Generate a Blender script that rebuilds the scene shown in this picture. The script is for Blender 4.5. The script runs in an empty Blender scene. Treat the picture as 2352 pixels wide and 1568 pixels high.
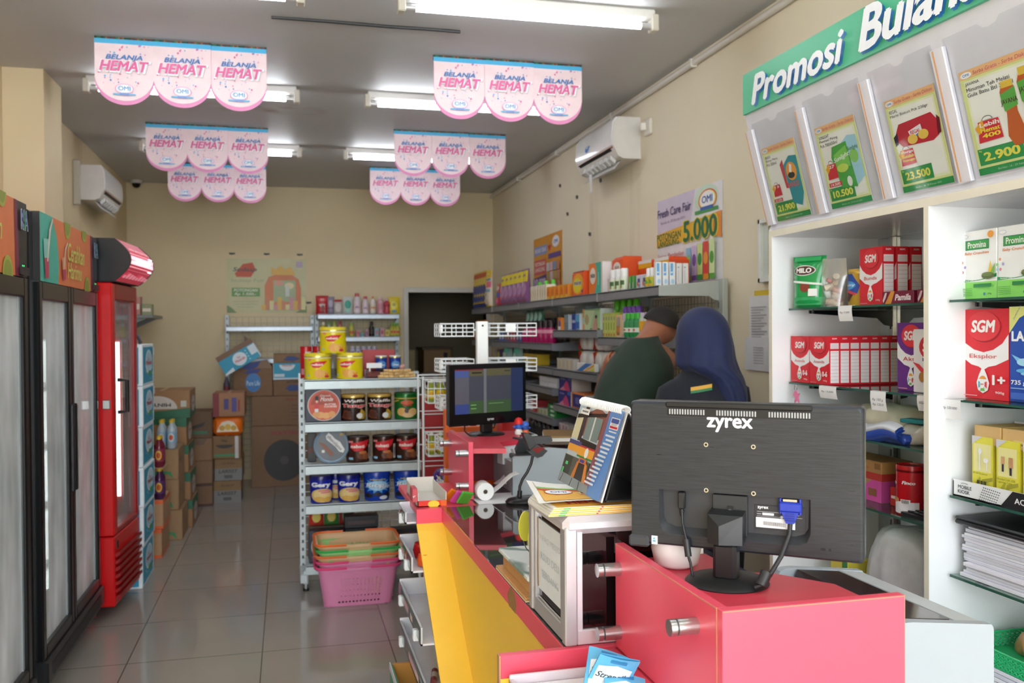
import bpy, math, random
from math import pi, sin, cos, radians as rad
from mathutils import Vector as V, Matrix as MX
from mathutils.geometry import tessellate_polygon
random.seed(7)
S = bpy.context.scene
COL = S.collection

# ---------------------------------------------------------------- camera, sky, exposure
cam = bpy.data.objects.new('camera', bpy.data.cameras.new('camera'))
COL.objects.link(cam)
cam.data.sensor_width = 36.0
cam.data.lens = 31.796
cam.location = (0, 0, 1.52)
YAW, PIT, ROL = .24338092, -.01193675, -.0069909
_f = V((sin(YAW)*cos(PIT), cos(YAW)*cos(PIT), sin(PIT)))
_r0 = V((cos(YAW), -sin(YAW), 0)); _u0 = _r0.cross(_f)
_r = _r0*cos(ROL) + _u0*sin(ROL); _u = -_r0*sin(ROL) + _u0*cos(ROL)
cam.rotation_euler = MX(((_r.x, _u.x, -_f.x), (_r.y, _u.y, -_f.y), (_r.z, _u.z, -_f.z))).to_euler()
cam.data.clip_start = 0.05
cam.data.dof.use_dof = True
cam.data.dof.focus_distance = 2.1
cam.data.dof.aperture_fstop = 5.6
S.camera = cam

W = bpy.data.worlds.new('sky'); S.world = W; W.use_nodes = True
_bg = W.node_tree.nodes['Background']
_bg.inputs[0].default_value = (0.88, 0.95, 1.0, 1)
_bg.inputs[1].default_value = 7.0

_sun = bpy.data.objects.new('sun', bpy.data.lights.new('sun', 'SUN')); COL.objects.link(_sun)
_sun.data.energy = 12.0; _sun.data.angle = .02; _sun.data.color = (1, .97, .92); _sun.rotation_euler = (rad(14), rad(8), 0)
def portal(name, loc, rot, sx, sy):
    l = bpy.data.lights.new(name, 'AREA'); l.shape = 'RECTANGLE'; l.size = sx; l.size_y = sy
    l.cycles.is_portal = True
    o = bpy.data.objects.new(name, l); COL.objects.link(o); o.location = loc; o.rotation_euler = rot
portal('shopfront_portal', (0.33, -2.62, 1.5), (pi/2, 0, 0), 3.8, 3.05)

S.view_settings.view_transform = 'Standard'
S.view_settings.look = 'None'
S.view_settings.exposure = 0.3
S.view_settings.gamma = 1.0
S.view_settings.use_curve_mapping = False

# ---------------------------------------------------------------- materials
def lin(h):
    h = h.lstrip('#')
    if len(h) == 3: h = ''.join(c*2 for c in h)
    o = []
    for i in (0, 2, 4):
        c = int(h[i:i+2], 16)/255
        o.append(c/12.92 if c <= .04045 else ((c+.055)/1.055)**2.4)
    return o
_mats = {}
def mat(h, rough=.5, metal=0., var=.05, scale=14., bump=0., emit=0., spec=.5, stretch=None):
    k = (h, rough, metal, var, scale, bump, emit, spec, stretch)
    if k in _mats: return _mats[k]
    m = bpy.data.materials.new('mat_%s' % h.strip('#')); m.use_nodes = True
    nt = m.node_tree; p = nt.nodes['Principled BSDF']
    c = lin(h)
    tc = nt.nodes.new('ShaderNodeTexCoord'); nz = nt.nodes.new('ShaderNodeTexNoise')
    nz.inputs['Scale'].default_value = scale; nz.inputs['Detail'].default_value = 3
    if stretch:
        mp = nt.nodes.new('ShaderNodeMapping'); mp.inputs['Scale'].default_value = stretch
        nt.links.new(tc.outputs['Object'], mp.inputs[0]); nt.links.new(mp.outputs[0], nz.inputs['Vector'])
    else:
        nt.links.new(tc.outputs['Object'], nz.inputs['Vector'])
    mx = nt.nodes.new('ShaderNodeMix'); mx.data_type = 'RGBA'
    lo = [max(0, x*(1-var*1.6)) for x in c]; hi = [min(1, x*(1+var*1.6)) for x in c]
    mx.inputs[6].default_value = (*lo, 1); mx.inputs[7].default_value = (*hi, 1)
    nt.links.new(nz.outputs[0], mx.inputs[0]); nt.links.new(mx.outputs[2], p.inputs['Base Color'])
    p.inputs['Roughness'].default_value = rough; p.inputs['Metallic'].default_value = metal
    p.inputs['Specular IOR Level'].default_value = spec
    if bump:
        b = nt.nodes.new('ShaderNodeBump'); b.inputs['Strength'].default_value = bump; b.inputs['Distance'].default_value = .01
        nt.links.new(nz.outputs[0], b.inputs['Height']); nt.links.new(b.outputs[0], p.inputs['Normal'])
    if emit:
        p.inputs['Emission Color'].default_value = (*c, 1); p.inputs['Emission Strength'].default_value = emit
    _mats[k] = m
    return m
def glass(name, tint, refl=.08, rough=.02, alpha=.0, body='#ffffff'):
    k = ('g', name)
    if k in _mats: return _mats[k]
    m = bpy.data.materials.new(name); m.use_nodes = True; nt = m.node_tree; nt.nodes.clear()
    out = nt.nodes.new('ShaderNodeOutputMaterial'); tr = nt.nodes.new('ShaderNodeBsdfTransparent')
    gl = nt.nodes.new('ShaderNodeBsdfGlossy'); mx = nt.nodes.new('ShaderNodeMixShader'); fr = nt.nodes.new('ShaderNodeLayerWeight')
    nz = nt.nodes.new('ShaderNodeTexNoise'); nz.inputs['Scale'].default_value = 3
    ma = nt.nodes.new('ShaderNodeMath'); ma.operation = 'MULTIPLY_ADD'
    fr.inputs['Blend'].default_value = .5; pw = nt.nodes.new('ShaderNodeMath'); pw.operation = 'POWER'; pw.inputs[1].default_value = 4.
    tr.inputs[0].default_value = (*lin(tint), 1); gl.inputs['Roughness'].default_value = rough
    nt.links.new(fr.outputs['Facing'], pw.inputs[0]); nt.links.new(pw.outputs[0], ma.inputs[0]); ma.inputs[1].default_value = .75; ma.inputs[2].default_value = refl
    nt.links.new(ma.outputs[0], mx.inputs[0]); nt.links.new(tr.outputs[0], mx.inputs[1]); nt.links.new(gl.outputs[0], mx.inputs[2])
    last = mx
    if alpha:
        df = nt.nodes.new('ShaderNodeBsdfDiffuse'); m2 = nt.nodes.new('ShaderNodeMixShader')
        df.inputs[0].default_value = (*lin(body), 1)
        mm = nt.nodes.new('ShaderNodeMath'); mm.operation = 'MULTIPLY'; mm.inputs[1].default_value = alpha*2
        nt.links.new(nz.outputs[0], mm.inputs[0]); nt.links.new(mm.outputs[0], m2.inputs[0])
        nt.links.new(mx.outputs[0], m2.inputs[1]); nt.links.new(df.outputs[0], m2.inputs[2]); last = m2
    nt.links.new(last.outputs[0], out.inputs[0])
    _mats[k] = m
    return m

# ---------------------------------------------------------------- text outlines
_txt = {}
def textris(s, bold=0., shear=0.):
    k = (s, bold, shear)
    if k in _txt: return _txt[k]
    c = bpy.data.curves.new('t', 'FONT'); c.body = s; c.size = 1; c.resolution_u = 3
    c.shear = shear; c.fill_mode = 'FRONT'
    o = bpy.data.objects.new('t', c); COL.objects.link(o)
    dg = bpy.context.evaluated_depsgraph_get()
    me = bpy.data.meshes.new_from_object(o.evaluated_get(dg))
    me.calc_loop_triangles()
    vs = [(v.co.x, v.co.y) for v in me.vertices]
    tr = [[vs[i] for i in t.vertices] for t in me.loop_triangles]
    ncopy = 1
    if bold > .015:                              # heavier strokes: the outline laid several times around itself
        q = bold*.8; offs = [(0, 0), (q, 0), (-q, 0), (0, q*.8), (0, -q*.8)] + ([(q*.7, q*.6), (-q*.7, q*.6), (q*.7, -q*.6), (-q*.7, -q*.6)] if bold > .045 else [])
        tr = [[(x+dx, y+dy) for x, y in t] for dx, dy in offs for t in tr]; ncopy = len(offs)
    bpy.data.objects.remove(o); bpy.data.meshes.remove(me); bpy.data.curves.remove(c)
    xs = [p[0] for t in tr for p in t] or [0, 1]; ys = [p[1] for t in tr for p in t] or [0, 1]
    x0, x1, y0, y1 = min(xs), max(xs), min(ys), max(ys)
    dx = max(x1-x0, 1e-6); dy = max(y1-y0, 1e-6)
    per = max(1, len(tr)//ncopy)
    r = [([((p[0]-x0)/dx, (p[1]-y0)/dy) for p in t], i//per) for i, t in enumerate(tr)]
    _txt[k] = (r, dx/dy)
    return _txt[k]
# art items, in 0..1 units of their face: rectangle, ellipse, polygon, text
def R(x0, y0, x1, y1, c): return ('p', [(x0, y0), (x1, y0), (x1, y1), (x0, y1)], c, True)
def E(cx, cy, rx, ry, c, n=22, a0=0, a1=2*pi, rot=0):
    pts = [(cx + rx*cos(a0+(a1-a0)*i/n), cy + ry*sin(a0+(a1-a0)*i/n)) for i in range(n + (a1-a0 < 6.2))]
    return ('p', pts, c, True)
def P(pts, c): return ('p', pts, c, False)
def T(s, cx, cy, w, h, c, b=.03, i=0., rot=0.): return ('t', s, cx, cy, w, h, c, b, i, rot)

# ---------------------------------------------------------------- mesh builder
class B:
    def __init__(s): s.v = []; s.f = []; s.m = []; s.ms = []; s.M = None
    def mi(s, m):
        if isinstance(m, str): m = mat(m)
        if m not in s.ms: s.ms.append(m)
        return s.ms.index(m)
    def add(s, vs, fs, m):
        o = len(s.v); k = s.mi(m)
        for p in vs: s.v.append(s.M @ V(p) if s.M else V(p))
        for f in fs: s.f.append([o+i for i in f]); s.m.append(k)
        return s
    def box(s, x0, x1, y0, y1, z0, z1, m, b=0.):
        if b <= 0:
            vs = [(x, y, z) for x in (x0, x1) for y in (y0, y1) for z in (z0, z1)]
            return s.add(vs, [(0, 1, 3, 2), (4, 6, 7, 5), (0, 4, 5, 1), (2, 3, 7, 6), (0, 2, 6, 4), (1, 5, 7, 3)], m)
        vs = []; idx = {}
        for i, (x, sx) in enumerate(((x0, 1), (x1, -1))):
            for j, (y, sy) in enumerate(((y0, 1), (y1, -1))):
                for k, (z, sz) in enumerate(((z0, 1), (z1, -1))):
                    for a in range(3):
                        p = [x + sx*b, y + sy*b, z + sz*b]; p[a] = (x, y, z)[a]
                        idx[i, j, k, a] = len(vs); vs.append(tuple(p))
        fs = []
        for a in range(3):
            o = [q for q in range(3) if q != a]
            for e in (0, 1):
                ring = []
                for (p, q) in ((0, 0), (1, 0), (1, 1), (0, 1)):
                    t = [0, 0, 0]; t[a] = e; t[o[0]] = p; t[o[1]] = q
                    ring.append(idx[(*t, a)])
                if (e == 0) != (a == 1): ring.reverse()
                fs.append(ring)
        for a in range(3):
            o = [q for q in range(3) if q != a]
            for p in (0, 1):
                for q in (0, 1):
                    t0 = [0, 0, 0]; t1 = [0, 0, 0]; t0[o[0]] = t1[o[0]] = p; t0[o[1]] = t1[o[1]] = q; t1[a] = 1
                    r = [idx[(*t0, o[0])], idx[(*t1, o[0])], idx[(*t1, o[1])], idx[(*t0, o[1])]]
                    fs.append(r)
        for i in (0, 1):
            for j in (0, 1):
                for k in (0, 1): fs.append([idx[i, j, k, a] for a in range(3)])
        return s.add(vs, fs, m)
    def quad(s, a, b, c, d, m): return s.add([a, b, c, d], [(0, 1, 2, 3)], m)
    def lathe(s, prof, m, n=20, c=(0, 0, 0), a0=0., a1=2*pi, sx=1., sy=1.):
        """prof: [(r, z)] or [(r, z, material for the band up to the next ring)]"""
        full = a1-a0 > 6.28
        k = n if full else n+1
        base = len(s.v)
        for p in prof:
            for i in range(k):
                a = a0 + (a1-a0)*i/n
                q = V((c[0] + p[0]*cos(a)*sx, c[1] + p[0]*sin(a)*sy, c[2] + p[1]))
                s.v.append(s.M @ q if s.M else q)
        for j in range(len(prof)-1):
            mm = s.mi(prof[j][2] if len(prof[j]) > 2 else m)
            for i in range(n):
                i2 = (i+1) % k
                s.f.append([base+j*k+i, base+j*k+i2, base+(j+1)*k+i2, base+(j+1)*k+i]); s.m.append(mm)
        return s
    def cyl(s, p0, p1, r0, m, r1=None, n=14, cap=True):
        p0, p1 = V(p0), V(p1); r1 = r0 if r1 is None else r1
        d = (p1-p0).normalized(); a = d.orthogonal().normalized(); b = d.cross(a)
        vs = [p0 + (a*cos(2*pi*i/n) + b*sin(2*pi*i/n))*r0 for i in range(n)] + [p1 + (a*cos(2*pi*i/n) + b*sin(2*pi*i/n))*r1 for i in range(n)]
        fs = [(i, (i+1) % n, n+(i+1) % n, n+i) for i in range(n)]
        if cap: fs += [tuple(range(n-1, -1, -1)), tuple(range(n, 2*n))]
        return s.add(vs, fs, m)
    def tube(s, pts, r, m, n=6, rads=None):
        pts = [V(p) for p in pts]; vs = []; fs = []; a = None
        for i, p in enumerate(pts):
            d = (pts[min(i+1, len(pts)-1)] - pts[max(i-1, 0)]).normalized()
            if a is None: a = d.orthogonal().normalized()
            a = (a - d*a.dot(d)); a = a.normalized() if a.length > 1e-6 else d.orthogonal().normalized()
            b = d.cross(a); rr = rads[i] if rads else r
            vs += [p + (a*cos(2*pi*k/n) + b*sin(2*pi*k/n))*rr for k in range(n)]
        for i in range(len(pts)-1):
            fs += [(i*n+k, i*n+(k+1) % n, (i+1)*n+(k+1) % n, (i+1)*n+k) for k in range(n)]
        fs += [tuple(range(n-1, -1, -1)), tuple(range((len(pts)-1)*n, len(pts)*n))]
        return s.add(vs, fs, m)
    def prism(s, pts, O, U, Vv, depth, m, side=None):
        """2-D outline pts on O + x*U + y*V, extruded by depth along U x V"""
        O, U, Vv = V(O), V(U), V(Vv); N = U.cross(Vv).normalized()*depth; n = len(pts)
        f = [O + U*x + Vv*y for x, y in pts]; g = [p+N for p in f]
        s.add(f+g, [], m)
        o = len(s.v)-2*n; tris = tessellate_polygon([[V((x, y, 0)) for x, y in pts]])
        k = s.mi(m)
        for t in tris:
            s.f.append([o+i for i in t]); s.m.append(k); s.f.append([o+n+i for i in reversed(t)]); s.m.append(k)
        k = s.mi(side or m)
        for i in range(n):
            s.f.append([o+i, o+(i+1) % n, o+n+(i+1) % n, o+n+i]); s.m.append(k)
        return s
    def grid(s, fn, nu, nv, m, wrap=False):
        vs = [fn(i/nu, j/nv) for j in range(nv+1) for i in range(nu+1)]
        fs = [(j*(nu+1)+i, j*(nu+1)+i+1, (j+1)*(nu+1)+i+1, (j+1)*(nu+1)+i) for j in range(nv) for i in range(nu)]
        return s.add(vs, fs, m)
    def loft(s, rings, m, cap=True):
        n = len(rings[0]); vs = [p for r in rings for p in r]; fs = []
        for j in range(len(rings)-1):
            fs += [(j*n+i, j*n+(i+1) % n, (j+1)*n+(i+1) % n, (j+1)*n+i) for i in range(n)]
        if cap: fs += [tuple(range(n-1, -1, -1)), tuple(range((len(rings)-1)*n, len(rings)*n))]
        return s.add(vs, fs, m)
    def art(s, items, fn, eps=.0004, du=None, k0=1, rough=.5):
        for k, it in enumerate(items):
            d = eps*(k+k0); polys = []; lay = []
            c = it[2] if it[0] == 'p' else it[6]
            m = mat(c, rough) if isinstance(c, str) else c
            if it[0] == 'p':
                pts = it[1]
                if it[3]: polys = [pts]
                else: polys = [[pts[i] for i in t] for t in tessellate_polygon([[V((x, y, 0)) for x, y in pts]])]
            else:
                _, st, cx, cy, w, h, _, b, i, rot = it
                tr, _a = textris(st, b, i)
                cr, sr = cos(rot), sin(rot)
                for t, ci in tr:
                    q = []
                    for x, y in t:
                        x = (x-.5)*w; y = (y-.5)*h
                        q.append((cx + x*cr - y*sr, cy + x*sr + y*cr))
                    lay.append(ci); polys.append(q)
            for pi_, poly in enumerate(polys):
                dd = d + (lay[pi_]*eps*.06 if lay else 0)
                for q in (strips(poly, du) if du else [poly]):
                    s.add([fn(x, y, dd) for x, y in q], [tuple(range(len(q)))], m)
        return s
    def mesh(s, name, smooth=None):
        me = bpy.data.meshes.new(name)
        me.from_pydata([tuple(v) for v in s.v], [], s.f)
        for m in s.ms: me.materials.append(m)
        me.polygons.foreach_set('material_index', s.m)
        if smooth:
            me.polygons.foreach_set('use_smooth', [True]*len(s.f)); me.update()
            me.set_sharp_from_angle(angle=rad(smooth))
        me.update()
        return me
    def obj(s, name, parent=None, loc=None, rz=0., label=None, cat=None, group=None, kind=None, smooth=None, fix=False):
        me = s.mesh(name, smooth)
        o = bpy.data.objects.new(name, me); COL.objects.link(o)
        if parent: o.parent = parent
        if loc: o.location = loc
        if rz: o.rotation_euler = (0, 0, rz)
        return tag(o, label, cat, group, kind)
def strips(poly, du):
    xs = [p[0] for p in poly]; a = math.floor(min(xs)/du); b = math.ceil(max(xs)/du - 1e-9)
    if b-a <= 1: return [poly]
    out = []
    for k in range(a, b):
        q = clip(clip(poly, k*du, 1), (k+1)*du, -1)
        if len(q) > 2: out.append(q)
    return out
def clip(poly, x, sg):
    o = []
    for i in range(len(poly)):
        p, q = poly[i], poly[(i+1) % len(poly)]
        a, b = (p[0]-x)*sg, (q[0]-x)*sg
        if a >= 0: o.append(p)
        if (a > 0 > b) or (a < 0 < b):
            t = a/(a-b); o.append((x, p[1] + (q[1]-p[1])*t))
    return o
def flat(O, U, Vv):
    O, U, Vv = V(O), V(U), V(Vv); N = U.cross(Vv).normalized()
    return lambda x, y, d: O + U*x + Vv*y + N*d
def front(w, h, y=0., z=0.):                    # face looking to -Y, centred on x = 0
    return flat((-w/2, y, z), (w, 0, 0), (0, 0, h))
def round_face(r, z, h, a0=180., a1=360., sx=1., sy=1., r1=None):
    r1 = r if r1 is None else r1
    def fn(x, y, d):
        a = rad(a0 + (a1-a0)*x); q = r + (r1-r)*y + d
        return V((q*cos(a)*sx, q*sin(a)*sy, z + h*y))
    return fn
def tag(o, label=None, cat=None, group=None, kind=None):
    if label: o['label'] = label
    if cat: o['category'] = cat
    if group: o['group'] = group
    if kind: o['kind'] = kind
    return o
def thing(name, label, cat, loc=(0, 0, 0), rz=0., group=None):
    o = bpy.data.objects.new(name, None); COL.objects.link(o); o.empty_display_size = .05
    o.location = loc; o.rotation_euler = (0, 0, rz)
    return tag(o, label, cat, group)
KIDS = {}
def dup(root, loc, rz=0., label=None, group=None, scale=None, rot=None):
    kids = [c for c in bpy.data.objects if c.parent == root]
    r = root.copy(); COL.objects.link(r); r.location = loc
    r.rotation_euler = rot if rot else (0, 0, rz)
    if scale: r.scale = scale
    tag(r, label, None, group)
    for ch in kids:
        c = ch.copy(); COL.objects.link(c); c.parent = r
        for g in [x for x in bpy.data.objects if x.parent == ch]:
            d = g.copy(); COL.objects.link(d); d.parent = c
    return r
class Stock:
    """one kind of goods: built once, then copied; each copy gets its own label"""
    def __init__(s, make): s.make = make; s.root = None
    def put(s, loc, label, rz=0., group=None, rot=None, scale=None):
        if s.root is None:
            s.root = s.make(); o = s.root; o.location = loc; o.rotation_euler = rot if rot else (0, 0, rz)
            if scale: o.scale = scale
            return tag(o, label, None, group)
        return dup(s.root, loc, rz, label, group, scale, rot)
ORDS = ['first', 'second', 'third', 'fourth', 'fifth', 'sixth', 'seventh', 'eighth', 'ninth', 'tenth', 'eleventh', 'twelfth', 'thirteenth', 'fourteenth']
def nth(i, n, a='left', b='right'):
    if n == 1: return 'single'
    if i == 0: return a + 'most' if a in ('left', 'right') else a + 'most'
    if i == n-1: return b + 'most'
    return ORDS[i] + ' from ' + a if i <= n/2 else ORDS[n-1-i] + ' from ' + b
# shared materials
WHITE = mat('#e9ebec', .4); PWHITE = mat('#f2f3f4', .35); BLACK = mat('#17181a', .4); DGREY = mat('#2b2d30', .5)
STEEL = mat('#b9b9b8', .25, .9); CHROME = mat('#d8d8d8', .08, 1.); CARD = mat('#a98a68', .75, 0, .07, 30)
# ---------------------------------------------------------------- setting
def nd(nt, t, **k):
    n = nt.nodes.new(t)
    for a, b in k.items(): setattr(n, a, b)
    return n
def mth(nt, op, a, b=None, c=None):
    n = nd(nt, 'ShaderNodeMath', operation=op)
    for i, x in enumerate((a, b, c)):
        if x is None: continue
        if isinstance(x, (int, float)): n.inputs[i].default_value = x
        else: nt.links.new(x, n.inputs[i])
    return n.outputs[0]
def mixc(nt, f, a, b):
    n = nd(nt, 'ShaderNodeMix', data_type='RGBA')
    for i, x in ((0, f), (6, a), (7, b)):
        if isinstance(x, (int, float)): n.inputs[i].default_value = x
        elif isinstance(x, str): n.inputs[i].default_value = (*lin(x), 1)
        else: nt.links.new(x, n.inputs[i])
    return n.outputs[2]
def ramp(nt, x, a, b):
    n = nd(nt, 'ShaderNodeMapRange'); n.inputs[1].default_value = a; n.inputs[2].default_value = b
    nt.links.new(x, n.inputs[0]); return n.outputs[0]
def base(name):
    m = bpy.data.materials.new(name); m.use_nodes = True; nt = m.node_tree
    tc = nd(nt, 'ShaderNodeTexCoord'); return m, nt, nt.nodes['Principled BSDF'], tc.outputs['Object']
def noise(nt, vec, scale, detail=3, stretch=None):
    n = nd(nt, 'ShaderNodeTexNoise'); n.inputs['Scale'].default_value = scale; n.inputs['Detail'].default_value = detail
    if stretch:
        mp = nd(nt, 'ShaderNodeMapping'); mp.inputs['Scale'].default_value = stretch; nt.links.new(vec, mp.inputs[0]); vec = mp.outputs[0]
    nt.links.new(vec, n.inputs['Vector']); return n.outputs[0]

def tile_floor():
    m, nt, p, vec = base('floor_tiles')
    sp = nd(nt, 'ShaderNodeSeparateXYZ'); nt.links.new(vec, sp.inputs[0])
    k = 1/.602
    def seam(c, off):
        f = mth(nt, 'FRACT', mth(nt, 'MULTIPLY_ADD', c, k, off))
        return mth(nt, 'GREATER_THAN', mth(nt, 'ABSOLUTE', mth(nt, 'SUBTRACT', f, .5)), .4955)
    sm = mth(nt, 'MAXIMUM', seam(sp.outputs[0], .13*k+10), seam(sp.outputs[1], -4.45*k+20))
    n = noise(nt, vec, 2.2, 5)
    c = mixc(nt, sm, mixc(nt, n, '#968e86', '#a39b92'), '#5a524b')
    nt.links.new(c, p.inputs['Base Color'])
    nt.links.new(mth(nt, 'MULTIPLY_ADD', noise(nt, vec, 6, 4), .12, .05), p.inputs['Roughness'])
    p.inputs['Specular IOR Level'].default_value = .6
    return m
def paint(name, a, b, stain, streak):
    m, nt, p, vec = base(name)
    n = noise(nt, vec, 1.3, 5)
    c = mixc(nt, ramp(nt, n, .3, .75), a, b)
    s = noise(nt, vec, 1.1, 4, (2.2, 2.2, .35))
    c = mixc(nt, mth(nt, 'MULTIPLY', ramp(nt, s, .62, .82), streak), c, stain)
    nt.links.new(c, p.inputs['Base Color']); p.inputs['Roughness'].default_value = .6; p.inputs['Specular IOR Level'].default_value = .25
    bm = nd(nt, 'ShaderNodeBump'); bm.inputs['Strength'].default_value = .08; nt.links.new(noise(nt, vec, 90, 2), bm.inputs['Height'])
    nt.links.new(bm.outputs[0], p.inputs['Normal'])
    return m
def ceiling_paint():
    m, nt, p, vec = base('ceiling_paint')
    c = mixc(nt, noise(nt, vec, .9, 4), '#bfbfbe', '#c9c9c8')
    sp = nd(nt, 'ShaderNodeSeparateXYZ'); nt.links.new(vec, sp.inputs[0])
    # a rusty damp patch with a shape of its own, between the second and third lamp rows
    dx = mth(nt, 'DIVIDE', mth(nt, 'SUBTRACT', sp.outputs[0], -.12), .55); dy = mth(nt, 'DIVIDE', mth(nt, 'SUBTRACT', sp.outputs[1], 6.35), .22)
    d = mth(nt, 'SQRT', mth(nt, 'ADD', mth(nt, 'MULTIPLY', dx, dx), mth(nt, 'MULTIPLY', dy, dy)))
    k = mth(nt, 'MULTIPLY', ramp(nt, d, 1., .2), ramp(nt, noise(nt, vec, 7, 5), .45, .7))
    c = mixc(nt, mth(nt, 'MULTIPLY', k, .7), c, '#8a5a45')
    nt.links.new(c, p.inputs['Base Color']); p.inputs['Roughness'].default_value = .55; p.inputs['Specular IOR Level'].default_value = .3
    return m
CREAM = paint('cream_paint', '#d8c7a1', '#dfcfac', '#a98650', .3)
CREAM2 = paint('cream_paint_damp', '#e6dbc0', '#ede4cd', '#a5834a', .5)
PALE = paint('pale_paint', '#d2ccb8', '#d9d4c2', '#b8a888', .2)
XL, XR, YB, H, YF = -1.555, 2.21, 9.75, 3.035, -2.6
def struct(name, b, loc=None): return b.obj(name, loc=loc, kind='structure')
struct('floor', B().box(XL-.2, 3.0, YF, 12.4, -.12, 0, tile_floor()))
struct('ceiling', B().box(XL-.2, 3.0, YF, 12.4, H, H+.15, ceiling_paint()))
struct('wall_left', B().box(XL-.15, XL, YF, YB, 0, H, CREAM))
struct('wall_right', B().box(XR, XR+.15, YF, YB, 0, H, CREAM2))
b = B()
b.box(XL-.15, 1.27, YB, YB+.15, 0, H, CREAM).box(1.27, 2.13, YB, YB+.15, 1.94, H, CREAM).box(2.13, 3.0, YB, YB+.15, 0, H, CREAM)
struct('wall_back', b)
struct('column', B().box(XL, -1.34, 5.68, 6.1, 0, H, CREAM))
b = B(); DF = mat('#c9c6bd', .45)
b.box(1.215, 1.27, YB-.02, YB+.16, 0, 1.995, DF, .004).box(2.13, 2.185, YB-.02, YB+.16, 0, 1.995, DF, .004).box(1.27, 2.13, YB-.02, YB+.16, 1.94, 1.995, DF, .004)
struct('door_1', b)
# the room behind the doorway
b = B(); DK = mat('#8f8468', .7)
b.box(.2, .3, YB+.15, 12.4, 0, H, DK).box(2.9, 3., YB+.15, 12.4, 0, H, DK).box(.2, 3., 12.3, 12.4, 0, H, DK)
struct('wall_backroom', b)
# pavement outside the open shopfront, behind the camera
struct('pavement', B().box(-9, 9, -12, YF, -.14, -.02, mat('#d2cec6', .8, 0, .06, 3)))
# conduit along the top of the right wall
b = B(); CON = mat('#d9d5cb', .45)
b.cyl((XR-.02, 1.5, H-.045), (XR-.02, YB, H-.045), .017, CON, n=10)
for y in (2.3, 3.4, 4.62, 5.9, 7.2, 8.5): b.box(XR-.042, XR, y-.012, y+.012, H-.068, H-.022, CON, .003)
tag(b.obj('conduit_pipe', smooth=40), 'long white plastic conduit along the top of the right wall under the ceiling', 'pipe')
b = B(); b.tube([(-.06, 4.5, H-.005), (.2, 4.497, H-.006), (.5, 4.5, H-.009), (.7, 4.503, H-.006), (.86, 4.5, H-.009)], .008, '#141414', 6)
tag(b.obj('ceiling_cable'), 'black cable strip stuck across the ceiling near the front lamp', 'cable')

# back room things seen through the doorway
b = B(); b.box(1.72, 2.08, 11.7, 12.28, .02, 1.28, mat('#a8814f', .5), .006)
b.box(1.7, 2.1, 11.68, 12.28, 1.28, 1.31, mat('#6c5132', .5)); b.box(1.98, 2.03, 11.685, 11.7, 1.12, 1.24, '#1a1a1a')
tag(b.obj('wooden_cupboard'), 'tan wooden cupboard in the back room seen through the doorway', 'cupboard')
b = B(); b.box(1.42, 1.62, 11.8, 12.28, .02, 1.28, mat('#d9c78c', .5), .006); b.cyl((1.58, 11.795, .82), (1.58, 11.77, .82), .02, '#333')  # cream box standing in for a lit patch of wall
tag(b.obj('lit_wall_patch'), 'cream locker left of the wooden cupboard in the back room', 'locker')
b = B(); b.box(1.62, 1.83, 11.3, 11.6, .02, .99, mat('#b9b7b4', .4), .01); b.art([R(.2, .45, .8, .9, '#7c2a26'), R(.3, .55, .7, .62, '#d8d0c8')], flat((1.62, 11.3, .6), (.2, 0, 0), (0, 0, .39)))
tag(b.obj('water_dispenser', smooth=30), 'grey box appliance with a red panel in front of the wooden cupboard', 'appliance')
# ---------------------------------------------------------------- ceiling and upper walls
TUBE = mat('#f4f8ff', .4, 0, 0, 5, 0, 22.)
def lamp():
    t = thing('fluorescent_lamp', '', 'ceiling lamp', group='fluorescent lamps on the ceiling')
    b = B(); b.box(-.6, .6, -.028, .028, -.045, 0, mat('#e6e6e2', .35), .006)
    for s in (-1, 1): b.box(s*.6-.018, s*.6+.018, -.03, .03, -.1, -.02, mat('#cfcabc', .4), .005)
    b.obj('batten', t)
    b = B(); b.cyl((-.535, 0, -.075), (.535, 0, -.075), .0155, TUBE, n=12); b.obj('tube', t, smooth=40)
    for s in (-1, 1):
        b = B(); b.cyl((s*.535, 0, -.075), (s*.585, 0, -.075), .0155, mat('#c9c9c9', .3, .4), n=12); b.obj('tube_cap', t, smooth=40)
    return t
LAMP = Stock(lamp)
for x, y, l in ((1.105, 4.03, 'glowing ceiling tube lamp nearest the shopfront, above the counter'), (1.105, 5.78, 'ceiling tube lamp behind the front right pink hanging cards'),
                (1.08, 7.58, 'ceiling tube lamp behind the middle right pink hanging cards'), (-.53, 5.77, 'ceiling tube lamp behind the front left pink hanging cards'),
                (-.49, 7.56, 'ceiling tube lamp behind the middle left pink hanging cards'), (-.53, 4.03, 'ceiling tube lamp above the coolers, just out of the picture'),
                (1.105, 2.28, 'ceiling tube lamp above the near end of the counter'), (-.53, 2.28, 'ceiling tube lamp above the aisle entrance'), (1.105, .5, 'ceiling tube lamp right behind the shopfront'), (-.53, .5, 'ceiling tube lamp left behind the shopfront')):  # lamps out of view, added to brighten the front ceiling and walls
    LAMP.put((x, y, H), l)
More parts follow.
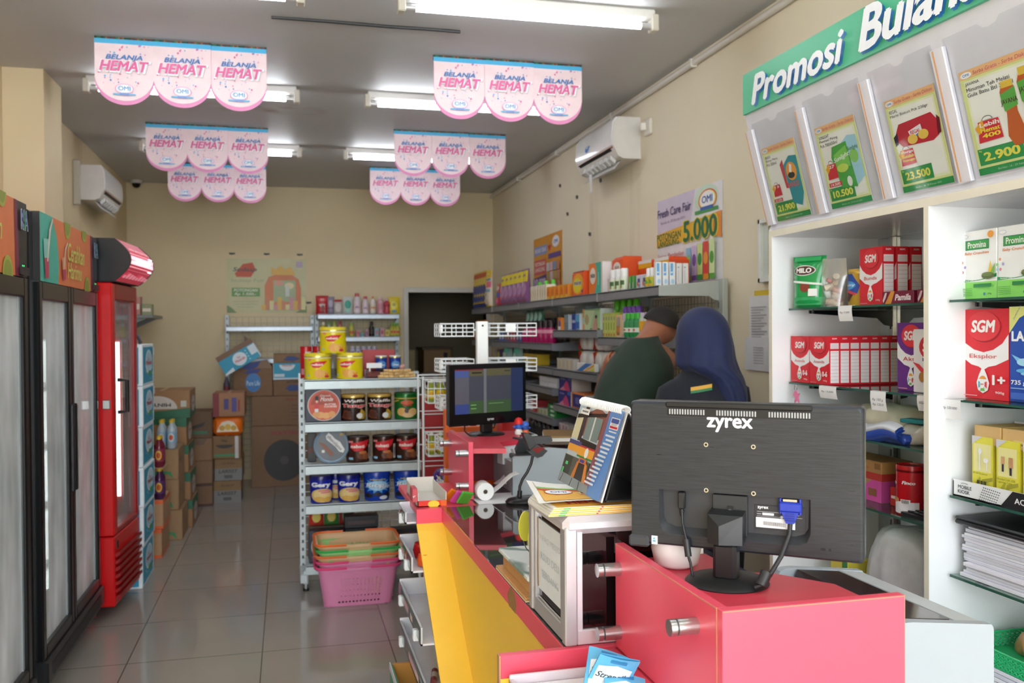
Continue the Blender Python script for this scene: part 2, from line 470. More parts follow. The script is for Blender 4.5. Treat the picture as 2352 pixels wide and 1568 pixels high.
# hanging promotion cards
def card():
    w, h = .284, .338; y0 = .135
    t = thing('hanging_card', '', 'hanging sign')
    n = 22
    def outline(dx=0, lift=0): return [(-w/2+dx, h), (-w/2+dx, .135)] + [(w/2*cos(pi + pi*i/n)*(1-2*dx/w), 0.135+lift + .13*sin(pi + pi*i/n)) for i in range(1, n)] + [(w/2-dx, .135), (w/2-dx, h)]
    b = B(); b.prism(outline(), (0, .003, -h), (1, 0, 0), (0, 0, 1), -.003, '#e48fc0')
    f = flat((0, 0, -h), (1, 0, 0), (0, 0, 1))
    def uv(x, y): return ((x-.5)*w, y*h)
    it = [P([(x, y) for x, y in outline(.0005, .02)], '#f3dbe0'), ('p', [uv(0, .93), uv(1, .93), uv(1, 1), uv(0, 1)], '#4cb6e6', True)]
    rnd = random.Random(3)
    for k in range(46):
        x = rnd.uniform(.06, .94); y = rnd.choice((rnd.uniform(.78, .92), rnd.uniform(.3, .47), rnd.uniform(.3, .92)))
        if .47 < y < .77 and .1 < x < .9: continue
        r = rnd.choice((.004, .004, .0025, .006)); cx, cy = uv(x, y)
        if y < .4 and abs(x-.5) > .38: continue
        it.append(('p', [(cx-r, cy), (cx, cy-r*1.1), (cx+r, cy), (cx, cy+r*1.1)], rnd.choice(('#e07fb0', '#3f86c6', '#5fb8e8', '#d66aa2')), True))
    def t_(s, x, y, ww, hh, c, bo=.03, sh=.25): cx, cy = uv(x, y); return ('t', s, cx, cy, ww*w, hh*h, c, bo, sh, 0)
    it += [t_('BELANJA', .5, .715, .62, .095, '#2f78bf'), t_('HEMAT', .525, .575, .89, .19, '#cfc6ce', .05), t_('HEMAT', .51, .585, .89, .19, '#ffffff', .05), t_('HEMAT', .5, .592, .84, .16, '#e0679f', .05),
           ]
    cx, cy = uv(.5, .25)
    it += [E(cx, cy, .045, .026, '#e3a3cf'), E(cx, cy, .04, .023, '#ffffff'), E(cx, cy, .034, .021, '#b9c3ea'), E(cx, cy, .031, .019, '#ffffff'), t_('OMI', .5, .255, .2, .065, '#2f8fc9', .02, 0),
           ('p', [uv(.31, .155), uv(.69, .155), uv(.69, .175), uv(.31, .175)], '#4cb6e6', True), ('p', [uv(.42, .15), uv(.58, .15), uv(.58, .185), uv(.42, .185)], '#7f9ad6', True)]
    b.art(it, f, .0003)
    b.obj('card_panel', t)
    b = B(); rnd = random.Random(5)
    for k in range(28):
        x = -w/2 + w*(k+.5)/28
        b.box(x-.006, x+.006, .004, .02, -.012, .012, rnd.choice(('#1f4a3a', '#7a2f33', '#2f6b4a', '#8a6a3a', '#1d3a30')))
    b.obj('garland', t)
    return t
CARD_ = Stock(card)
for row, y, xs in (('front left', 4.98, (-.795, -.515, -.235)), ('middle left', 6.94, (-.83, -.55, -.267)), ('back left', 8.5, (-.87, -.59, -.315)),
                   ('front right', 4.92, (.933, 1.217, 1.503)), ('middle right', 6.79, (.93, 1.215, 1.505)), ('back right', 8.37, (.89, 1.168, 1.446))):
    for i, x in enumerate(xs):
        CARD_.put((x, y - (.006 if i == 1 else 0) - (.0 if i else .0) + i*.004, H-.014), '%s pink and white scalloped card in the %s row under the ceiling' % (('leftmost', 'middle', 'rightmost')[i], row), group='hanging pink and white promotion cards')

# air conditioners (front towards +X in local space, wall at x = 0)
def aircon(L, hh, d, logo):
    t = thing('air_conditioner', '', 'air conditioner')
    prof = [(0, 0), (d*.62, 0), (d*.8, hh*.06), (d*.98, hh*.3), (d, hh*.5), (d*.96, hh*.86), (d*.8, hh), (0, hh)]
    b = B(); b.prism(prof, (0, 0, 0), (1, 0, 0), (0, 0, 1), -L, mat('#dcdad4', .3)); b.obj('body', t, smooth=35)
    b = B(); pan = [(d*.83, hh*.28), (d*1.0, hh*.32), (d*1.03, hh*.5), (d*.99, hh*.88), (d*.86, hh*1.005), (d*.8, hh*1.0)]
    b.prism(pan, (0, .012, 0), (1, 0, 0), (0, 0, 1), -(L-.024), mat('#eeeeec', .12)); pb = b.obj('front_panel', t, smooth=35)
    b = B(); b.prism([(d*.78, hh*.24), (d*.99, hh*.27), (d*.99, hh*.295), (d*.78, hh*.27)], (0, .04, 0), (1, 0, 0), (0, 0, 1), -(L-.06), mat('#9c5c38', .35)); b.obj('trim_strip', t)
    b = B(); b.quad((d*.6, .06, -.002), (d*.6, L-.06, -.002), (d*1.0, L-.06, hh*.27), (d*1.0, .06, hh*.27), '#191a1c'); b.obj('outlet', t)
    b = B(); b.prism([(d*.56, -.004), (d*.6, -.004), (d*.8, -hh*.2), (d*.77, -hh*.21)], (0, .08, 0), (1, 0, 0), (0, 0, 1), -(L-.18), mat('#d3d3d0', .3)); b.obj('louver', t)
    for k in range(7):
        y = .12 + (L-.26)*k/6; b = B(); b.prism([(d*.7, .002), (d*.9, hh*.13), (d*.92, hh*.03), (d*.74, -.02)], (0, y, 0), (1, 0, 0), (0, 0, 1), -.05, mat('#d9dad8', .3)); b.obj('vane', t)
    if logo:
        b = B(); f = flat((d*1.04, .62, hh*.42), (0, -.14, 0), (-.012, 0, .11))
        f = flat((d*1.035, .2, hh*.45), (0, .13, 0), (-.01, 0, .1))
        b.art([E(.2, .6, .16, .3, '#3a7fc0'), E(.5, .7, .2, .3, '#3a7fc0'), E(.8, .6, .16, .3, '#3a7fc0'), E(.5, .28, .3, .22, '#3a7fc0'), E(.5, .4, .12, .08, '#dce8f4')], f)
        b.obj('sticker', t)
    return t
a = aircon(.8, .27, .19, False); a.location = (XL, 7.58, 2.555)
tag(a, 'white wall air conditioner on the left wall above the red fridge')
# mirror for the right wall: rotate by half a turn
a = aircon(.76, .265, .19, True); a.location = (XR, 6.2, 2.615); a.rotation_euler = (0, 0, pi)
tag(a, 'white wall air conditioner with blue sticker on the right wall')
b = B(); b.prism([(0, 0), (.035, 0), (.03, -.12), (.008, -.13)], (0, 0, 0), (0, -1, 0), (0, 0, 1), .006, mat('#dcdcda', .4))
tag(b.obj('paper_strip', loc=(2.06, 6.0, 2.6)), 'white flap hanging below the right air conditioner', 'flap')
b = B(); b.box(0, .02, -.05, .05, -.05, .05, mat('#e0dccf', .4), .006); b.box(.02, .055, -.03, .0, -.02, .03, mat('#efece2', .4), .006)
o = b.obj('wall_socket', loc=(XR, 5.29, 2.785), rz=pi); tag(o, 'cream wall socket with plug right of the air conditioner', 'socket')
b = B(); b.box(0, .05, -.02, .02, -.17, .17, mat('#b9b4a4', .5), .006)
tag(b.obj('wall_conduit', loc=(XL, 7.42, 2.66)), 'short vertical plastic duct beside the left air conditioner', 'duct')
# dome camera
t = thing('dome_camera', 'small white dome security camera in the back left ceiling corner', 'camera', (-1.44, 9.62, H))
b = B(); b.lathe([(0, -.03), (.05, -.03), (.055, -.02), (.055, 0), (0, 0)], mat('#cfccc4', .4), 18); b.obj('mount', t, smooth=40)
b = B(); b.lathe([(0, -.075), (.02, -.071), (.035, -.058), (.042, -.03), (0, -.03)], mat('#101012', .1), 18); b.obj('lens_dome', t, smooth=40)

# posters
def sheet(name, O, U, Vv, items, label, cat, bg, thick=.002):
    b = B(); O, U, Vv = V(O), V(U), V(Vv)
    b.prism([(0, 0), (1, 0), (1, 1), (0, 1)], O, U, Vv, -thick, bg)
    b.art(items, flat(O, U, Vv), .0005)
    return tag(b.obj(name), label, cat)
c1 = [P([(0, .55), (.55, .7), (.62, 1), (0, 1)], '#d6cbe0'), E(.78, .88, .17, .13, '#cfe3cf'), E(.8, .86, .13, .1, '#d43c2f'), E(.8, .86, .12, .09, '#f0d23a'), E(.8, .86, .105, .085, '#ffffff'), P([(.62, .74), (.95, .74), (.95, .775), (.62, .775)], '#3f9a4a'), R(.7, .765, .88, .8, '#3d66b0'),
      T('OMI', .8, .865, .15, .07, '#2f62ae'), T('Fresh Care Fair', .29, .855, .55, .09, '#473a70', .02), T('Periode 16 - 29 Februari 2024', .27, .755, .4, .025, '#5a5070', .0),
      P([(0, .5), (1, .53), (1, .72), (.4, .67), (0, .64)], '#e9b52a'), P([(.86, .52), (1, .47), (1, .72), (.86, .71)], '#ef9430'), T('POTONGAN', .21, .6, .4, .075, '#2e6b34', .03), T('LANGSUNG', .2, .53, .36, .065, '#2e6b34', .03), T('5.000', .7, .6, .53, .235, '#e9d33a', .07), T('5.000', .7, .6, .5, .215, '#1f6a3e', .045),
      T('Setiap Pembelian', .24, .39, .44, .06, '#c8483c', .01, .2), T('Produk Sponsor', .23, .28, .4, .06, '#c8483c', .01, .2)]
for k, (ca, cb) in enumerate((('#8fc3e6', '#9ccf5f'), ('#d7c3e8', '#7d5aa8'), ('#cfe28f', '#3f9a4a'), ('#d9473c', '#e9a03a'), ('#d9ecb0', '#57a83f'))):
    x = .5 + k*.088; c1 += [R(x, .07 + .015*k, x+.075, .43+.01*k, ca), E(x+.037, .3, .03, .06, cb), R(x, .1, x+.075, .15, cb)]
sheet('promotion_poster', (XR-.004, 5.165, 1.735), (0, -.85, 0), (0, 0, .565), c1, 'large white and purple promotion poster with 5.000 on the right wall', 'poster', '#e6e6ea')
c2 = [R(.02, .75, .5, .88, '#8f9fd0'), T('PRODUK TEBAR', .26, .815, .42, .06, '#e8e8f4', .03), E(.8, .88, .12, .08, '#e8e8f0'), T('OMI', .8, .88, .14, .05, '#3d66b0'), P([(.52, .85), (.66, .85), (.59, .76)], '#c8473c'), R(.55, .66, .97, .73, '#5a3f8f'), R(.04, .47, .46, .68, '#cf5a63'), T('POTONGAN', .25, .62, .36, .06, '#f3e6d8', .03), T('LANGSUNG', .25, .54, .36, .06, '#f3e6d8', .03),
      P([(0, .24), (.48, .3), (.48, .46), (0, .42)], '#5b3a86'), T('10.000', .25, .36, .42, .1, '#ead9ee', .05), R(0, 0, .5, .15, '#b8472e')]
rnd = random.Random(11)
for k in range(16): x = .52 + .115*(k % 4); y = .1 + .13*(k//4); c2.append(R(x, y, x+.1, y+.115, rnd.choice(('#d9d3d8', '#c98d6a', '#8aa2c4', '#e3c3c8', '#b9a060'))))
sheet('promotion_poster', (XR-.004, 8.03, 1.73), (0, -.88, 0), (0, 0, .62), c2, 'small orange and purple promotion poster low on the right wall near the corner', 'poster', '#d8962f')
c3 = [P([(.1, .72), (.2, .9), (.32, .93), (.36, .8), (.3, .66), (.12, .66)], '#c4563a'), T('Sedaap', .225, .79, .3, .1, '#5c4a4e', .03, .25), T('Sedaap Fair', .26, .59, .42, .08, '#aab28c', .02), R(.06, .3, .41, .46, '#6f9a58'), T('POTONGAN', .235, .415, .3, .055, '#e4ead2', .04, .2), T('Rp 1.500,-', .23, .34, .27, .06, '#e4ead2', .04, .2),
      R(.08, .2, .4, .215, '#b3b98f'), R(.1, .15, .38, .165, '#b3b98f'), R(.12, .1, .34, .115, '#b3b98f'), P([(0, 0), (.12, 0), (.05, .1), (0, .14)], '#7c9466'), P([(.86, 0), (1, 0), (1, .13)], '#7c9466'),
      P([(.47, .1), (.47, .5), (.52, .66), (.6, .7), (.82, .7), (.9, .62), (.93, .45), (.93, .1)], '#cf8158'), P([(.56, .7), (.55, .86), (.6, .8), (.68, .88), (.72, .8), (.8, .86), (.86, .7)], '#dcb35a'), R(.58, .2, .86, .6, '#a8b790'), E(.65, .55, .06, .05, '#d9a08c'), E(.78, .5, .06, .06, '#e2d6a8'), R(.73, .3, .78, .5, '#d2d6d0')]
for k in range(11): x = .43 + .05*k; c3.append(R(x, .05, x+.055, .15 + .07*((k*5) % 3), ('#d9b45c', '#c98a6a', '#dcd8a0', '#cf9aa0')[k % 4]))
c3.append(R(.87, .84, .95, .95, '#b3a3b8'))
sheet('promotion_poster', (-.6, YB-.004, 1.725), (.8, 0, 0), (0, 0, .56), c3, 'faded pale yellow noodle promotion poster on the back wall', 'poster', '#c9c79c')
# tape marks left on walls
for k, (x, z) in enumerate(((-.545, 2.335), (-.2, 2.335), (.135, 2.333), (.22, 1.83))):
    b = B(); b.box(-.03, .03, -.004, 0, -.008, .008, '#1a1a16'); b.box(-.02, .01, -.006, -.004, -.012, .004, '#2b2a22')
    tag(b.obj('tape_scrap', loc=(x, YB, z)), ('black tape scrap above the left end of the faded poster', 'black tape scrap above the middle of the faded poster', 'black tape scrap above the right end of the faded poster', 'black tape scrap at the lower right corner of the faded poster')[k], 'tape', 'tape scraps on the back wall')
for k, (y, z, l) in enumerate(((7.2, 2.72, 'topmost'), (6.75, 2.56, 'second from the top'), (6.2, 2.6, 'closest to the air conditioner'), (7.0, 2.46, 'leftmost of the middle three'), (6.45, 2.24, 'lowest'))):
    b = B(); b.box(-.004, 0, -.022, .014, -.014, .01, '#26251f'); b.box(-.006, -.004, -.01, .02, -.004, .014, '#3b3a33')
    tag(b.obj('tape_scrap', loc=(XR, y, z)), 'dark tape scrap on the right wall below the air conditioner, %s' % l, 'tape', 'tape scraps on the right wall')
# frame and papers on the right wall beside the white cabinet
t = thing('picture_frame', 'white framed certificate on the right wall behind the white cabinet', 'picture frame', (XR, 3.76, 1.89))
b = B(); w, h = .3, .3
for a in ((-w/2, -w/2+.022, -h/2, h/2), (w/2-.022, w/2, -h/2, h/2), (-w/2, w/2, -h/2, -h/2+.022), (-w/2, w/2, h/2-.022, h/2)): b.box(-.03, 0, a[0], a[1], a[2], a[3], mat('#e4e6e4', .35), .003)
b.obj('frame', t)
b = B(); b.box(-.012, 0, -w/2+.02, w/2-.02, -h/2+.02, h/2-.02, mat('#d4ddd6', .3)); b.art([R(.24, .12, .76, .16, '#9c9468'), R(.24, .84, .76, .88, '#9c9468'), R(.24, .12, .28, .88, '#9c9468'), R(.72, .12, .76, .88, '#9c9468')] + [R(.34, .2+.05*k, .66, .225+.05*k, '#8a948c') for k in range(12)], flat((-.012, w/2, -h/2), (0, -w, 0), (0, 0, h)))
b.obj('certificate', t)
def pin(b, y, z, c): b.box(-.006, 0, y-.008, y+.008, z-.005, z+.005, c)
b = B(); b.box(-.003, 0, -.14, .12, -.16, .175, mat('#d9bd2a', .6)); b.box(-.004, -.003, -.1, .1, -.165, -.15, '#b9b39a')
tag(b.obj('yellow_folder', loc=(XR, 3.87, 1.53)), 'yellow folder pinned behind white papers on the right wall', 'folder')
lines = [R(.1, .1+.042*k, (.45 + .3*((k*7) % 3)/3), .115+.042*k, '#a6a7ad') for k in range(18)]
b = B(); b.prism([(0, 0), (1, 0), (1, 1), (0, 1)], (-.008, .13, -.165), (0, -.27, 0), (0, 0, .31), -.001, mat('#e2e3e6', .6)); b.art(lines, flat((-.008, .13, -.165), (0, -.27, 0), (0, 0, .31)))
pin(b, .09, .12, '#3f9a5a'); pin(b, -.02, .115, '#d9bd2a'); pin(b, -.03, -.07, '#3f9a5a')
o = b.obj('notice_sheet', loc=(XR, 3.9, 1.535)); tag(o, 'white typed notice with green and yellow pins on the right wall', 'paper')
b = B(); b.prism([(0, 0), (1, -.02), (1, 1), (.02, 1)], (-.011, .15, -.08), (0, -.29, 0), (0, 0, .16), -.001, mat('#dcdee3', .6)); b.art([R(.3, .2+.08*k, .62, .23+.08*k, '#b1b3ba') for k in range(7)], flat((-.011, .15, -.08), (0, -.29, 0), (0, 0, .16)))
pin(b, .08, .06, '#c8483c'); pin(b, -.05, -.05, '#c8483c')
tag(b.obj('notice_sheet', loc=(XR, 3.92, 1.4)), 'white half sheet with red pins below the typed notice', 'paper')
b = B(); b.prism([(0, 0), (1, 0), (1, 1), (.15, 1)], (-.013, .06, -.12), (0, -.16, 0), (0, 0, .23), -.001, mat('#d3d6dc', .6)); b.art([R(.6, .1, .68, .16, '#8f8f96')], flat((-.013, .06, -.12), (0, -.16, 0), (0, 0, .23)))
tag(b.obj('notice_sheet', loc=(XR, 3.76, 1.23)), 'blank white sheet hanging lowest on the right wall by the cabinet', 'paper')
# ---------------------------------------------------------------- coolers on the left (local front faces -Y, turned to face +X)
GL = glass('cooler_glass', '#e9f0ef', .05, .02, .5, '#f2f6f9')  # whitish diffuse haze mixed in, standing for reflections and fogging on the panes
GL2 = glass('fridge_glass', '#e9f0ef', .04, .02, .16, '#cdd6d6')
BLK = mat('#0e0f11', .28); LINER = mat('#cdd2d3', .4); WIRE = mat('#d5d8d8', .3)
def rsa(cx, cy, w, h): return [T('RSA', cx, cy, w*1.12, h*1.08, '#e8eef6', .07), T('RSA', cx, cy, w, h, '#3f62b5', .03), R(cx-w*.1, cy-h*.5, cx+w*.1, cy+h*.5, '#22201f'), T('S', cx, cy, w*.28, h, '#49a866', .06)]
def cooler(lab, open_rsa):
    Wd, D, Hh = 1.18, .56, 2.015
    t = thing('drink_cooler', lab, 'cooler', group='black drink coolers on the left')
    b = B(); x0, x1 = -Wd/2, Wd/2
    b.box(x0, x0+.055, 0.015, D, .1, Hh, BLK, .006).box(x1-.03, x1, .015, D, .1, Hh, BLK, .006)
    b.box(x0+.055, x1-.03, D-.04, D, .1, Hh, LINER).box(x0+.055, x1-.03, .02, D, 1.74, Hh, BLK).box(x0+.055, x1-.03, .04, D-.04, .16, .2, LINER)
    b.box(x0+.055, x0+.075, .05, D-.04, .2, 1.74, LINER).box(x1-.05, x1-.03, .05, D-.04, .2, 1.74, LINER)
    b.obj('cabinet', t)
    b = B(); b.box(x0+.03, x1, -.03, .03, .1, .2, mat('#1c1d1f', .35), .008); b.box(x0+.1, x1-.1, -.034, -.03, .125, .175, '#101113'); b.obj('kick_panel', t)
    for sx in (-1, 1):
        b = B(); b.cyl((sx*.5, .1, 0), (sx*.5, .1, .1), .025, mat('#8f9092', .3, .8)); b.obj('foot', t, smooth=40)
    # header board with its printed picture
    b = B(); b.box(x0+.055, x1, -.012, .02, 1.735, Hh, mat('#201e1f', .4)); w = Wd-.055
    it = [R(0, 0, .86, 1, '#dd7d4b'), P([(0, 0), (.26, 0), (.28, .3), (.25, .7), (.18, 1), (0, 1)], '#4fb3a0'), P([(.86, 0), (.905, 0), (.885, 1), (.85, 1)], '#7c2740'),
          E(.42, 1.02, .055, .26, '#a9b04a', 20, pi, 2*pi), E(.42, 1.02, .045, .2, '#8f9a3c', 20, pi, 2*pi), E(.72, 1.02, .045, .2, '#a9b04a', 20, pi, 2*pi), E(.72, 1.02, .035, .15, '#8f9a3c', 20, pi, 2*pi), E(.77, -.02, .055, .26, '#a9b04a', 20, 0, pi), E(.77, -.02, .045, .2, '#8f9a3c', 20, 0, pi),
          T('Cerahkan', .56, .56, .3, .3, '#d4d871', .02, .2), T('Harimu', .53, .26, .25, .26, '#d4d871', .02, .2),
          P([(.03, .62), (.11, .64), (.1, .06), (.05, .05)], '#8fd0c4'), P([(.04, .34), (.105, .36), (.1, .06), (.05, .05)], '#b8405c'), P([(.075, .3), (.09, .3), (.13, .75), (.17, .95), (.16, .97), (.11, .78)], '#e8dccf'),
          P([(.3, .42), (.36, .46), (.36, .1), (.32, .06)], '#e3a57c'), P([(.305, .24), (.36, .26), (.36, .1), (.32, .06)], '#b8405c'), P([(.33, .3), (.34, .3), (.36, .56), (.4, .68), (.39, .7), (.35, .58)], '#e8dccf')] + rsa(.945, .76, .075, .26)
    it += [R(.89, .02, .99, .13, '#2a1f22')]
    b.art(it, flat((x0+.055, -.012, 1.735), (w, 0, 0), (0, 0, Hh-1.735)), .0005)
    h = b.obj('header_sign', t)
    b = B(); b.box(x1-.1, x1-.05, -.018, -.012, 1.745, 1.785, '#151515'); b.art([T('3.5', .5, .5, .6, .7, mat('#39d06a', .4, 0, 0, 5, 0, 2.))], flat((x1-.1, -.018, 1.745), (.05, 0, 0), (0, 0, .04))); b.obj('temperature_display', h)
    for k, (a, c) in enumerate(((x0+.03, -.022), (-.015, x1-.005))):
        fr = .048
        b = B()
        b.box(a, a+fr, -.015, .035, .2, 1.735, BLK, .006).box(c-fr, c, -.015, .035, .2, 1.735, BLK, .006).box(a+fr, c-fr, -.015, .035, 1.66, 1.735, BLK, .006).box(a+fr, c-fr, -.015, .035, .2, .25, BLK, .006)
        b.box(a+fr, a+fr+.02, .0, .03, .25, 1.66, mat('#8d9596', .4)).box(c-fr-.02, c-fr, .0, .03, .25, 1.66, mat('#8d9596', .4))
        d = b.obj('door', t)
        b = B(); b.box(a+fr, c-fr, .005, .012, .25, 1.66, GL); b.obj('glass_pane', d)
        b = B(); b.box(c-.034 if k == 0 else a+.012, c-.012 if k == 0 else a+.034, -.03, -.013, .8, 1.2, mat('#1b1c1e', .3), .004); b.obj('handle', d)
    b = B(); b.box(-.005, .012, .1, .12, .35, 1.5, mat('#ffffff', .4, 0, 0, 5, 0, 5.)); b.obj('light_strip', t)
    for z in (.5, .76, 1.02, 1.28, 1.5):
        b = B()
        for k in range(13): x = x0+.09+(Wd-.16)*k/12; b.tube([(x, .06, z), (x, D-.05, z)], .003, WIRE, 5)
        b.tube([(x0+.08, .06, z), (x1-.06, .06, z)], .004, WIRE, 5).tube([(x0+.08, D-.05, z), (x1-.06, D-.05, z)], .004, WIRE, 5)
        b.box(x0+.08, x1-.06, .052, .056, z-.012, z+.03, glass('price_rail', '#e8f0f0', .1))
        b.obj('shelf', t)
    return t
ck = cooler('black glass-door drink cooler with an orange header, beside the red fridge', 1)
ck.location = (-.976, 4.53, 0); ck.rotation_euler = (0, 0, pi/2)
dup(ck, (-.976, 3.218, 0), pi/2, 'black glass-door drink cooler cut by the left edge, nearest the shopfront')
def drink(body, labelc, capc, r=.03, h=.2):
    def mk():
        t = thing('drink_bottle', '', 'bottle')
        b = B(); b.lathe([(0, 0), (r*.9, 0), (r, h*.05), (r, h*.28), (r, h*.62), (r*.94, h*.68), (r*.4, h*.88), (r*.38, h*.92), (0, h*.92)], body, 12)
        b.lathe([(r*1.01, h*.25), (r*1.01, h*.6)], labelc, 12); b.obj('bottle_body', t, smooth=40)
        b = B(); b.cyl((0, 0, h*.91), (0, 0, h), r*.46, capc, n=12); b.obj('cap', t, smooth=40)
        return t
    return mk
cols = (('#c8a23a', '#e8c52a', '#e0e0e0', 'yellow-labelled'), ('#6b3a26', '#b5532a', '#f0f0f0', 'brown'), ('#8fc0b4', '#2f8fc0', '#e9e9e9', 'blue-labelled'), ('#c9d0d4', '#e0923a', '#2a4a9a', 'orange-labelled'), ('#d6d9dc', '#6a8ad0', '#e9e9e9', 'pale blue-labelled'))
shelfn = ('fourth', 'third', 'second', 'fifth', 'lowest')
for k, z in enumerate((1.02, .5, .76, 1.28, .205)):
    sN = {1.28: 'second shelf', 1.02: 'middle shelf', .76: 'fourth shelf', .5: 'lowest wire shelf', .205: 'floor'}[z]
    st = Stock(drink(mat(cols[k][0], .15), cols[k][1], cols[k][2]))
    for j in range(3):
        st.put((-1.125-.07*j, 4.58+.02*(j % 2)+.01*j, z+.004), '%s drink bottle %s on the %s inside the black cooler' % (cols[k][3], ('nearest the glass', 'in the middle', 'deepest')[j], sN), group='drink bottles in the black cooler')

# red fridge
RED = mat('#c80d12', .3, 0, .05, 5); DRED = mat('#8f1114', .35)
t = thing('drink_fridge', 'tall red single-door drink fridge with a glowing curved header', 'fridge', (-.88, 5.43, 0), rad(86))
b = B(); x0, x1 = -.283, .283; D = .58
b.box(x0, x0+.03, .085, D, .08, 2.025, RED, .004).box(x1-.03, x1, .085, D, .08, 2.025, RED, .004).box(x0+.03, x1-.03, D-.03, D, .08, 2.0, LINER).box(x0, x1, .085, D, 1.8, 2.025, RED, .004).box(x0+.03, x1-.03, .085, D, .08, .44, RED)
b.art([R(0, 0, 1, 1, '#d8d7d6')], flat((x0-.0005, .125, .13), (0, -.034, 0), (0, 0, .55))); rnd = random.Random(4)
b.art([E(rnd.uniform(.2, .8), rnd.uniform(.03, .97), rnd.uniform(.05, .16), rnd.uniform(.01, .025), rnd.choice(('#8f9496', '#b9bcbd', '#777')), 7) for k in range(26)], flat((x0-.001, .125, .13), (0, -.034, 0), (0, 0, .55)), .0003)
b.box(x0, x0+.012, .1, .16, .02, .08, RED)
b.obj('cabinet', t)
b = B(); b.box(x0+.0, x1, 0, .08, .07, .44, RED, .006)
for k in range(7): b.prism([(0, 0), (.02, .012), (.02, .03), (0, .018)], (x0+.03, .0, .1+.038*k), (0, -1, 0), (0, 0, 1), -.506, DRED)
b.box(x0+.05, x0+.075, -.003, 0, .37, .41, '#1a0b0b')
b.obj('grille_panel', t)
b = B(); f = .075
b.box(x0, x0+f, 0, .08, .445, 1.79, RED, .006).box(x1-.05, x1, 0, .08, .445, 1.79, DRED, .006).box(x0+f, x1-.05, .0, .08, 1.7, 1.79, DRED, .006).box(x0+f, x1-.05, 0, .08, .445, .475, DRED, .006)
b.box(x0-.001, x0, .075, .085, .445, 1.79, '#141414')
d = b.obj('door', t)
b = B(); b.box(x0+f, x1-.05, .02, .028, .475, 1.7, GL2); b.obj('glass_pane', d)
b = B(); b.tube([(x0+.1, -.002, 1.27), (x0+.1, -.05, 1.265), (x0+.1, -.05, 1.1), (x0+.1, -.002, 1.095)], .011, '#121212', 8); b.obj('handle', d, smooth=40)
for ya in (.01, .09):
    b = B(); b.box(x0-.012, x0, ya, ya+.04, 1.12, 1.17, STEEL, .004); b.obj('lock_plate', t)
for y in (.092, .15):
    b = B(); b.box(x1-.05, x1-.032, y, y+.022, .57, 1.47, mat('#ffffff', .4, 0, 0, 5, 0, 7.)); b.obj('light_strip', t)
arc = [(.0-.1*sin(pi*(.06+.88*k/12)), 1.8+.225*(k/12)) for k in range(13)]
prof = [(.085, 1.8)] + arc + [(.085, 2.025)]
h = thing('header_sign', None, None); h.parent = t
for xa in (x0, x1-.014):
    b = B(); b.prism(prof, (xa, 0, 0), (0, 1, 0), (0, 0, 1), .014, mat('#1d1e21', .3)); b.obj('end_cap', h)
b = B(); b.box(x0+.014, x1-.014, -.015, .085, 1.795, 1.803, '#1d1e21'); b.obj('bottom_plate', h)
b = B()
def cur(u, v):
    a = v*12; i = min(11, int(a)); s = a-i
    return V((x0+.014+(x1-x0-.028)*u, arc[i][0]*(1-s)+arc[i+1][0]*s+.004, arc[i][1]*(1-s)+arc[i+1][1]*s))
SG = mat('#b02c42', .3, 0, .03, 4, 0, .45)
b.grid(cur, 6, 24, SG)
gl = lambda x, y, d: cur(x, y) + V((0, -d-.001, 0))
bands = [R(.0, .5-w, 1, .5+w, mat(c, .3, 0, 0, 4, 0, e)) for w, c, e in ((.24, '#c8566c', .6), (.17, '#e08a9c', .8), (.1, '#f6bcc8', 1.1))]
b.art(bands + [R(.82, .3, .99, .66, mat('#fff0f6', .3, 0, 0, 4, 0, 1.5)), T('untuk semangat Anjang', .5, .76, .85, .1, mat('#f0c4cc', .4, 0, 0, 4, 0, .6), .0), T('dan semangat', .52, .5, .6, .1, mat('#fff4f6', .4, 0, 0, 4, 0, 1.3), .02)] + [R(.04+.12*k, .08, .13+.12*k, .14+.05*((k*3) % 4)/3, mat('#d98a98', .4, 0, 0, 4, 0, .5)) for k in range(8)], gl, .001)
b.obj('header_light', h, smooth=40)
for z in (.78, 1.06, 1.34):
    b = B(); b.box(x0+.04, x1-.04, .1, D-.05, z, z+.004, glass('fridge_shelf', '#dde4e4', .1)); b.obj('shelf', t)
b = B()
for sx in (-.22, .22): b.cyl((sx, .2, 0), (sx, .2, .08), .025, '#222')
b.obj('foot', t)

# generic carton, local front to -Y
def carton(w, d, h, c='#a98a68', fr=(), sd=(), top=True, left=False, var=.07):
    b = B(); b.box(-w/2, w/2, 0, d, 0, h, mat(c, .75, 0, var, 22), .004)
    if fr: b.art(fr, front(w, h), .0006)
    if sd: b.art(sd, flat((w/2, 0, 0), (0, d, 0), (0, 0, h)), .0006)
    if top: b.art([R(.46, 0, .54, 1, '#b59a78')], flat((-w/2, 0, h), (w, 0, 0), (0, d, 0)), .0005)
    return b
def put(b, name, loc, label, cat, rz=0., group=None, rot=None, smooth=None):
    o = b.obj(name, loc=loc, rz=rz, smooth=smooth); tag(o, label, cat, group)
    if rot: o.rotation_euler = rot
    return o
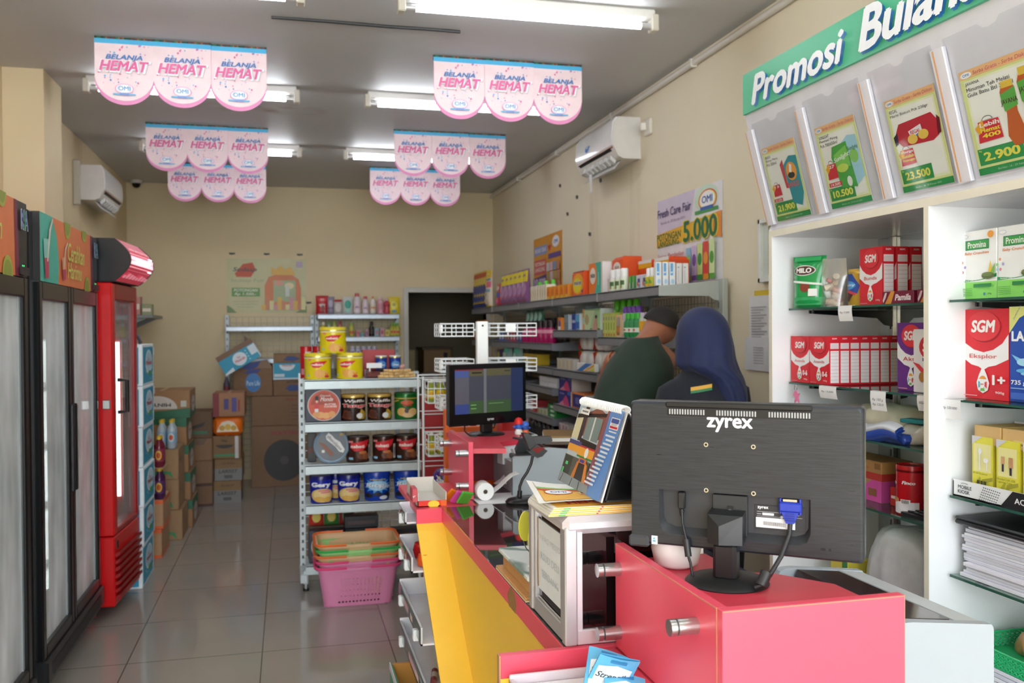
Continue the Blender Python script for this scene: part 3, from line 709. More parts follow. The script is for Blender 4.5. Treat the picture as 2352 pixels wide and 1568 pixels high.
# blue and white water boxes stacked beside the red fridge
bl = [R(.06, .05, .93, .93, '#2c9cc0'), E(.55, .56, .3, .3, '#dfeaf0'), E(.55, .56, .25, .25, '#bcdcea'), T('Le', .52, .64, .12, .1, '#c8505c', .03), T('Minerale', .55, .54, .46, .12, '#c8505c', .03), E(.6, .28, .14, .06, '#4e9c5c')]
rnd = random.Random(9)
for k in range(12): x = rnd.uniform(.12, .88); y = rnd.uniform(.1, .88); r = rnd.uniform(.015, .035); bl.append(E(x, y, r, r*1.1, '#a9dcea', 8))
bl2 = bl + [R(.75, .72, .9, .9, '#d6e6ee')]
zz = 0
for k in range(6):
    h = (.25, .235, .235, .24, .245, .25)[k]
    b = carton(.3, .46, h-.002, '#e3eef3', bl, bl2 if k in (4, 5) else bl, False)
    put(b, 'water_carton', (-1.0+(.0, .006, .012, .006, .012, .01)[k], 5.74+.015*(k % 2), zz), 'blue and white water carton %s' % ('on the floor, lowest of the stack beside the red fridge', 'second from the bottom of the stack beside the red fridge', 'third from the bottom of the stack beside the red fridge', 'third from the top of the stack beside the red fridge', 'second from the top of the stack beside the red fridge', 'topmost of the stack beside the red fridge')[k], 'carton', group='blue water cartons beside the red fridge')
    zz += h
b = B(); b.tube([(-.06, .1, 0), (-.04, .08, .05), (0, .05, .012), (.05, .03, .055), (.07, .06, .01)], .012, '#4c4650', 6); b.tube([(0, .1, 0), (.02, .1, .06), (.05, .12, .05), (.06, .12, 0)], .012, '#76707c', 6)
put(b, 'cable_bundle', (-.93, 5.78, zz), 'dark bundle of cable lying on top of the blue water cartons', 'cable', smooth=50)
# shelf on the left wall in the far corner
t = thing('wall_shelf', 'grey wall shelf above the cartons in the back left corner', 'shelf', (XL, 8.9, 1.69))
b = B(); b.box(0, .35, 0, .7, -.03, 0, mat('#8d9294', .4, .3), .003); b.obj('board', t)
for y in (.02, .66):
    b = B(); b.prism([(0, 0), (.3, 0), (0, -.14)], (0, y, -.03), (1, 0, 0), (0, 0, 1), -.012, mat('#8d9294', .4, .3)); b.obj('bracket', t)
for k, (x, w, h, c, l) in enumerate(((.06, .08, .13, '#d9c9b9', 'cream box at the back of the wall shelf'), (.16, .08, .17, '#c98f86', 'pink and cream box on the wall shelf'), (.25, .09, .1, '#9aa07a', 'olive box at the front of the wall shelf'))):
    put(B().box(0, w, 0, .12, 0, h, c, .003).art([R(.1, .3, .9, .6, '#efe6da')], flat((0, 0, 0), (w, 0, 0), (0, 0, h))), 'product_box', (XL+x, 8.93, 1.69), l + ' in the far left corner', 'box')

# cartons along the left wall
OR = '#d9612c'
of = [R(0, .86, 1, 1, OR), R(0, 0, 1, .1, OR), E(.6, .66, .1, .09, '#c8323c'), R(.5, .63, .7, .66, '#e8d8c8'), T('Vibrant', .52, .48, .62, .2, '#e8d9c6', .03, .2), E(.55, .36, .3, .05, '#e8d9c6'), E(.55, .385, .29, .045, '#b3947a'), R(.08, .3, .7, .32, '#d8713c'), R(.08, .12, .7, .27, '#c98a5c')]
for k in range(2):
    put(carton(.34, .38, .195, '#b08a68', of, [R(0, .86, 1, 1, OR), R(0, 0, 1, .1, OR)]), 'drink_carton', (-1.01+.012*k, 6.5, .197*k), ('orange-banded drink carton on the floor beside the blue water cartons', 'orange-banded drink carton stacked on the floor one, under the juice bottles')[k], 'carton', group='orange-banded drink cartons')
jb = {}
def juice(name, liquid, lab1, lab2):
    def mk():
        t = thing('juice_bottle', '', 'bottle'); r = .031
        b = B(); b.lathe([(0, 0), (r*.85, 0), (r, .012), (r, .13), (r*.95, .145), (r*.5, .175), (r*.42, .19), (0, .19)], mat(liquid, .12), 14)
        b.lathe([(r*1.015, .04), (r*1.015, .125)], lab1, 14); b.art([E(.5, .5, .22, .38, lab2), E(.5, .5, .14, .24, '#c8502a')], round_face(r*1.02, .04, .085, 180, 360), .0005, .1)
        b.obj('bottle_body', t, smooth=40)
        b = B(); b.cyl((0, 0, .188), (0, 0, .21), r*.5, mat('#d9b52c', .4), n=12); b.obj('cap', t, smooth=40)
        return t
    return Stock(mk)
PUR = juice('p', '#4a1f4c', '#5c2a63', '#d9b53a'); DRK = juice('d', '#6e2030', '#8f2f4a', '#d9b53a'); CLR = juice('c', '#aab7c2', '#8fb3cc', '#cfd6dc')
for i in range(3):
    for j in range(2):
        PUR.put((-.855-.066*i, 6.54+.066*j, .393), 'purple juice bottle, %s of the %s row on the orange-banded carton' % (('rightmost', 'middle', 'leftmost')[i], ('front', 'back')[j]), group='purple juice bottles')
b = B(); b.box(-.2, 0, 0, .22, 0, .004, '#a98a68'); put(b, 'cardboard_sheet', (-.82, 6.5, .605), 'cardboard layer sheet between the purple and the red juice bottles', 'sheet')
for i in range(3):
    for j in range(2):
        DRK.put((-.855-.066*i, 6.54+.066*j, .61), 'dark red juice bottle, %s of the %s row above the purple bottles' % (('rightmost', 'middle', 'leftmost')[i], ('front', 'back')[j]), group='dark red juice bottles')
uk = [T('cuk', .5, .73, .42, .22, '#1d1a18', .04), T('AROMA', .5, .6, .3, .05, '#2a2420', .02), R(.3, .46, .6, .475, '#7c6248'), R(.3, .42, .6, .435, '#7c6248'), R(.3, .38, .55, .395, '#7c6248'), P([(.3, .04), (.42, .2), (.5, .06), (.58, .2), (.66, .08), (.78, .22), (.9, .05), (.86, .26), (.7, .3), (.5, .28), (.34, .18)], '#2f8a55'), P([(.2, .06), (.24, .2), (.3, .05)], '#2f8a55')]
for k in range(3):
    put(carton(.36, .4, .222, '#9c7c5a', uk, [R(.1, .5, .5, .7, '#7c6248')]), 'noodle_carton', (-.965+.022*(k == 0)-.0*k, 7.02, .2235*k), 'brown carton with black cuk lettering, %s of three left of the aisle' % ('lowest', 'middle', 'topmost')[k], 'carton', group='brown cartons with green palm print')
for i in range(2):
    for j in range(2):
        CLR.put((-.835-.07*i, 7.06+.075*j, .672), 'clear yellow-capped bottle, %s of the %s row on the topmost cuk carton' % (('right', 'left')[i], ('front', 'back')[j]), group='clear yellow-capped bottles')
GR = '#1f6244'
myf = [R(0, 0, 1, .22, GR), P([(.0, .22), (1, .22), (1, .36), (.5, .26), (0, .26)], GR), E(.42, .33, .36, .48, '#c9c4bc', 26, 0, pi), T('MINYAK', .42, .48, .5, .13, '#3a332c', .04, 0, pi), R(.84, .4, .94, .62, '#b9bdb0')]
mys = [R(0, 0, 1, .24, GR), E(.55, .45, .3, .3, '#bdb9b6'), R(.35, .42, .75, .5, '#8d8a88')]
mys2 = [P([(0, 1), (1, 1), (1, .6), (0, .72)], GR), E(.55, .42, .28, .34, '#bdb9b6'), R(.35, .42, .75, .5, '#8d8a88')]
z = 0
for k in range(5):
    h = .215; top = k == 4
    put(carton(.40+.02*top, .45, h-.002, '#9a7552', myf if top else [P([(0, 1), (1, 1), (1, .66), (.3, .8), (0, .8)], GR)], mys if top else mys2), 'oil_carton', (-.985+.05*(4-k)*.25 + (.03 if top else 0), 7.46, z), 'brown and green oil carton, %s in its stack by the left wall' % ('lowest', 'second from the bottom', 'third from the bottom', 'second from the top', 'topmost')[k], 'carton', group='brown and green oil cartons')
    z += h
# next stack further back
dz = [(0, .2, '#7d5f47', [R(0, 0, 1, .12, '#4a2a22'), R(0, .9, 1, 1, '#4a2a22'), P([(.3, .4), (.45, .75), (.5, .55), (.62, .5), (.4, .3)], '#cfc9c2')], 'brown carton with dark bands and a white mark, lowest beside the greyish cartons'), (.2, .2, '#85694f', [R(.05, .3, .5, .8, '#28509a'), T('AVO', .27, .55, .36, .3, '#7da0d0', .03), R(.05, .1, .5, .2, '#5a6fa0')], 'brown carton with a blue square label, second from the floor'),
      (.4, .2, '#8a6a4e', [R(.0, .0, .02, 1, '#5f4835'), P([(.1, 1), (.9, 1), (.8, .72), (.3, .7)], '#6d523c')], 'plain brown carton with a loose flap, third from the floor'), (.6, .23, '#6d5440', [P([(.1, .55), (.5, .45), (.85, .62), (.8, .45), (.5, .32), (.12, .4)], '#2a211c'), R(.1, .15, .9, .28, '#3f6a4c')], 'brown carton with a black smile mark, topmost beside the oil cartons')]
for z, h, c, fr, l in dz:
    put(carton(.36, .4, h-.002, c, fr, [R(.3, .3, .5, .5, '#9a8a80')]), 'grocery_carton', (-.83, 8.32, z), l, 'carton')
la = [R(0, 0, 1, .55, '#7c7a78'), T('LARISST', .5, .42, .7, .16, '#3f3a38', .03, .2), R(.35, .1, .65, .25, '#55524f'), T('AIR MINUM', .5, .78, .5, .1, '#6d5138', .03)]
ls = [R(0, 0, 1, .6, '#6a6866')]
for k in range(2):
    put(carton(.235, .42, .196, '#8c6f4c', la, ls), 'water_carton', (-.535+.01*k, 8.46, .198*k), ('brown and grey water carton on the floor at the bottom of the stack', 'brown and grey water carton second from the floor under the noodle carton')[k], 'carton', group='brown and grey water cartons')
put(carton(.25, .42, .2, '#866848', [E(.45, .62, .3, .16, '#2a231d', 20, pi, 2*pi), R(.1, .1, .8, .2, '#3f8a5c'), R(.8, 0, .92, 1, '#c9c6c4'), T('Mie', .45, .8, .2, .12, '#3a2e24', .03)], [E(.5, .6, .3, .16, '#2a231d', 20, pi, 2*pi)]), 'noodle_carton', (-.54, 8.44, .397), 'brown noodle carton with a black smile under the orange bag bundle', 'carton')
b = B(); b.box(-.125, .125, 0, .36, 0, .17, mat('#e8731c', .25), .03); b.art([P([(.12, .2), (.88, .2), (.8, .5), (.7, .7), (.5, .78), (.3, .7), (.2, .5)], '#e9dcc0'), E(.3, .4, .1, .14, '#c89a3a'), E(.5, .45, .1, .16, '#d8b03a'), E(.7, .4, .1, .14, '#c89a3a')], front(.25, .17), .0006); b.art([P([(.1, .2), (.9, .2), (.8, .7), (.2, .7)], '#c8a03a'), R(.25, .35, .75, .6, '#6d6a4a')], flat((.125, 0, 0), (0, .36, 0), (0, 0, .17)), .0006)
put(b, 'snack_bundle', (-.525, 8.46, .6), 'orange plastic-wrapped bundle of snack packs on the noodle carton', 'bundle', smooth=50)
put(carton(.27, .4, .21, '#a4785a', [R(0, 0, .2, 1, '#7c2026'), R(.35, .3, .5, .75, '#3f3a7a'), R(.6, .2, .75, .8, '#4a4490'), R(.8, .2, .85, .7, '#8a2a32')], [R(0, .45, 1, .52, '#5c1d22'), E(.2, .8, .1, .1, '#4a2a3a'), E(.7, .25, .12, .12, '#4a2a3a')]), 'grocery_carton', (-.515, 8.44, .772), 'brown carton with red edge and blue marks topmost above the orange bundle', 'carton')
# air conditioner cartons and what lies on them
pt = [T('POLYTRON', .42, .88, .38, .06, '#a03a44', .04), E(.37, .43, .23, .34, '#33302e', 40), E(.37, .43, .05, .07, '#4a4644'), R(.66, .12, .98, .7, '#725840'), R(.668, .132, .972, .688, '#85684f')]
put(carton(.85, .22, .6, '#85684f', pt, (), True, var=.04), 'appliance_carton', (.07, 9.2, .0), 'large brown appliance carton printed with a dark fan circle, on the floor', 'carton')
pt2 = [T('POLYTRON', .53, .88, .28, .09, '#8a3a3e', .04)] + [R(.45, .66-.12*k, .7-.05*(k % 2), .69-.12*k, '#6d5440') for k in range(5)] + [R(.41, .65-.12*k, .43, .7-.12*k, '#7c5a44') for k in range(5)]
put(carton(.85, .22, .29, '#85684f', pt2, (), True, var=.04), 'appliance_carton', (.075, 9.2, .602), 'wide brown appliance carton lying on the fan-printed carton', 'carton')
pl = [E(.5, .5, .2, .34, '#3a78b8', 26), T('Pure Life', .5, .48, .34, .18, '#b9cfe4', .03), P([(.25, .86), (.4, .96), (.7, .99), (.62, .86), (.4, .82)], '#2a3f8a')]
b = carton(.37, .3, .27, '#84664b', pl); b.prism([(0, 0), (.37, 0), (.32, .09), (.06, .05)], (-.185, 0, .27), (1, 0, 0), (0, 0, 1), -.006, '#84664b'); b.art([P([(.22, .02), (.32, .2), (.55, .24), (.7, .3), (.6, .05), (.4, -.05)], '#2a3f8a')], flat((-.185, -.001, .27), (.37, 0, 0), (0, 0, .27)), .0006)
put(b, 'water_carton', (-.33, 9.22, .894), 'brown water carton with a round blue label under the tilted blue box', 'carton')
b = carton(.38, .2, .15, '#dfeaf0', [R(.0, .0, .97, 1, '#2c9cc0'), E(.5, .52, .18, .42, '#dfeaf0'), T('Le', .5, .66, .07, .16, '#c8505c', .03), T('Minerale', .5, .46, .27, .2, '#c8505c', .03), R(.8, .35, .97, .95, '#d5e4ec'), P([(.0, 0), (.25, 0), (.25, .25), (0, .1)], '#dfeaf0')] + [E(.72, .2+.2*k, .02, .05, '#a9dcea') for k in range(4)], (), False)
b.box(-.19, .19, .0, .006, .15, .2, '#7a5a42'); b.prism([(0, 0), (.05, 0), (.03, .05)], (.12, 0, .2), (1, 0, 0), (0, 0, 1), -.005, '#5c4230')
o = put(b, 'water_carton', (-.41, 9.12, 1.2), 'open blue and white water box tilted on the brown cartons by the back wall', 'carton', rot=(0, -.53, 0))
b = carton(.29, .3, .155, '#84664b', [P([(.4, .45), (.55, .7), (.8, .66), (.98, .5), (.8, .3), (.55, .28)], '#26407f'), T('VITAMIN', .7, .86, .55, .14, '#33302c', .04)])
put(b, 'leaf_carton', (.005, 9.21, .894), 'brown carton with a blue leaf under the right blue water box', 'carton')
b = carton(.27, .28, .165, '#d9e6ee', [R(.02, .12, .98, 1, '#2c9cc0'), E(.5, .9, .28, .35, '#dfeaf0', 24, pi, 2*pi), T('Minerale', .5, .86, .36, .12, '#c8505c', .03), R(.04, .18, .4, .36, '#cfe2ec')], (), False)
put(b, 'water_carton', (-.005, 9.2, 1.051), 'upright blue and white water box on the leaf carton', 'carton')
put(carton(.27, .2, .09, '#8f6f52', [P([(.35, .3), (.5, .75), (.75, .7), (.95, .4), (.7, .15)], '#26407f')]), 'leaf_carton', (.0, 9.21, 1.218), 'flat brown carton with a blue leaf on top of the upright blue box', 'carton')
b = B(); b.lathe([(0, 0), (.03, 0), (.03, .12), (.012, .17), (.012, .19), (0, .19)], '#56506a', 10, (0, 0, 0)); b.lathe([(.0305, .03), (.0305, .1)], '#7a2a3c', 10)
put(b, 'juice_bottle', (-.585, 9.3, .894), 'dark bottle standing left of the round-label water carton', 'bottle', smooth=40)

# wire-backed shelving on the back wall
POST = mat('#9da4a6', .4, .4); SHELF = mat('#b4bdc6', .3, .3); MESHW = mat('#8c8a7c', .4, .4)
def post(b, x, y, z0, z1, w=.02, n=24, m=None):
    b.box(x-w, x+w, y-.012, y+.012, z0, z1, m or POST, .002)
    for k in range(n): z = z0+(z1-z0)*(k+.5)/n; b.box(x-.006, x+.006, y-.0135, y-.012, z-.012*(z1-z0)/1.6, z+.012*(z1-z0)/1.6, '#4f5557')
def meshpanel(b, x0, x1, y, z0, z1, s, r, m, vert=None):
    n = int((x1-x0)/s); k = int((z1-z0)/s)
    for i in range(n+1): x = x0+(x1-x0)*i/n; b.box(x-r, x+r, y-r, y+r, z0, z1, m)
    for i in range(k+1): z = z0+(z1-z0)*i/k; b.box(x0, x1, y+r, y+3*r, z-r, z+r, m)
def tray(b, x0, x1, y0, y1, z, lip, m=None):           # folded steel shelf, front lip at y0
    m = m or SHELF
    b.box(x0, x1, y0, y1, z-.006, z, m); b.box(x0, x1, y0, y0+.008, z-lip, z+.004, m, .002); b.box(x0, x1, y1-.01, y1, z-lip*.6, z-.006, m)
def wallrack(name, lab, x0, x1, shelves, loc):
    t = thing(name, lab, 'shelving', loc)
    for x in (x0, x1):
        b = B(); post(b, x, 0, 0, 1.7); b.obj('upright', t)
    b = B(); meshpanel(b, x0+.03, x1-.03, .012, .12, 1.68, .06, .0018, MESHW); b.obj('mesh_panel', t)
    for z in shelves:
        b = B(); tray(b, x0+.005, x1-.005, -.28, -.012, z, .045)
        for x in (x0, x1-.02): b.prism([(-.012, 0), (-.26, 0), (-.012, -.06)], (x+.005, 0, z-.006), (0, 1, 0), (0, 0, 1), .006, POST)
        b.obj('shelf', t)
    return t
wallrack('wire_shelving', 'empty grey wire-backed shelving on the back wall behind the cartons', -.6, .255, (1.58, 1.255), (0, 9.72, 0))
wallrack('wire_shelving', 'stocked grey wire-backed shelving on the back wall beside the doorway', .3, 1.14, (1.70, 1.467, 1.235, .09), (0, 9.72, 0))
# ---------------------------------------------------------------- goods makers (local front to -Y, base at z = 0)
def tin(r, h, body, art, lid=None, lidh=.018, name='biscuit_tin', cat='tin', a0=180, a1=360, rim='#c9b45a', taper=0.):
    def mk():
        t = thing(name, '', cat); r0 = r-taper
        b = B(); b.lathe([(0, 0), (r0*.98, 0), (r0, .004), (r, h-lidh), (0, h-lidh)], mat(body, .25), 32)
        if art: b.art(art, round_face(r0+.0003, .004, h-lidh-.006, a0, a1, r1=r+.0003), .0004, .06)
        b.obj('tin_body', t, smooth=40)
        b = B(); b.lathe([(r*1.015, h-lidh-.003), (r*1.02, h-.004), (r*.99, h), (r*.93, h), (r*.91, h-.004), (0, h-.004)], mat(lid or body, .25), 32)
        if rim: b.lathe([(r*1.022, h-lidh-.004), (r*1.028, h-lidh), (r*1.022, h-lidh+.003)], mat(rim, .25, .6), 32)
        b.obj('lid', t, smooth=40)
        return t
    return Stock(mk)
def boxes(w, d, h, c, fr=(), sd=(), tp=(), name='product_box', cat='box', rough=.45, b_=.002):
    def mk():
        b = B(); b.box(-w/2, w/2, 0, d, 0, h, mat(c, rough, 0, .03), b_)
        if fr: b.art(fr, front(w, h), .0004)
        if sd: b.art(sd, flat((w/2, 0, 0), (0, d, 0), (0, 0, h)), .0004)
        if tp: b.art(tp, flat((-w/2, 0, h), (w, 0, 0), (0, d, 0)), .0004)
        return tag(b.obj(name), None, cat)
    return Stock(mk)
def bottle(prof, body, cap, lab=None, art=None, name='bottle', cat='bottle', rough=.25, capr=None, sx=1., sy=1., n=16, capname='cap'):
    """prof: [(r, z)...] up to the neck; cap: (radius, height, colour); lab: (z0, z1, colour)"""
    def mk():
        t = thing(name, '', cat)
        b = B(); b.lathe([(0, 0)] + list(prof) + [(0, prof[-1][1])], mat(body, rough), n, sx=sx, sy=sy)
        if lab:
            def rad_at(z):
                for (r0, z0), (r1, z1) in zip(prof, prof[1:]):
                    if z0 <= z <= z1 and z1 > z0: return r0+(r1-r0)*(z-z0)/(z1-z0)
                return prof[0][0]
            zs = sorted({lab[0], lab[1]} | {z for _, z in prof if lab[0] < z < lab[1]})
            b.lathe([(rad_at(z)+.0006, z) for z in zs], mat(lab[2], .4), n, sx=sx, sy=sy)
            if art: b.art(art, round_face(rad_at((lab[0]+lab[1])/2)+.001, lab[0], lab[1]-lab[0], 190, 350, sx, sy), .0003, .1)
        b.obj('bottle_body', t, smooth=45)
        b = B(); z = prof[-1][1]; r, h, c = cap
        b.lathe([(r, z-.002), (r, z+h*.9), (r*.85, z+h), (0, z+h)], mat(c, .35), n); b.obj(capname, t, smooth=40)
        return t
    return Stock(mk)
def pouch(w, h, d, c, art, name='pouch', cat='pouch', rough=.3, gus=.5):
    def mk():
        b = B(); nu, nv = 10, 10
        def prof(u, v):
            e = (1-abs(2*u-1)**3); k = d*.5*e*(1-v)**gus*min(1, .35+v*6)
            return k
        def xx(u, v): return (u-.5)*w*(1-.05*sin(pi*v))
        b.grid(lambda u, v: V((xx(u, v), -prof(u, v), h*v)), nu, nv, mat(c, rough))
        b.grid(lambda u, v: V((xx(1-u, v), prof(1-u, v)+.001, h*v)), nu, nv, mat(c, rough))
        b.art(art, lambda x, y, dd: V((xx(x, y), -prof(x, y)-dd*2-.0006, h*y)), .0004, .1)
        return tag(b.obj(name, smooth=60), None, cat)
    return Stock(mk)
def at(o, label, group=None):
    tag(o, label, None, group); return o

# stock of the back wall rack (shelf tops 1.704, 1.471, 1.239)
YBk = 9.5
pouch(.13, .19, .07, '#b81f26', [P([(.2, .05), (.8, .05), (.75, .55), (.25, .55)], '#d9c9c4'), E(.5, .78, .35, .12, '#d8343a'), T('so', .5, .78, .3, .12, '#f0d9d9', .04), E(.55, .3, .15, .18, '#8a3a30')]).put((.35, YBk, 1.704), 'red detergent pouch leftmost on the top shelf of the back wall rack')
pouch(.08, .18, .06, '#8c8796', [R(.1, 0, .9, .35, '#4f3a7a'), E(.5, .6, .3, .2, '#b9b4c4')]).put((.435, YBk, 1.704), 'grey and violet pouch beside the red pouch on the back wall rack')
pouch(.1, .15, .06, '#b4aca6', [E(.5, .45, .35, .3, '#cfc9c4'), R(.1, .85, .9, 1, '#b0343a')]).put((.51, YBk, 1.704), 'silver pouch with red top edge on the back wall rack')
pouch(.1, .18, .06, '#c9cdc8', [E(.5, .55, .35, .25, '#3fa390'), E(.5, .2, .3, .12, '#9fd0c4')]).put((.61, YBk, 1.704), 'white pouch with teal print on the back wall rack top shelf')
pw = [(.036, .004), (.04, .02), (.034, .075), (.04, .13), (.034, .165), (.014, .185)]
POW = bottle(pw, '#dcd4d6', (.022, .03, '#c8505c'), (.02, .13, '#e6d5da'), [E(.5, .75, .25, .18, '#d0506a'), E(.5, .35, .3, .18, '#c87a92'), E(.45, .5, .1, .08, '#6aa0cc')], 'powder_bottle')
POW.put((.705, YBk, 1.704), 'taller white and pink powder bottle on the top shelf of the back rack')
POW.put((.79, YBk, 1.704), 'smaller white and pink powder bottle with red cap on the back rack', scale=(.9, .9, .86))
bottle(pw, '#dcd6d2', (.012, .03, '#d98a3a'), (.02, .13, '#e6dccb'), [E(.5, .5, .3, .4, '#d98a3a')], 'powder_bottle').put((.868, YBk, 1.704), 'white bottle with orange label between the powder bottles, back rack', scale=(.8, .8, .86))
bottle(pw, '#d9a9b4', (.02, .02, '#e3c9cf'), (.02, .13, '#cf8f9f'), None, 'powder_bottle').put((.945, YBk, 1.704), 'pale pink bottle near the right end of the back rack top shelf', scale=(.95, .95, .85))
bottle(pw, '#c4485a', (.026, .03, '#d9b4bc'), (.1, .13, '#a8303f'), None, 'powder_bottle').put((1.01, YBk-.02, 1.704), 'deep pink bottle beside the yellow pouch on the back rack', scale=(.8, .8, .75))
pouch(.13, .18, .06, '#d9c21f', [E(.5, .5, .3, .22, '#e6dc6a'), R(.3, .1, .7, .22, '#4a8ab0'), E(.5, .55, .15, .1, '#b9b04a')]).put((1.085, YBk, 1.704), 'yellow pouch rightmost on the top shelf of the back wall rack')
sm = [(.024, .003), (.026, .01), (.026, .08), (.02, .1), (.01, .11)]
YEL = bottle(sm, '#b7b545', (.012, .03, '#6fae3a'), (.02, .07, '#c9c85a'), [E(.5, .5, .25, .3, '#c8503c')], 'soap_bottle')
for x, c, l in ((.36, '#e0e0d8', 'yellow soap bottle with white cap leftmost on the middle back shelf'),):
    bottle([(.03, .003), (.034, .02), (.034, .09), (.014, .12)], '#c4bb3a', (.014, .03, c), (.02, .08, '#d3cc5a'), None, 'soap_bottle').put((x, YBk, 1.471), l)
for i, (x, c) in enumerate(((.42, '#5fa83f'), (.47, '#9fbf3a'), (.53, '#b03a3a'))):
    bottle([(.024, .003), (.027, .02), (.027, .1), (.012, .13)], ('#a9b89a', '#b9bf6a', '#b97a6a')[i], (.012, .03, c), None, None, 'soap_bottle').put((x, YBk+.02, 1.471), '%s-capped bottle behind the top yellow biscuit tin on the back rack' % ('green', 'lime', 'red')[i])
bottle([(.022, .003), (.028, .03), (.028, .08), (.012, .12)], '#c9c653', (.013, .025, '#8fc03a'), (.02, .08, '#b9c04a'), [E(.5, .4, .3, .3, '#c8603c')], 'soap_bottle').put((.645, YBk, 1.471), 'lime-capped yellow bottle right of the top yellow biscuit tin')
for x, w, h, c, c2, l in ((.71, .035, .07, '#c9868c', '#b8505c', 'small pink tube pack on the middle back shelf'), (.755, .035, .035, '#6fa3b0', '#3f7f90', 'tiny teal pack on the middle back shelf'), (.805, .03, .075, '#b58a9f', '#7a4a6a', 'small mauve pack left of the black bottle'), (.905, .045, .085, '#7fa6b0', '#c46a74', 'pale blue box right of the black bottle'), (.962, .045, .085, '#c9929c', '#a84a5c', 'pink box on the middle back shelf'), (1.015, .045, .07, '#c9b95a', '#9a8a2a', 'small yellow jar pack on the middle back shelf')):
    boxes(w, .04, h, c, [E(.5, .5, .3, .25, c2)]).put((x, YBk, 1.471), l)
bottle([(.024, .003), (.026, .01), (.026, .09), (.014, .11), (.014, .12)], '#1c1a1a', (.016, .035, '#141414'), (.03, .08, '#3a2a22'), None, 'sauce_bottle').put((.853, YBk, 1.471), 'black bottle with black cap on the middle back shelf')
for i in range(3): YEL.put((1.065+.03*i, YBk+.02-.01*i, 1.471), 'yellow-green bottle %s of the three at the right end of the back shelf' % ('leftmost', 'middle', 'rightmost')[i], group='yellow-green bottles on the back shelf')
CYL = bottle([(.024, .002), (.026, .005), (.026, .11), (.022, .118)], '#b9b7cc', (.022, .012, '#d5d5dc'), (.02, .1, '#c9c6dc'), [E(.5, .45, .28, .3, '#5d4a86')], 'spray_can')
for i in range(5): CYL.put((.655+.056*i, YBk, 1.239), 'lilac and white cylinder %s in the row under the middle back shelf' % nth(i, 5), group='lilac cylinders on the back rack')

# ---------------------------------------------------------------- white gondola shelf in the aisle
WM = mat('#c9d6d8', .35, .1); WMP = mat('#c4ccce', .4, .2)
GX0, GX1, GYF, GYB = .092, .768, 5.35, 5.66
t = thing('gondola_shelf', 'white metal gondola shelf stocked with biscuit tins in the aisle', 'shelving', ((GX0+GX1)/2, GYB, 0))
w = (GX1-GX0)/2
for s in (-1, 1):
    b = B(); post(b, s*(w+.012), 0, .03, 1.27, .018, 26, WMP); b.box(s*(w+.012)-.02, s*(w+.012)+.02, -.25, .02, .05, .1, WMP, .003); b.obj('upright', t)
    b = B(); b.cyl((s*w, -.215, 0), (s*w, -.215, .012), .018, '#1a1a1a'); b.cyl((s*w, -.215, .012), (s*w, -.215, .06), .007, WMP); b.box(s*w-.014, s*w+.014, -.235, -.195, .04, .12, WMP, .003); b.obj('foot', t, smooth=40)
b = B(); meshpanel(b, -w, w, 0, .14, 1.25, .05, .0016, WMP); b.obj('mesh_panel', t)
for z, y0 in ((1.24, -.31), (.992, -.31), (.747, -.31), (.517, -.31), (.15, -.25)):
    b = B(); tray(b, -w, w, y0, -.006, z, .052, WM)
    for k in range(2): b.box(-w+.2+.3*k, -w+.26+.3*k, y0-.001, y0, z-.04, z-.01, mat('#d9e6e8', .15))
    b.obj('shelf', t)
SZ = (1.244, .996, .751, .521, .154)
YG = 5.45
yel = '#e0cc12'
nab = lambda b2: [R(0, .93, 1, 1, '#e8dca0'), P([(.3, .72), (.3, .62), (.36, .52), (.5, .5), (.62, .66), (.72, .82), (.45, .8)], '#d3202c'), T('nabati', .46, .66, .28, .11, '#f6f0e6', .04), E(.5, .24, .12, .2, '#e0a24a'), E(.62, .22, .1, .17, '#e2b060'), P([(.64, .3), (.7, .22), (.76, .32), (.74, .12), (.66, .12)], '#dd8a2a'), E(.7, .1, .07, .06, '#c8303a'), R(.24, .84, .32, .92, '#e37a6a'), R(.22, .12, .27, .2, '#6fb8d6')]
def tins_yellow():
    return tin(.077, .152, yel, nab(0), '#dccb30', .02, rim='#e6d98a')
TY = tins_yellow()
TY.put((.172, YG, SZ[0]), 'yellow biscuit tin at the bottom left of the pyramid on the gondola', rz=.05, group='yellow biscuit tins')
TY.put((.358, YG, SZ[0]), 'yellow biscuit tin at the bottom right of the pyramid on the gondola', rz=-.28, group='yellow biscuit tins')
TY.put((.26, YG-.01, SZ[0]+.1525), 'yellow biscuit tin on top of the pyramid on the gondola', rz=.0, group='yellow biscuit tins')
RT = tin(.034, .19, '#bf1a24', [R(.45, .62, .85, .9, '#d9d5d6'), R(.2, .1, .4, .3, '#d9888c')], '#b01820', .012, 'snack_tube', rim=None)
for i, x in enumerate((.088, .16)): RT.put((x+.02, 5.6, SZ[0]), 'tall red snack tube %s behind the bottom left yellow tin' % ('left', 'right')[i], group='red snack tubes on the gondola')
pouch(.07, .14, .05, '#8f8a86', [R(.1, .1, .9, .4, '#55504e')], rough=.2).put((.265, 5.57, SZ[0]), 'silver bag between the two bottom yellow tins')
b = B(); T_ = glass('clear_plastic', '#eef2f2', .12); b.box(0, .1, 0, .1, 0, .004, T_).box(0, .1, 0, .003, 0, .05, T_).box(0, .003, 0, .1, 0, .05, T_).box(.097, .1, 0, .1, 0, .05, T_); b.box(.006, .094, .008, .09, .005, .035, '#b5524c', .004); b.box(.005, .095, -.003, 0, .06, .09, '#e4e6ea'); b.box(.02, .026, -.002, 0, .04, .06, '#e4e6ea')
put(b, 'snack_tray', (.45, 5.42, SZ[0]), 'small clear tray of red snacks with a white tag beside the yellow tins', 'tray')
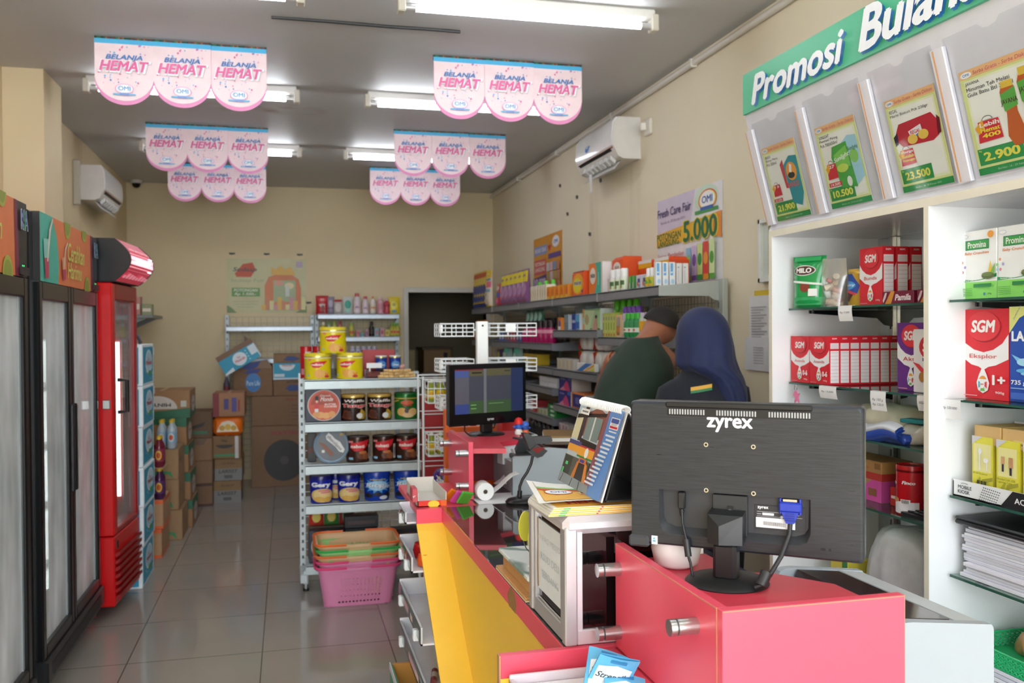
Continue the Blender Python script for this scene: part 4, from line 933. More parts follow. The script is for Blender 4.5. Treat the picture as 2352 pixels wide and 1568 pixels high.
BC = tin(.036, .13, '#1f3f9a', [E(.5, .62, .3, .2, '#4f8ac8'), T('Oreo', .5, .62, .4, .14, '#d9e2f0', .04), E(.5, .25, .3, .2, '#2a1f22')], '#c8cdd6', .01, 'snack_cup', 'cup', taper=.008)
BC.put((.555, 5.56, SZ[0]), 'left dark blue snack cup at the back of the gondola top'); BC.put((.64, 5.56, SZ[0]), 'right dark blue snack cup at the back of the gondola top')
boxes(.2, .07, .165, '#a3141c', [R(.1, .1, .9, .35, '#7c1016')]).put((.545, 5.61, SZ[0]), 'wide dark red box standing behind the blue snack cups')
# heap of biscuit sticks in a bag
rnd = random.Random(21)
def stick(): b = B(); b.cyl((-.013, -.003, 0), (.013, .003, 0), .009, mat('#d9b57a', .6), n=8); return tag(b.obj('biscuit', smooth=40), None, 'biscuit')
BST = Stock(stick)
for k in range(45):
    lay = (0, 0, 0, 1, 1, 2)[k % 6]; q = (k % 14)/13
    BST.put((.535+.2*q*(1-.14*lay)+.013*lay, 5.385+rnd.uniform(0, .06), SZ[0]+.009+.0165*lay), 'small pale biscuit stick in the heap at the right of the gondola top', group='heap of biscuit sticks on the gondola', rz=rnd.uniform(-.3, .5))
b = B(); b.cyl((-.012, 0, .0), (.012, .01, .012), .012, '#c99a92', n=8); put(b, 'biscuit', (.665, 5.41, SZ[0]+.06), 'single pinkish biscuit on top of the heap on the gondola', 'biscuit')
# second shelf
sqa = [E(.52, .5, .46, .48, '#c9c4c4', 40), E(.52, .5, .435, .455, '#c9553c', 40), E(.52, .52, .36, .36, '#a8432f', 40, 0, pi), E(.42, .2, .12, .1, '#e0a86a'), E(.58, .18, .12, .1, '#e0a86a'), E(.74, .22, .1, .1, '#d99a5c'), E(.3, .22, .1, .09, '#d99a5c'), T('Danish', .56, .8, .3, .06, '#e6cfc4', .02, .2), T('Monde', .6, .69, .36, .13, '#f0e2da', .02, .3), T('BUTTER', .7, .53, .32, .055, '#f0e2da', .04), T('COOKIES', .7, .46, .36, .055, '#f0e2da', .04), P([(.24, .4), (.3, .7), (.34, .7), (.38, .4)], '#c83a3c'), E(.32, .72, .05, .08, '#1f1c22'), E(.32, .62, .035, .04, '#e2b9a0'), R(.26, .3, .36, .4, '#e6e0dc')]
SQ = boxes(.205, .07, .19, '#23273a', sqa, name='cookie_box')
SQ.put((.2, 5.4, SZ[1]), 'square navy cookie tin box with an orange round picture, left on the second gondola shelf')
tan = [T('Waffle', .5, .84, .6, .12, '#e9e0d8', .03, .1), T('Tango', .5, .62, .78, .2, '#f2e3dc', .09), T('Tango', .5, .62, .74, .17, '#c8222c', .05), P([(.1, .1), (.4, .05), (.38, .4), (.2, .45)], '#6a3018'), P([(.58, .05), (.66, .5), (.85, .3), (.8, .05)], '#b9952a'), E(.62, .2, .09, .12, '#d9dcd8'), R(.9, .1, .99, .5, '#e2dfdb'), E(.3, .25, .12, .14, '#4a1f10')]
TG = tin(.072, .155, '#2a1812', tan, '#b99443', .014, rim='#d9b860')
TG.put((.375, 5.44, SZ[1]), 'left dark brown round tin with red lettering on the second gondola shelf', rz=.1); TG.put((.53, 5.44, SZ[1]), 'right dark brown round tin with red lettering on the second gondola shelf', rz=.05)
gn = [R(0, .86, 1, .9, '#c9a83a'), E(.52, .7, .18, .1, '#c8603c'), R(.4, .55, .65, .6, '#b03a2a'), E(.38, .3, .14, .18, '#d9a860'), E(.55, .35, .1, .12, '#4a3a3c'), E(.68, .3, .13, .16, '#d9b070'), E(.55, .16, .16, .1, '#d9b98a'), P([(.05, .75), (.3, .82), (.3, .78), (.08, .7)], '#c9a83a'), R(.9, .1, .98, .6, '#1a4a22')]
tin(.07, .158, '#1a6a2a', gn, '#155a24', .014, rim='#1f7a32').put((.69, 5.44, SZ[1]), 'green round tin of nuts at the right end of the second gondola shelf', rz=-.1)
# third shelf: round box on edge, brown tins
t2 = thing('chocolate_tin', 'round dark chocolate stick tin propped on its edge on the third gondola shelf', 'tin', (.245, 5.42, SZ[2]+.1), 0)
t2.rotation_euler = (-.12, 0, 0)
b = B(); b.M = MX.Rotation(pi/2, 4, 'X'); b.lathe([(0, -.03), (.098, -.03), (.1, -.026), (.1, .0), (0, 0)], mat('#16181c', .3), 44); b.obj('tin_body', t2, smooth=40)
b = B(); b.M = MX.Rotation(pi/2, 4, 'X'); b.lathe([(.1015, -.01), (.103, .012), (.096, .016), (.09, .012), (0, .012)], mat('#8fa9c0', .25, .3), 44); b.lathe([(0, .0125), (.089, .0125)], mat('#3a4048', .35), 44)
b.M = None
b.art([P([(.34, .78), (.42, .88), (.52, .8), (.6, .7), (.75, .6), (.88, .38), (.84, .28), (.72, .32), (.62, .46), (.48, .58), (.36, .68)], '#e2e2e0'), T('chocolatos', .6, .58, .56, .1, '#3a3036', .02, 0, -.82)] + [P([(.14+.03*k, .6-.01*k), (.17+.03*k, .61-.01*k), (.5+.02*k, .2+.015*k), (.47+.02*k, .18+.015*k)], ('#7c4a34', '#8f5a40')[k % 2]) for k in range(5)] + [R(.22, .3, .3, .38, '#d8d8d6'), E(.8, .82, .06, .04, '#b9963a')], flat((-.1, -.0128, -.1), (.2, 0, 0), (0, 0, .2)), .0004)
b.obj('lid', t2, smooth=40)
boxes(.05, .08, .17, '#1a1616', [R(.1, .3, .9, .5, '#5c2a1a')]).put((.135, 5.5, SZ[2]), 'black box behind the round chocolate stick tin')
nb2 = [P([(.2, .66), (.22, .84), (.5, .9), (.92, 1), (.8, .72), (.62, .5), (.34, .48)], '#d3202c'), T('nabati', .45, .7, .46, .15, '#f6f0e6', .04), E(.6, .26, .16, .16, '#6a3a22'), E(.74, .24, .14, .15, '#8a5230'), E(.62, .42, .14, .07, '#b9703a'), R(.12, .86, .3, .95, '#d9888c'), R(.14, .1, .3, .2, '#8fc4e0'), R(.86, .1, 1, .75, '#d6d3d0'), R(.88, .2, .98, .6, '#8a8684')]
TB = tin(.068, .15, '#3a1d14', nb2, '#2e1812', .014, rim='#5a3424', a0=195, a1=345)
for i, x in enumerate((.4, .555, .69)): TB.put((x, 5.44, SZ[2]), 'dark brown round tin with red flash, %s of three on the third gondola shelf' % ('leftmost', 'middle', 'rightmost')[i], rz=(.05, -.15, -.05)[i], group='dark brown tins with a red flash')
# fourth shelf: blue buckets
gy = [T('Gery', .45, .76, .62, .26, '#f2f4f8', .08), T('Gery', .45, .76, .58, .22, '#2a4aa8', .02), T('Gery', .45, .77, .58, .22, '#f2f4f8', .04), E(.5, .32, .38, .3, '#d9b96a', 26), E(.5, .34, .3, .22, '#e2c88a', 26), R(.38, .5, .75, .56, '#d47a86'), R(.45, .42, .75, .48, '#d47a86'), E(.4, .16, .16, .12, '#d6a94e'), E(.66, .14, .14, .12, '#d6a94e')]
GB = tin(.068, .16, '#16249c', gy, '#1b1f6a', .02, 'biscuit_bucket', 'bucket', a0=185, a1=355, rim=None, taper=.006)
GB.put((.185, 5.43, SZ[3]), 'left dark blue biscuit bucket with white lettering on the fourth gondola shelf', rz=.08); GB.put((.345, 5.43, SZ[3]), 'second dark blue biscuit bucket with white lettering on the fourth gondola shelf', rz=.05); GB.put((.275, 5.55, SZ[3]), 'dark blue biscuit bucket in the back row of the fourth gondola shelf')
rr = [P([(.5+.45*cos(2*pi*k/24)*(1 if k % 2 else .55), .6+.34*sin(2*pi*k/24)*(1 if k % 2 else .55)) for k in range(24)], '#4aa3e0'), E(.5, .6, .28, .2, '#a9d6f2'), T('Rio', .36, .62, .38, .18, '#1d4a9a', .06, .2), T('Rio', .36, .63, .38, .18, '#f2f6fa', .03, .2), T('Rio', .7, .56, .34, .18, '#1d4a9a', .06, .2), T('Rio', .7, .57, .34, .18, '#f2f6fa', .03, .2), E(.24, .2, .13, .1, '#1c1a24'), E(.5, .25, .12, .08, '#2a2630'), E(.78, .18, .14, .14, '#1c1a24'), E(.66, .1, .12, .08, '#dfe4ec'), R(.3, .84, .7, .88, '#b9a04a'), P([(.84, .3), (.95, .42), (.9, .24)], '#4a8a3a')]
RB = tin(.08, .172, '#1440b0', rr, '#1c3fa8', .024, 'biscuit_bucket', 'bucket', a0=185, a1=355, rim=None, taper=.008)
RB.put((.51, 5.44, SZ[3]), 'left bright blue bucket with a light burst on the fourth gondola shelf'); RB.put((.69, 5.44, SZ[3]), 'right bright blue bucket with a light burst on the fourth gondola shelf')
# bottom deck
SQ.put((.215, 5.47, SZ[4]), 'square navy cookie tin box standing on the gondola bottom deck behind the baskets')
boxes(.2, .1, .07, '#24262c', [R(.1, .3, .9, .6, '#4a3a3c')], (), [E(.5, .5, .4, .4, '#5a3430')]).put((.42, 5.45, .35), 'black flat box lying on a stack behind the shopping baskets')
boxes(.19, .1, .19, '#2b2d33', [R(.1, .2, .9, .8, '#3a3c44')]).put((.42, 5.46, SZ[4]), 'dark box under the flat black box on the gondola deck')
boxes(.16, .1, .06, '#202228', [R(.1, .3, .9, .6, '#6a3a30')]).put((.68, 5.46, .265), 'flat dark box at the right end of the gondola bottom deck')
boxes(.17, .1, .11, '#2a2326', [R(.1, .3, .9, .6, '#8a4a2c')]).put((.68, 5.46, SZ[4]), 'dark box at the bottom right of the gondola')
for i, (c, d2) in enumerate((('#b93a2a', '#d9c24a'), ('#3f7a3a', '#c9b03a'), ('#8a2a2a', '#3a7a4a'))):
    pouch(.09, .1, .04, c, [E(.5, .5, .3, .3, d2)], 'snack_pack', 'snack pack').put((.16+.09*i, 5.6, .35+.0*i), '%s snack pack behind the mesh of the gondola bottom' % ('red', 'green', 'dark red')[i])
b = B(); b.box(-.14, .14, -.04, .04, 0, .195, '#5a4a40', .004); put(b, 'carton_block', (.25, 5.6, SZ[4]), 'brown box under the snack packs at the gondola bottom', 'box')

# shopping baskets
def basket(c, hc, z0hole=True):
    t = thing('shopping_basket', '', 'basket'); m = mat(c, .35, 0, .03); hm = mat(hc, .35, 0, .03)
    W0, D0, W1, D1, Hh = .375, .265, .44, .325, .218
    def rr(w, d, r, z, n=6):
        o = []
        for cx, cy, a in ((w/2-r, d/2-r, 0), (-w/2+r, d/2-r, pi/2), (-w/2+r, -d/2+r, pi), (w/2-r, -d/2+r, 1.5*pi)):
            o += [V((cx+r*cos(a+pi/2*i/n), cy+r*sin(a+pi/2*i/n), z)) for i in range(n+1)]
        return o
    # body skin with real openings in each wall
    b = B()
    nz = 23; zs = [0, .012] + [.012+.016*.5*k for k in range(1, 22)] + [Hh]
    zs = [0, .02]
    for k in range(9): zs += [zs[-1]+.009, zs[-1]+.009+.007]
    zs += [Hh]
    def ring(z):
        k = z/Hh; w, d, r = W0+(W1-W0)*k, D0+(D1-D0)*k, .045
        pts = []
        def side(p, q, n):
            L = (q-p); us = [0, .1]
            for i in range(n): us += [.1+.8*(i+.3)/n, .1+.8*(i+.86)/n]
            us += [.9]
            return [p+L*u for u in us]
        c4 = [(w/2-r, -d/2), (w/2, -d/2+r), (w/2, d/2-r), (w/2-r, d/2), (-w/2+r, d/2), (-w/2, d/2-r), (-w/2, -d/2+r), (-w/2+r, -d/2)]
        fl = []
        for (a, bb, n, ctr) in ((7, 0, 12, None), (1, 2, 8, None), (3, 4, 12, None), (5, 6, 8, None)):
            pa, pb = V((*c4[a], z)), V((*c4[bb], z))
            s = side(pa, pb, n); pts += s; fl += [0] + [1 if i % 2 else 0 for i in range(len(s)-1)][0:len(s)-1]
            # rounded corner after this side
            nx = c4[(bb+1) % 8]; cx = {0: (w/2-r, -d/2+r), 2: (w/2-r, d/2-r), 4: (-w/2+r, d/2-r), 6: (-w/2+r, -d/2+r)}[bb]; a0 = {0: 1.5*pi, 2: 0, 4: pi/2, 6: pi}[bb]
            cor = [V((cx[0]+r*cos(a0+pi/2*i/5), cx[1]+r*sin(a0+pi/2*i/5), z)) for i in range(0, 5)]
            pts += cor; fl += [0]*len(cor)
        return pts, fl
    rings = [ring(z) for z in zs]; n = len(rings[0][0])
    # hole flags by side layout
    lay = []
    for cnt in (12, 8, 12, 8):
        seg = [0, 0] + [1 if i % 2 == 0 else 0 for i in range(2*cnt)] + [0]*6
        seg = [0]*2; 
        for i in range(cnt): seg += [1, 0]
        seg = seg[:2*cnt+2] + [0]*6
        lay += seg
    vs = [p for r, _ in rings for p in r]; fs = []
    for j in range(len(rings)-1):
        for i in range(n):
            if j % 2 == 1 and 0 < j < len(rings)-2 and i < len(lay) and lay[i]: continue
            fs.append((j*n+i, j*n+(i+1) % n, (j+1)*n+(i+1) % n, (j+1)*n+i))
    b.add(vs, fs, m)
    # slatted bottom
    for k in range(9): x = -W0/2+.04+(W0-.08)*k/8; b.box(x-.013, x+.013, -D0/2, D0/2, 0, .003, m)
    for k in range(5): y = -D0/2+.03+(D0-.06)*k/4; b.box(-W0/2, W0/2, y-.012, y+.012, .0, .0035, m)
    for y in (-D0/2, D0/2-.04): b.box(-W0/2+.02, W0/2-.02, y, y+.04, 0, .003, m)
    b.obj('basket_body', t, smooth=35)
    b = B(); n2 = 7
    rg = [rr(W1, D1, .05, Hh-.012), rr(W1+.022, D1+.022, .06, Hh-.012), rr(W1+.022, D1+.022, .06, Hh), rr(W1-.004, D1-.004, .05, Hh+.001), rr(W1-.004, D1-.004, .05, Hh-.01)]
    b.loft(rg, m, False); b.obj('rim', t, smooth=35)
    for s in (-1, 1):                                            # the two folded carrying handles
        w, d = (W1+.03)/2, (D1+.03)/2; r = .06
        pts = []
        xa = .065
        pts.append(V((s*xa, -d, Hh+.003)))
        for i in range(7): a = 1.5*pi + pi/2*i/6; pts.append(V((s*(w-r+r*cos(a)), -d+r+r*sin(a), Hh+.003)))
        for i in range(7): a = pi/2*i/6; pts.append(V((s*(w-r+r*cos(a)), d-r+r*sin(a), Hh+.003)))
        pts.append(V((s*xa, d, Hh+.003)))
        b = B(); b.tube(pts, .0075, hm, 6); b.obj('handle', t, smooth=50)
    return t
bl_ = (('#e58fb8', '#e8457f', 'pink shopping basket at the bottom of the stack in front of the gondola'), ('#e58fb8', '#e8457f', 'pink shopping basket second from the bottom of the stack'), ('#e3bd8f', '#e8743a', 'beige shopping basket with orange handles in the middle of the stack'),
       ('#a4dd8c', '#2fae4e', 'light green shopping basket with green handles second from the top'), ('#e3bd8f', '#ef6f2e', 'beige shopping basket with orange handles topmost on the stack'))
for k, (c, hc, l) in enumerate(bl_):
    o = basket(c, hc); o.location = (.37+.004*(k % 2), 5.205, .001+.032*k); o.rotation_euler = (0, 0, .03*(k % 2)); tag(o, l, None, 'stacked shopping baskets')

# narrow wire rack between the gondola and the counter
WW = mat('#dfe4e6', .35)
t = thing('wire_rack', 'narrow white wire basket rack between the gondola and the counter', 'rack', (.79, 4.72, 0))
b = B()
for x in (-.11, .13):
    for y in (-.06, .12): b.tube([(x, y, 0), (x, y, 1.285)], .006, WW, 8)
for k in range(14): z = .1+.09*k; b.tube([(-.11, -.06, z), (.13, -.06, z)], .003, WW, 5); b.tube([(-.11, .12, z), (.13, .12, z)], .003, WW, 5)
b.tube([(0.03, .12, 0), (.03, .12, 1.285)], .003, WW, 5); b.tube([(-.11, .12, 1.285), (.13, .12, 1.285)], .004, WW, 5); b.tube([(-.11, -.06, 1.27), (.13, -.06, 1.27)], .004, WW, 5)
b.obj('frame', t, smooth=50)
def wirebasket(b, x0, x1, y0, y1, z0, z1, nx, nz, r=.0022, m=None):
    m = m or WW
    for i in range(nx+1):
        x = x0+(x1-x0)*i/nx
        b.tube([(x, y1, z0), (x, y0, z0), (x, y0, z1)], r, m, 5)
        b.tube([(x, y1, z0), (x, y1, z1)], r, m, 5)
    for k in range(nz+1):
        z = z0+(z1-z0)*k/nz; q = r*1.5
        b.tube([(x0, y0, z), (x1, y0, z), (x1, y1, z), (x0, y1, z), (x0, y0, z)], q, m, 5)
    for k in range(4): y = y0+(y1-y0)*k/3; b.tube([(x0, y, z0), (x1, y, z0)], r, m, 5)
for k, z in enumerate((1.155, .885, .65)):
    b = B(); wirebasket(b, -.1, .12, -.17, -.065, z, z+.11, 7, 3); b.box(.06, .085, -.175, -.173, z+.02, z+.07, '#e9eaec'); b.obj('basket', t)
OJ = bottle([(.02, .002), (.022, .01), (.022, .075), (.01, .1)], '#8a942a', (.011, .016, '#dfe0d0'), (.02, .06, '#e3c31c'), [E(.5, .6, .2, .2, '#d9a01c')], 'oil_bottle', rough=.15)
for k, z in ((0, 1.158), (1, .888)):
    for i in range(4): OJ.put((.79-.078+.048*i, 4.6, z), 'small yellow oil bottle %s in the %s basket of the wire rack' % (nth(i, 4), ('top', 'middle')[k]), group='small yellow oil bottles')
b = B(); b.lathe([(0, 0), (.03, 0), (.052, .02), (.06, .05), (.06, .055), (.055, .06), (.06, .066), (.058, .09), (.04, .115), (.018, .125), (0, .126)], mat('#3d1a78', .2), 24)
b.art([E(.3, .5, .1, .14, '#8a6ac8'), T('Choki', .62, .6, .34, .16, '#d9c8f0', .04, .2), R(.5, .35, .8, .42, '#c9a83a'), E(.28, .7, .05, .08, '#e0c84a')], round_face(.0605, .02, .09, 190, 350), .0004, .08)
put(b, 'candy_ball', (.75, 4.43, .72), 'glossy purple ball-shaped candy tub at the foot of the wire rack', 'tub', smooth=40)
b = B(); b.box(-.09, .12, -.08, .06, -.006, 0, WW); b.box(-.09, .12, -.08, -.074, -.02, .0, WW); b.box(-.09, -.08, -.08, .06, -.72, 0, WW); b.box(.11, .12, -.08, .06, -.72, 0, WW)
put(b, 'candy_stand', (.75, 4.43, .72), 'small white stand carrying the purple candy tub', 'stand')

# free-standing wire display behind the far monitor
t = thing('wire_display', 'white floor display with square column and empty wire trays behind the far monitor', 'display rack', (.9, 4.22, 0))
b = B(); b.box(-.027, .027, -.02, .02, .02, 1.565, mat('#f3f6f6', .35), .003); b.cyl((0, -.0205, 1.545), (0, -.022, 1.545), .005, '#222'); b.obj('column', t)
b = B(); b.box(-.2, .2, .0, .3, 0, .02, WW, .004); b.obj('base', t)
for z in (1.495, 1.325, 1.145, .95, .75):
    b = B()
    for (x0, x1) in ((-.195, -.035), (.035, .275)):
        for k in range(4): zz = z+.02*k; b.tube([(x0, .02, zz), (x1, .02, zz), (x1, .2, zz), (x0, .2, zz), (x0, .02, zz)], .0032, WW, 6)
        n = 3 if x0 < 0 else 5
        for i in range(n+1): x = x0+(x1-x0)*i/n; b.tube([(x, .2, z+.06), (x, .2, z), (x, .02, z), (x, .02, z+.06)], .0028, WW, 5)
        for i in range(4): y = .02+.18*i/3; b.tube([(x0, y, z), (x1, y, z)], .0028, WW, 5); b.tube([(x0, y, z), (x0, y, z+.06)], .0026, WW, 5)
    b.tube([(-.035, .02, z+.03), (.035, .02, z+.03)], .004, WW, 5)
    b.box(.12, .17, .012, .016, z+.02, z+.058, '#f4f6f8'); b.box(-.2, -.185, .02, .05, z+.015, z+.055, '#f4f6f8')
    b.obj('tray', t)
# ---------------------------------------------------------------- long shelving on the right wall
GS = mat('#8f9298', .4, .3, .06, 40); GP = mat('#b3b9b4', .45, .2)
SEC = ((4.27, 5.20), (5.22, 6.16), (6.18, 7.12), (7.14, 8.09), (8.11, 9.05))
LEV = ((1.742, 1.476, 1.246, 1.0, .74, .12), (1.742, 1.519, 1.248, 1.001, .74, .12), (1.742, 1.424, 1.25, 1.103, .888, .70, .12), (1.742, 1.424, 1.25, 1.1, .9, .7, .12), (1.742, 1.424, 1.2, .95, .7, .12))
RX = -pi/2
names = ('nearest the cabinet', 'second from the cabinet', 'in the middle of the right wall', 'second from the back corner', 'nearest the back corner')
for (y0, y1), lv, nm in zip(SEC, LEV, names):
    t = thing('wall_shelving', 'grey steel wall shelving bay %s, stocked with goods' % nm, 'shelving', (2.19, (y0+y1)/2, 0), RX, 'grey shelving bays along the right wall')
    w = (y1-y0)/2; D0 = -.362
    for s in (-1, 1):
        b = B(); wq = .045 if (s == 1 and y0 < 4.5) else .02
        b.box(s*w-wq, s*w+wq, -.03, 0, 0, 1.78, GP, .003) if s == -1 or y0 < 4.5 else b.box(s*w-.018, s*w+.0, -.03, 0, 0, 1.78, GP, .003)
        for k in range(18): b.box(s*w-.006, s*w+.004, -.0308, -.03, .1+.09*k, .13+.09*k, '#5d625f')
        b.obj('upright', t)
    b = B(); meshpanel(b, -w+.03, w-.03, -.014, .15, 1.7, .04, .0016, mat('#8a8678', .5)); b.obj('mesh_panel', t)
    for z in lv:
        b = B(); tray(b, -w, w, D0, -.03, z, .048, GS)
        for s in (-1, 1):
            x = s*(w-.004)
            b.prism([(-.03, .03), (-.03, -.075), (-.06, -.07), (-.085, -.05), (D0, -.05), (D0, .0)], (x, 0, z-.0), (0, 1, 0), (0, 0, 1), .005*s, GP if z > 1.6 else GS)
        b.obj('shelf', t)
SHN = {1.742: 'top', 1.519: 'second', 1.476: 'second', 1.424: 'second', 1.248: 'third', 1.246: 'third', 1.25: 'third', 1.103: 'fourth', 1.1: 'fourth', 1.001: 'fourth', 1.0: 'fourth', .95: 'fourth', 1.2: 'third', .888: 'fifth', .9: 'fifth', .7: 'sixth', .74: 'fifth'}
def row(st, n, ya, yb, z, what, where, x=1.86, group=None, jit=.0, scale=None, rows=1, dx=.06, rz=None):
    """n copies from ya (near) to yb (far) along the shelf"""
    for r in range(rows):
        for i in range(n):
            y = ya if n == 1 else ya+(yb-ya)*i/(n-1)
            pos = nth(i, n, 'right', 'left') if n > 1 else ''
            lab = '%s%s, %s%s' % (what, (' ' + pos) if n > 1 else '', where, '' if rows == 1 else (' front row', ' back row')[r])
            o = st.put((x+dx*r+random.uniform(-jit, jit), y, z+.001), lab, RX if rz is None else rz, group or what + ' ' + where, scale=scale)
random.seed(31)
WT = '#eceef0'
# top shelf, from the near end to the corner
tb = boxes(.03, .03, .125, WT, [R(.1, .45, .6, .95, '#6aaee0'), R(.15, .55, .5, .6, '#f0f4f8'), E(.5, .2, .3, .1, '#a9d3ee')], name='cream_box')
for i in range(3): tb.put((1.855+.038*i, 4.33, 1.743), 'tall white and blue carton, %s of three at the end of the top shelf' % ('leftmost', 'middle', 'rightmost')[i], group='tall white and blue cartons')
tg = boxes(.03, .03, .12, '#e2e0de', [R(.15, .8, .5, .84, '#8a8a90'), R(.2, .2, .35, .7, '#c9c6c8')], name='cream_box')
for i in range(2): tg.put((1.969+.036*i, 4.33, 1.743), 'tall plain white carton, %s of two at the near end of the top right shelf' % ('left', 'right')[i], group='tall plain white cartons')
lot = bottle([(.018, .002), (.021, .008), (.021, .055), (.014, .062)], '#d5d1c4', (.015, .04, '#f2f2f2'), (.004, .055, '#c9c33a'), [E(.5, .4, .3, .3, '#5fa03a'), R(.2, .1, .8, .3, '#e0a83a')], 'lotion_bottle')
row(lot, 2, 4.42, 4.47, 1.742, 'yellow-green bottle with tall white cap', 'right end of the top wall shelf')
pk = boxes(.07, .03, .075, '#d9d4de', [R(.3, .45, .8, .75, '#4a3a86'), R(.2, .2, .5, .5, '#c8603c'), R(.55, .1, .8, .35, '#6a8ac0')], name='soap_pack')
row(pk, 2, 4.54, 4.62, 1.742, 'white and violet pack', 'beside the white-capped bottles on the top wall shelf')
gt = boxes(.03, .03, .078, '#3f8a4a', [R(0, .5, 1, .95, '#6fc04a'), R(.3, .1, .7, .5, '#e3e8d6'), R(.1, .0, .2, .9, '#1f3a26')], name='green_pack')
row(gt, 2, 4.7, 4.75, 1.742, 'small green pack', 'on the top wall shelf')
wc = bottle([(.02, .002), (.024, .01), (.024, .075), (.02, .085)], '#e6e8e2', (.021, .042, '#f4f5f5'), (.008, .07, '#dfe8cf'), [R(.3, .1, .7, .6, '#6faa3a'), R(.4, .4, .9, .8, '#4a6a3a'), R(.35, .1, .6, .3, '#d08a4a')], 'roll_on_bottle')
row(wc, 3, 4.83, 5.0, 1.742, 'white-capped green bottle', 'before the orange packs on the top shelf')
rb = boxes(.02, .04, .085, '#e0d6d6', [R(.2, .0, .8, 1, '#e9e6e6'), R(.4, 0, .6, 1, '#b83a3c')], name='red_white_box')
row(rb, 2, 5.06, 5.1, 1.742, 'thin red and white box', 'beside the teal and orange pack on the top shelf')
ni = [E(.5, .5, .45, .42, '#f0a41c'), E(.45, .45, .34, .3, '#e8d21c'), T('nice', .5, .55, .6, .22, '#f2f2f6', .09), T('nice', .5, .55, .56, .18, '#4a2a6a', .04), E(.85, .2, .07, .06, '#5a4a86')]
nb = boxes(.26, .1, .165, '#ea5a14', ni, [R(0, 0, 1, 1, '#dd4e10')], [R(0, 0, 1, 1, '#f0ece8')], name='tissue_pack', cat='tissue pack', b_=.012)
nb.put((1.87, 5.71, 1.743), 'orange and yellow tissue pack lettered nice, left of the teal-striped pack', RX)
nt_ = [P([(0, 0), (.45, 0), (.62, .4), (.6, .8), (.5, 1), (0, 1)], '#ef7a1c'), E(.3, .6, .22, .26, '#f0e6d8'), T('nice', .3, .62, .34, .16, '#3a2a2a', .05), P([(.45, 0), (.95, 0), (.95, 1), (.5, 1), (.6, .8), (.62, .4)], '#3fb09a'), R(.7, .3, .78, .7, '#7fd0bc'), R(.95, 0, 1, 1, '#eceeee')]
boxes(.25, .12, .2, '#ea6a14', nt_, [R(0, 0, 1, 1, '#eceeee')], name='tissue_pack', cat='tissue pack', b_=.006).put((1.885, 5.4, 1.743), 'orange tissue pack with a teal stripe on the top wall shelf', RX)
nk = boxes(.2, .12, .215, '#ea5216', [E(.5, .72, .3, .14, '#f2e8dc'), T('nice', .5, .72, .36, .12, '#8a3a1c', .04), R(0, 0, 1, .5, '#d9701c'), R(.1, .1, .3, .4, '#8a4a1c')], [R(0, 0, 1, 1, '#dd4e10')], name='tissue_pack', cat='tissue pack', b_=.02)
nk.put((1.93, 5.14, 1.743), 'rounded bright orange tissue pack right of the teal-striped one', RX)
ns = boxes(.2, .12, .18, '#e8501a', [R(0, .75, 1, .9, '#f0b41c'), R(0, .9, 1, 1, '#ece9e4'), T('nice', .5, .4, .6, .2, '#f4f4f4', .07), T('nice', .5, .4, .56, .17, '#3a2a6a', .04)], [R(0, 0, 1, .9, '#d8481a')], name='tissue_pack', cat='tissue pack', b_=.015)
ns.put((2.02, 4.92, 1.743), 'orange and white tissue pack behind the green bottles, left one', RX); ns.put((2.03, 4.7, 1.743), 'orange and white tissue pack behind the white and violet packs, right one', RX)
ob = boxes(.08, .05, .095, '#e8941c', [E(.5, .55, .3, .3, '#e8641c'), R(.1, .05, .9, .25, '#e8c03a')], [R(.1, .1, .9, .9, '#d9841c')], name='vitamin_pack')
row(ob, 5, 5.93, 6.38, 1.742, 'small amber pack', 'left of the orange tissue packs')
cb = boxes(.05, .06, .12, '#e6dcc8', [R(.1, .1, .4, .8, '#d9c06a'), R(.5, .1, .9, .9, '#f0e9dc'), R(.55, .3, .62, .7, '#4a4038')], [R(.2, .2, .8, .5, '#d9c9b4')], name='cream_box')
row(cb, 7, 6.46, 6.86, 1.742, 'cream box', 'in the row beside the amber packs')
gc = bottle([(.022, .002), (.025, .01), (.025, .11), (.015, .13)], '#dfe6cf', (.017, .03, '#5fd23a'), (.01, .1, '#a9dc8a'), None, 'shampoo_bottle')
row(gc, 3, 6.55, 6.92, 1.742, 'bright green-capped bottle', 'behind the cream boxes', x=1.95)
pp = pouch(.2, .27, .07, '#8a5a8c', [R(.1, .62, .9, .95, '#e0cf2a'), E(.5, .4, .35, .2, '#b98ab4'), R(.2, .05, .7, .25, '#c8402c'), E(.3, .55, .15, .1, '#d9c9d6')], 'detergent_pouch', 'detergent pouch')
row(pp, 6, 7.0, 7.75, 1.742, 'violet and yellow detergent pouch', 'on the top wall shelf')
rp = pouch(.16, .2, .06, '#b83a3c', [R(.1, .4, .9, .6, '#3f62a8'), E(.5, .8, .3, .1, '#e6d8d0'), R(.2, .1, .8, .3, '#e06aa0')], 'detergent_pouch', 'detergent pouch')
rp.put((1.86, 7.95, 1.743), 'red and blue detergent pouch beside the violet ones', RX)
wp = pouch(.24, .35, .08, '#e6d9c4', [R(.05, .78, .95, .98, '#e3c21c'), R(.1, .7, .9, .76, '#6f9ab8'), R(.4, .52, .95, .68, '#dd6a86'), R(.08, .4, .9, .48, '#7fa6bc'), R(.1, .3, .6, .36, '#8fb0c8'), R(.1, .08, .8, .2, '#e0cdb4'), R(0, 0, 1, .04, '#e3c21c')], 'detergent_pouch', 'detergent pouch')
wp.put((1.85, 8.3, 1.743), 'large cream and yellow detergent bag on the top wall shelf', RX)
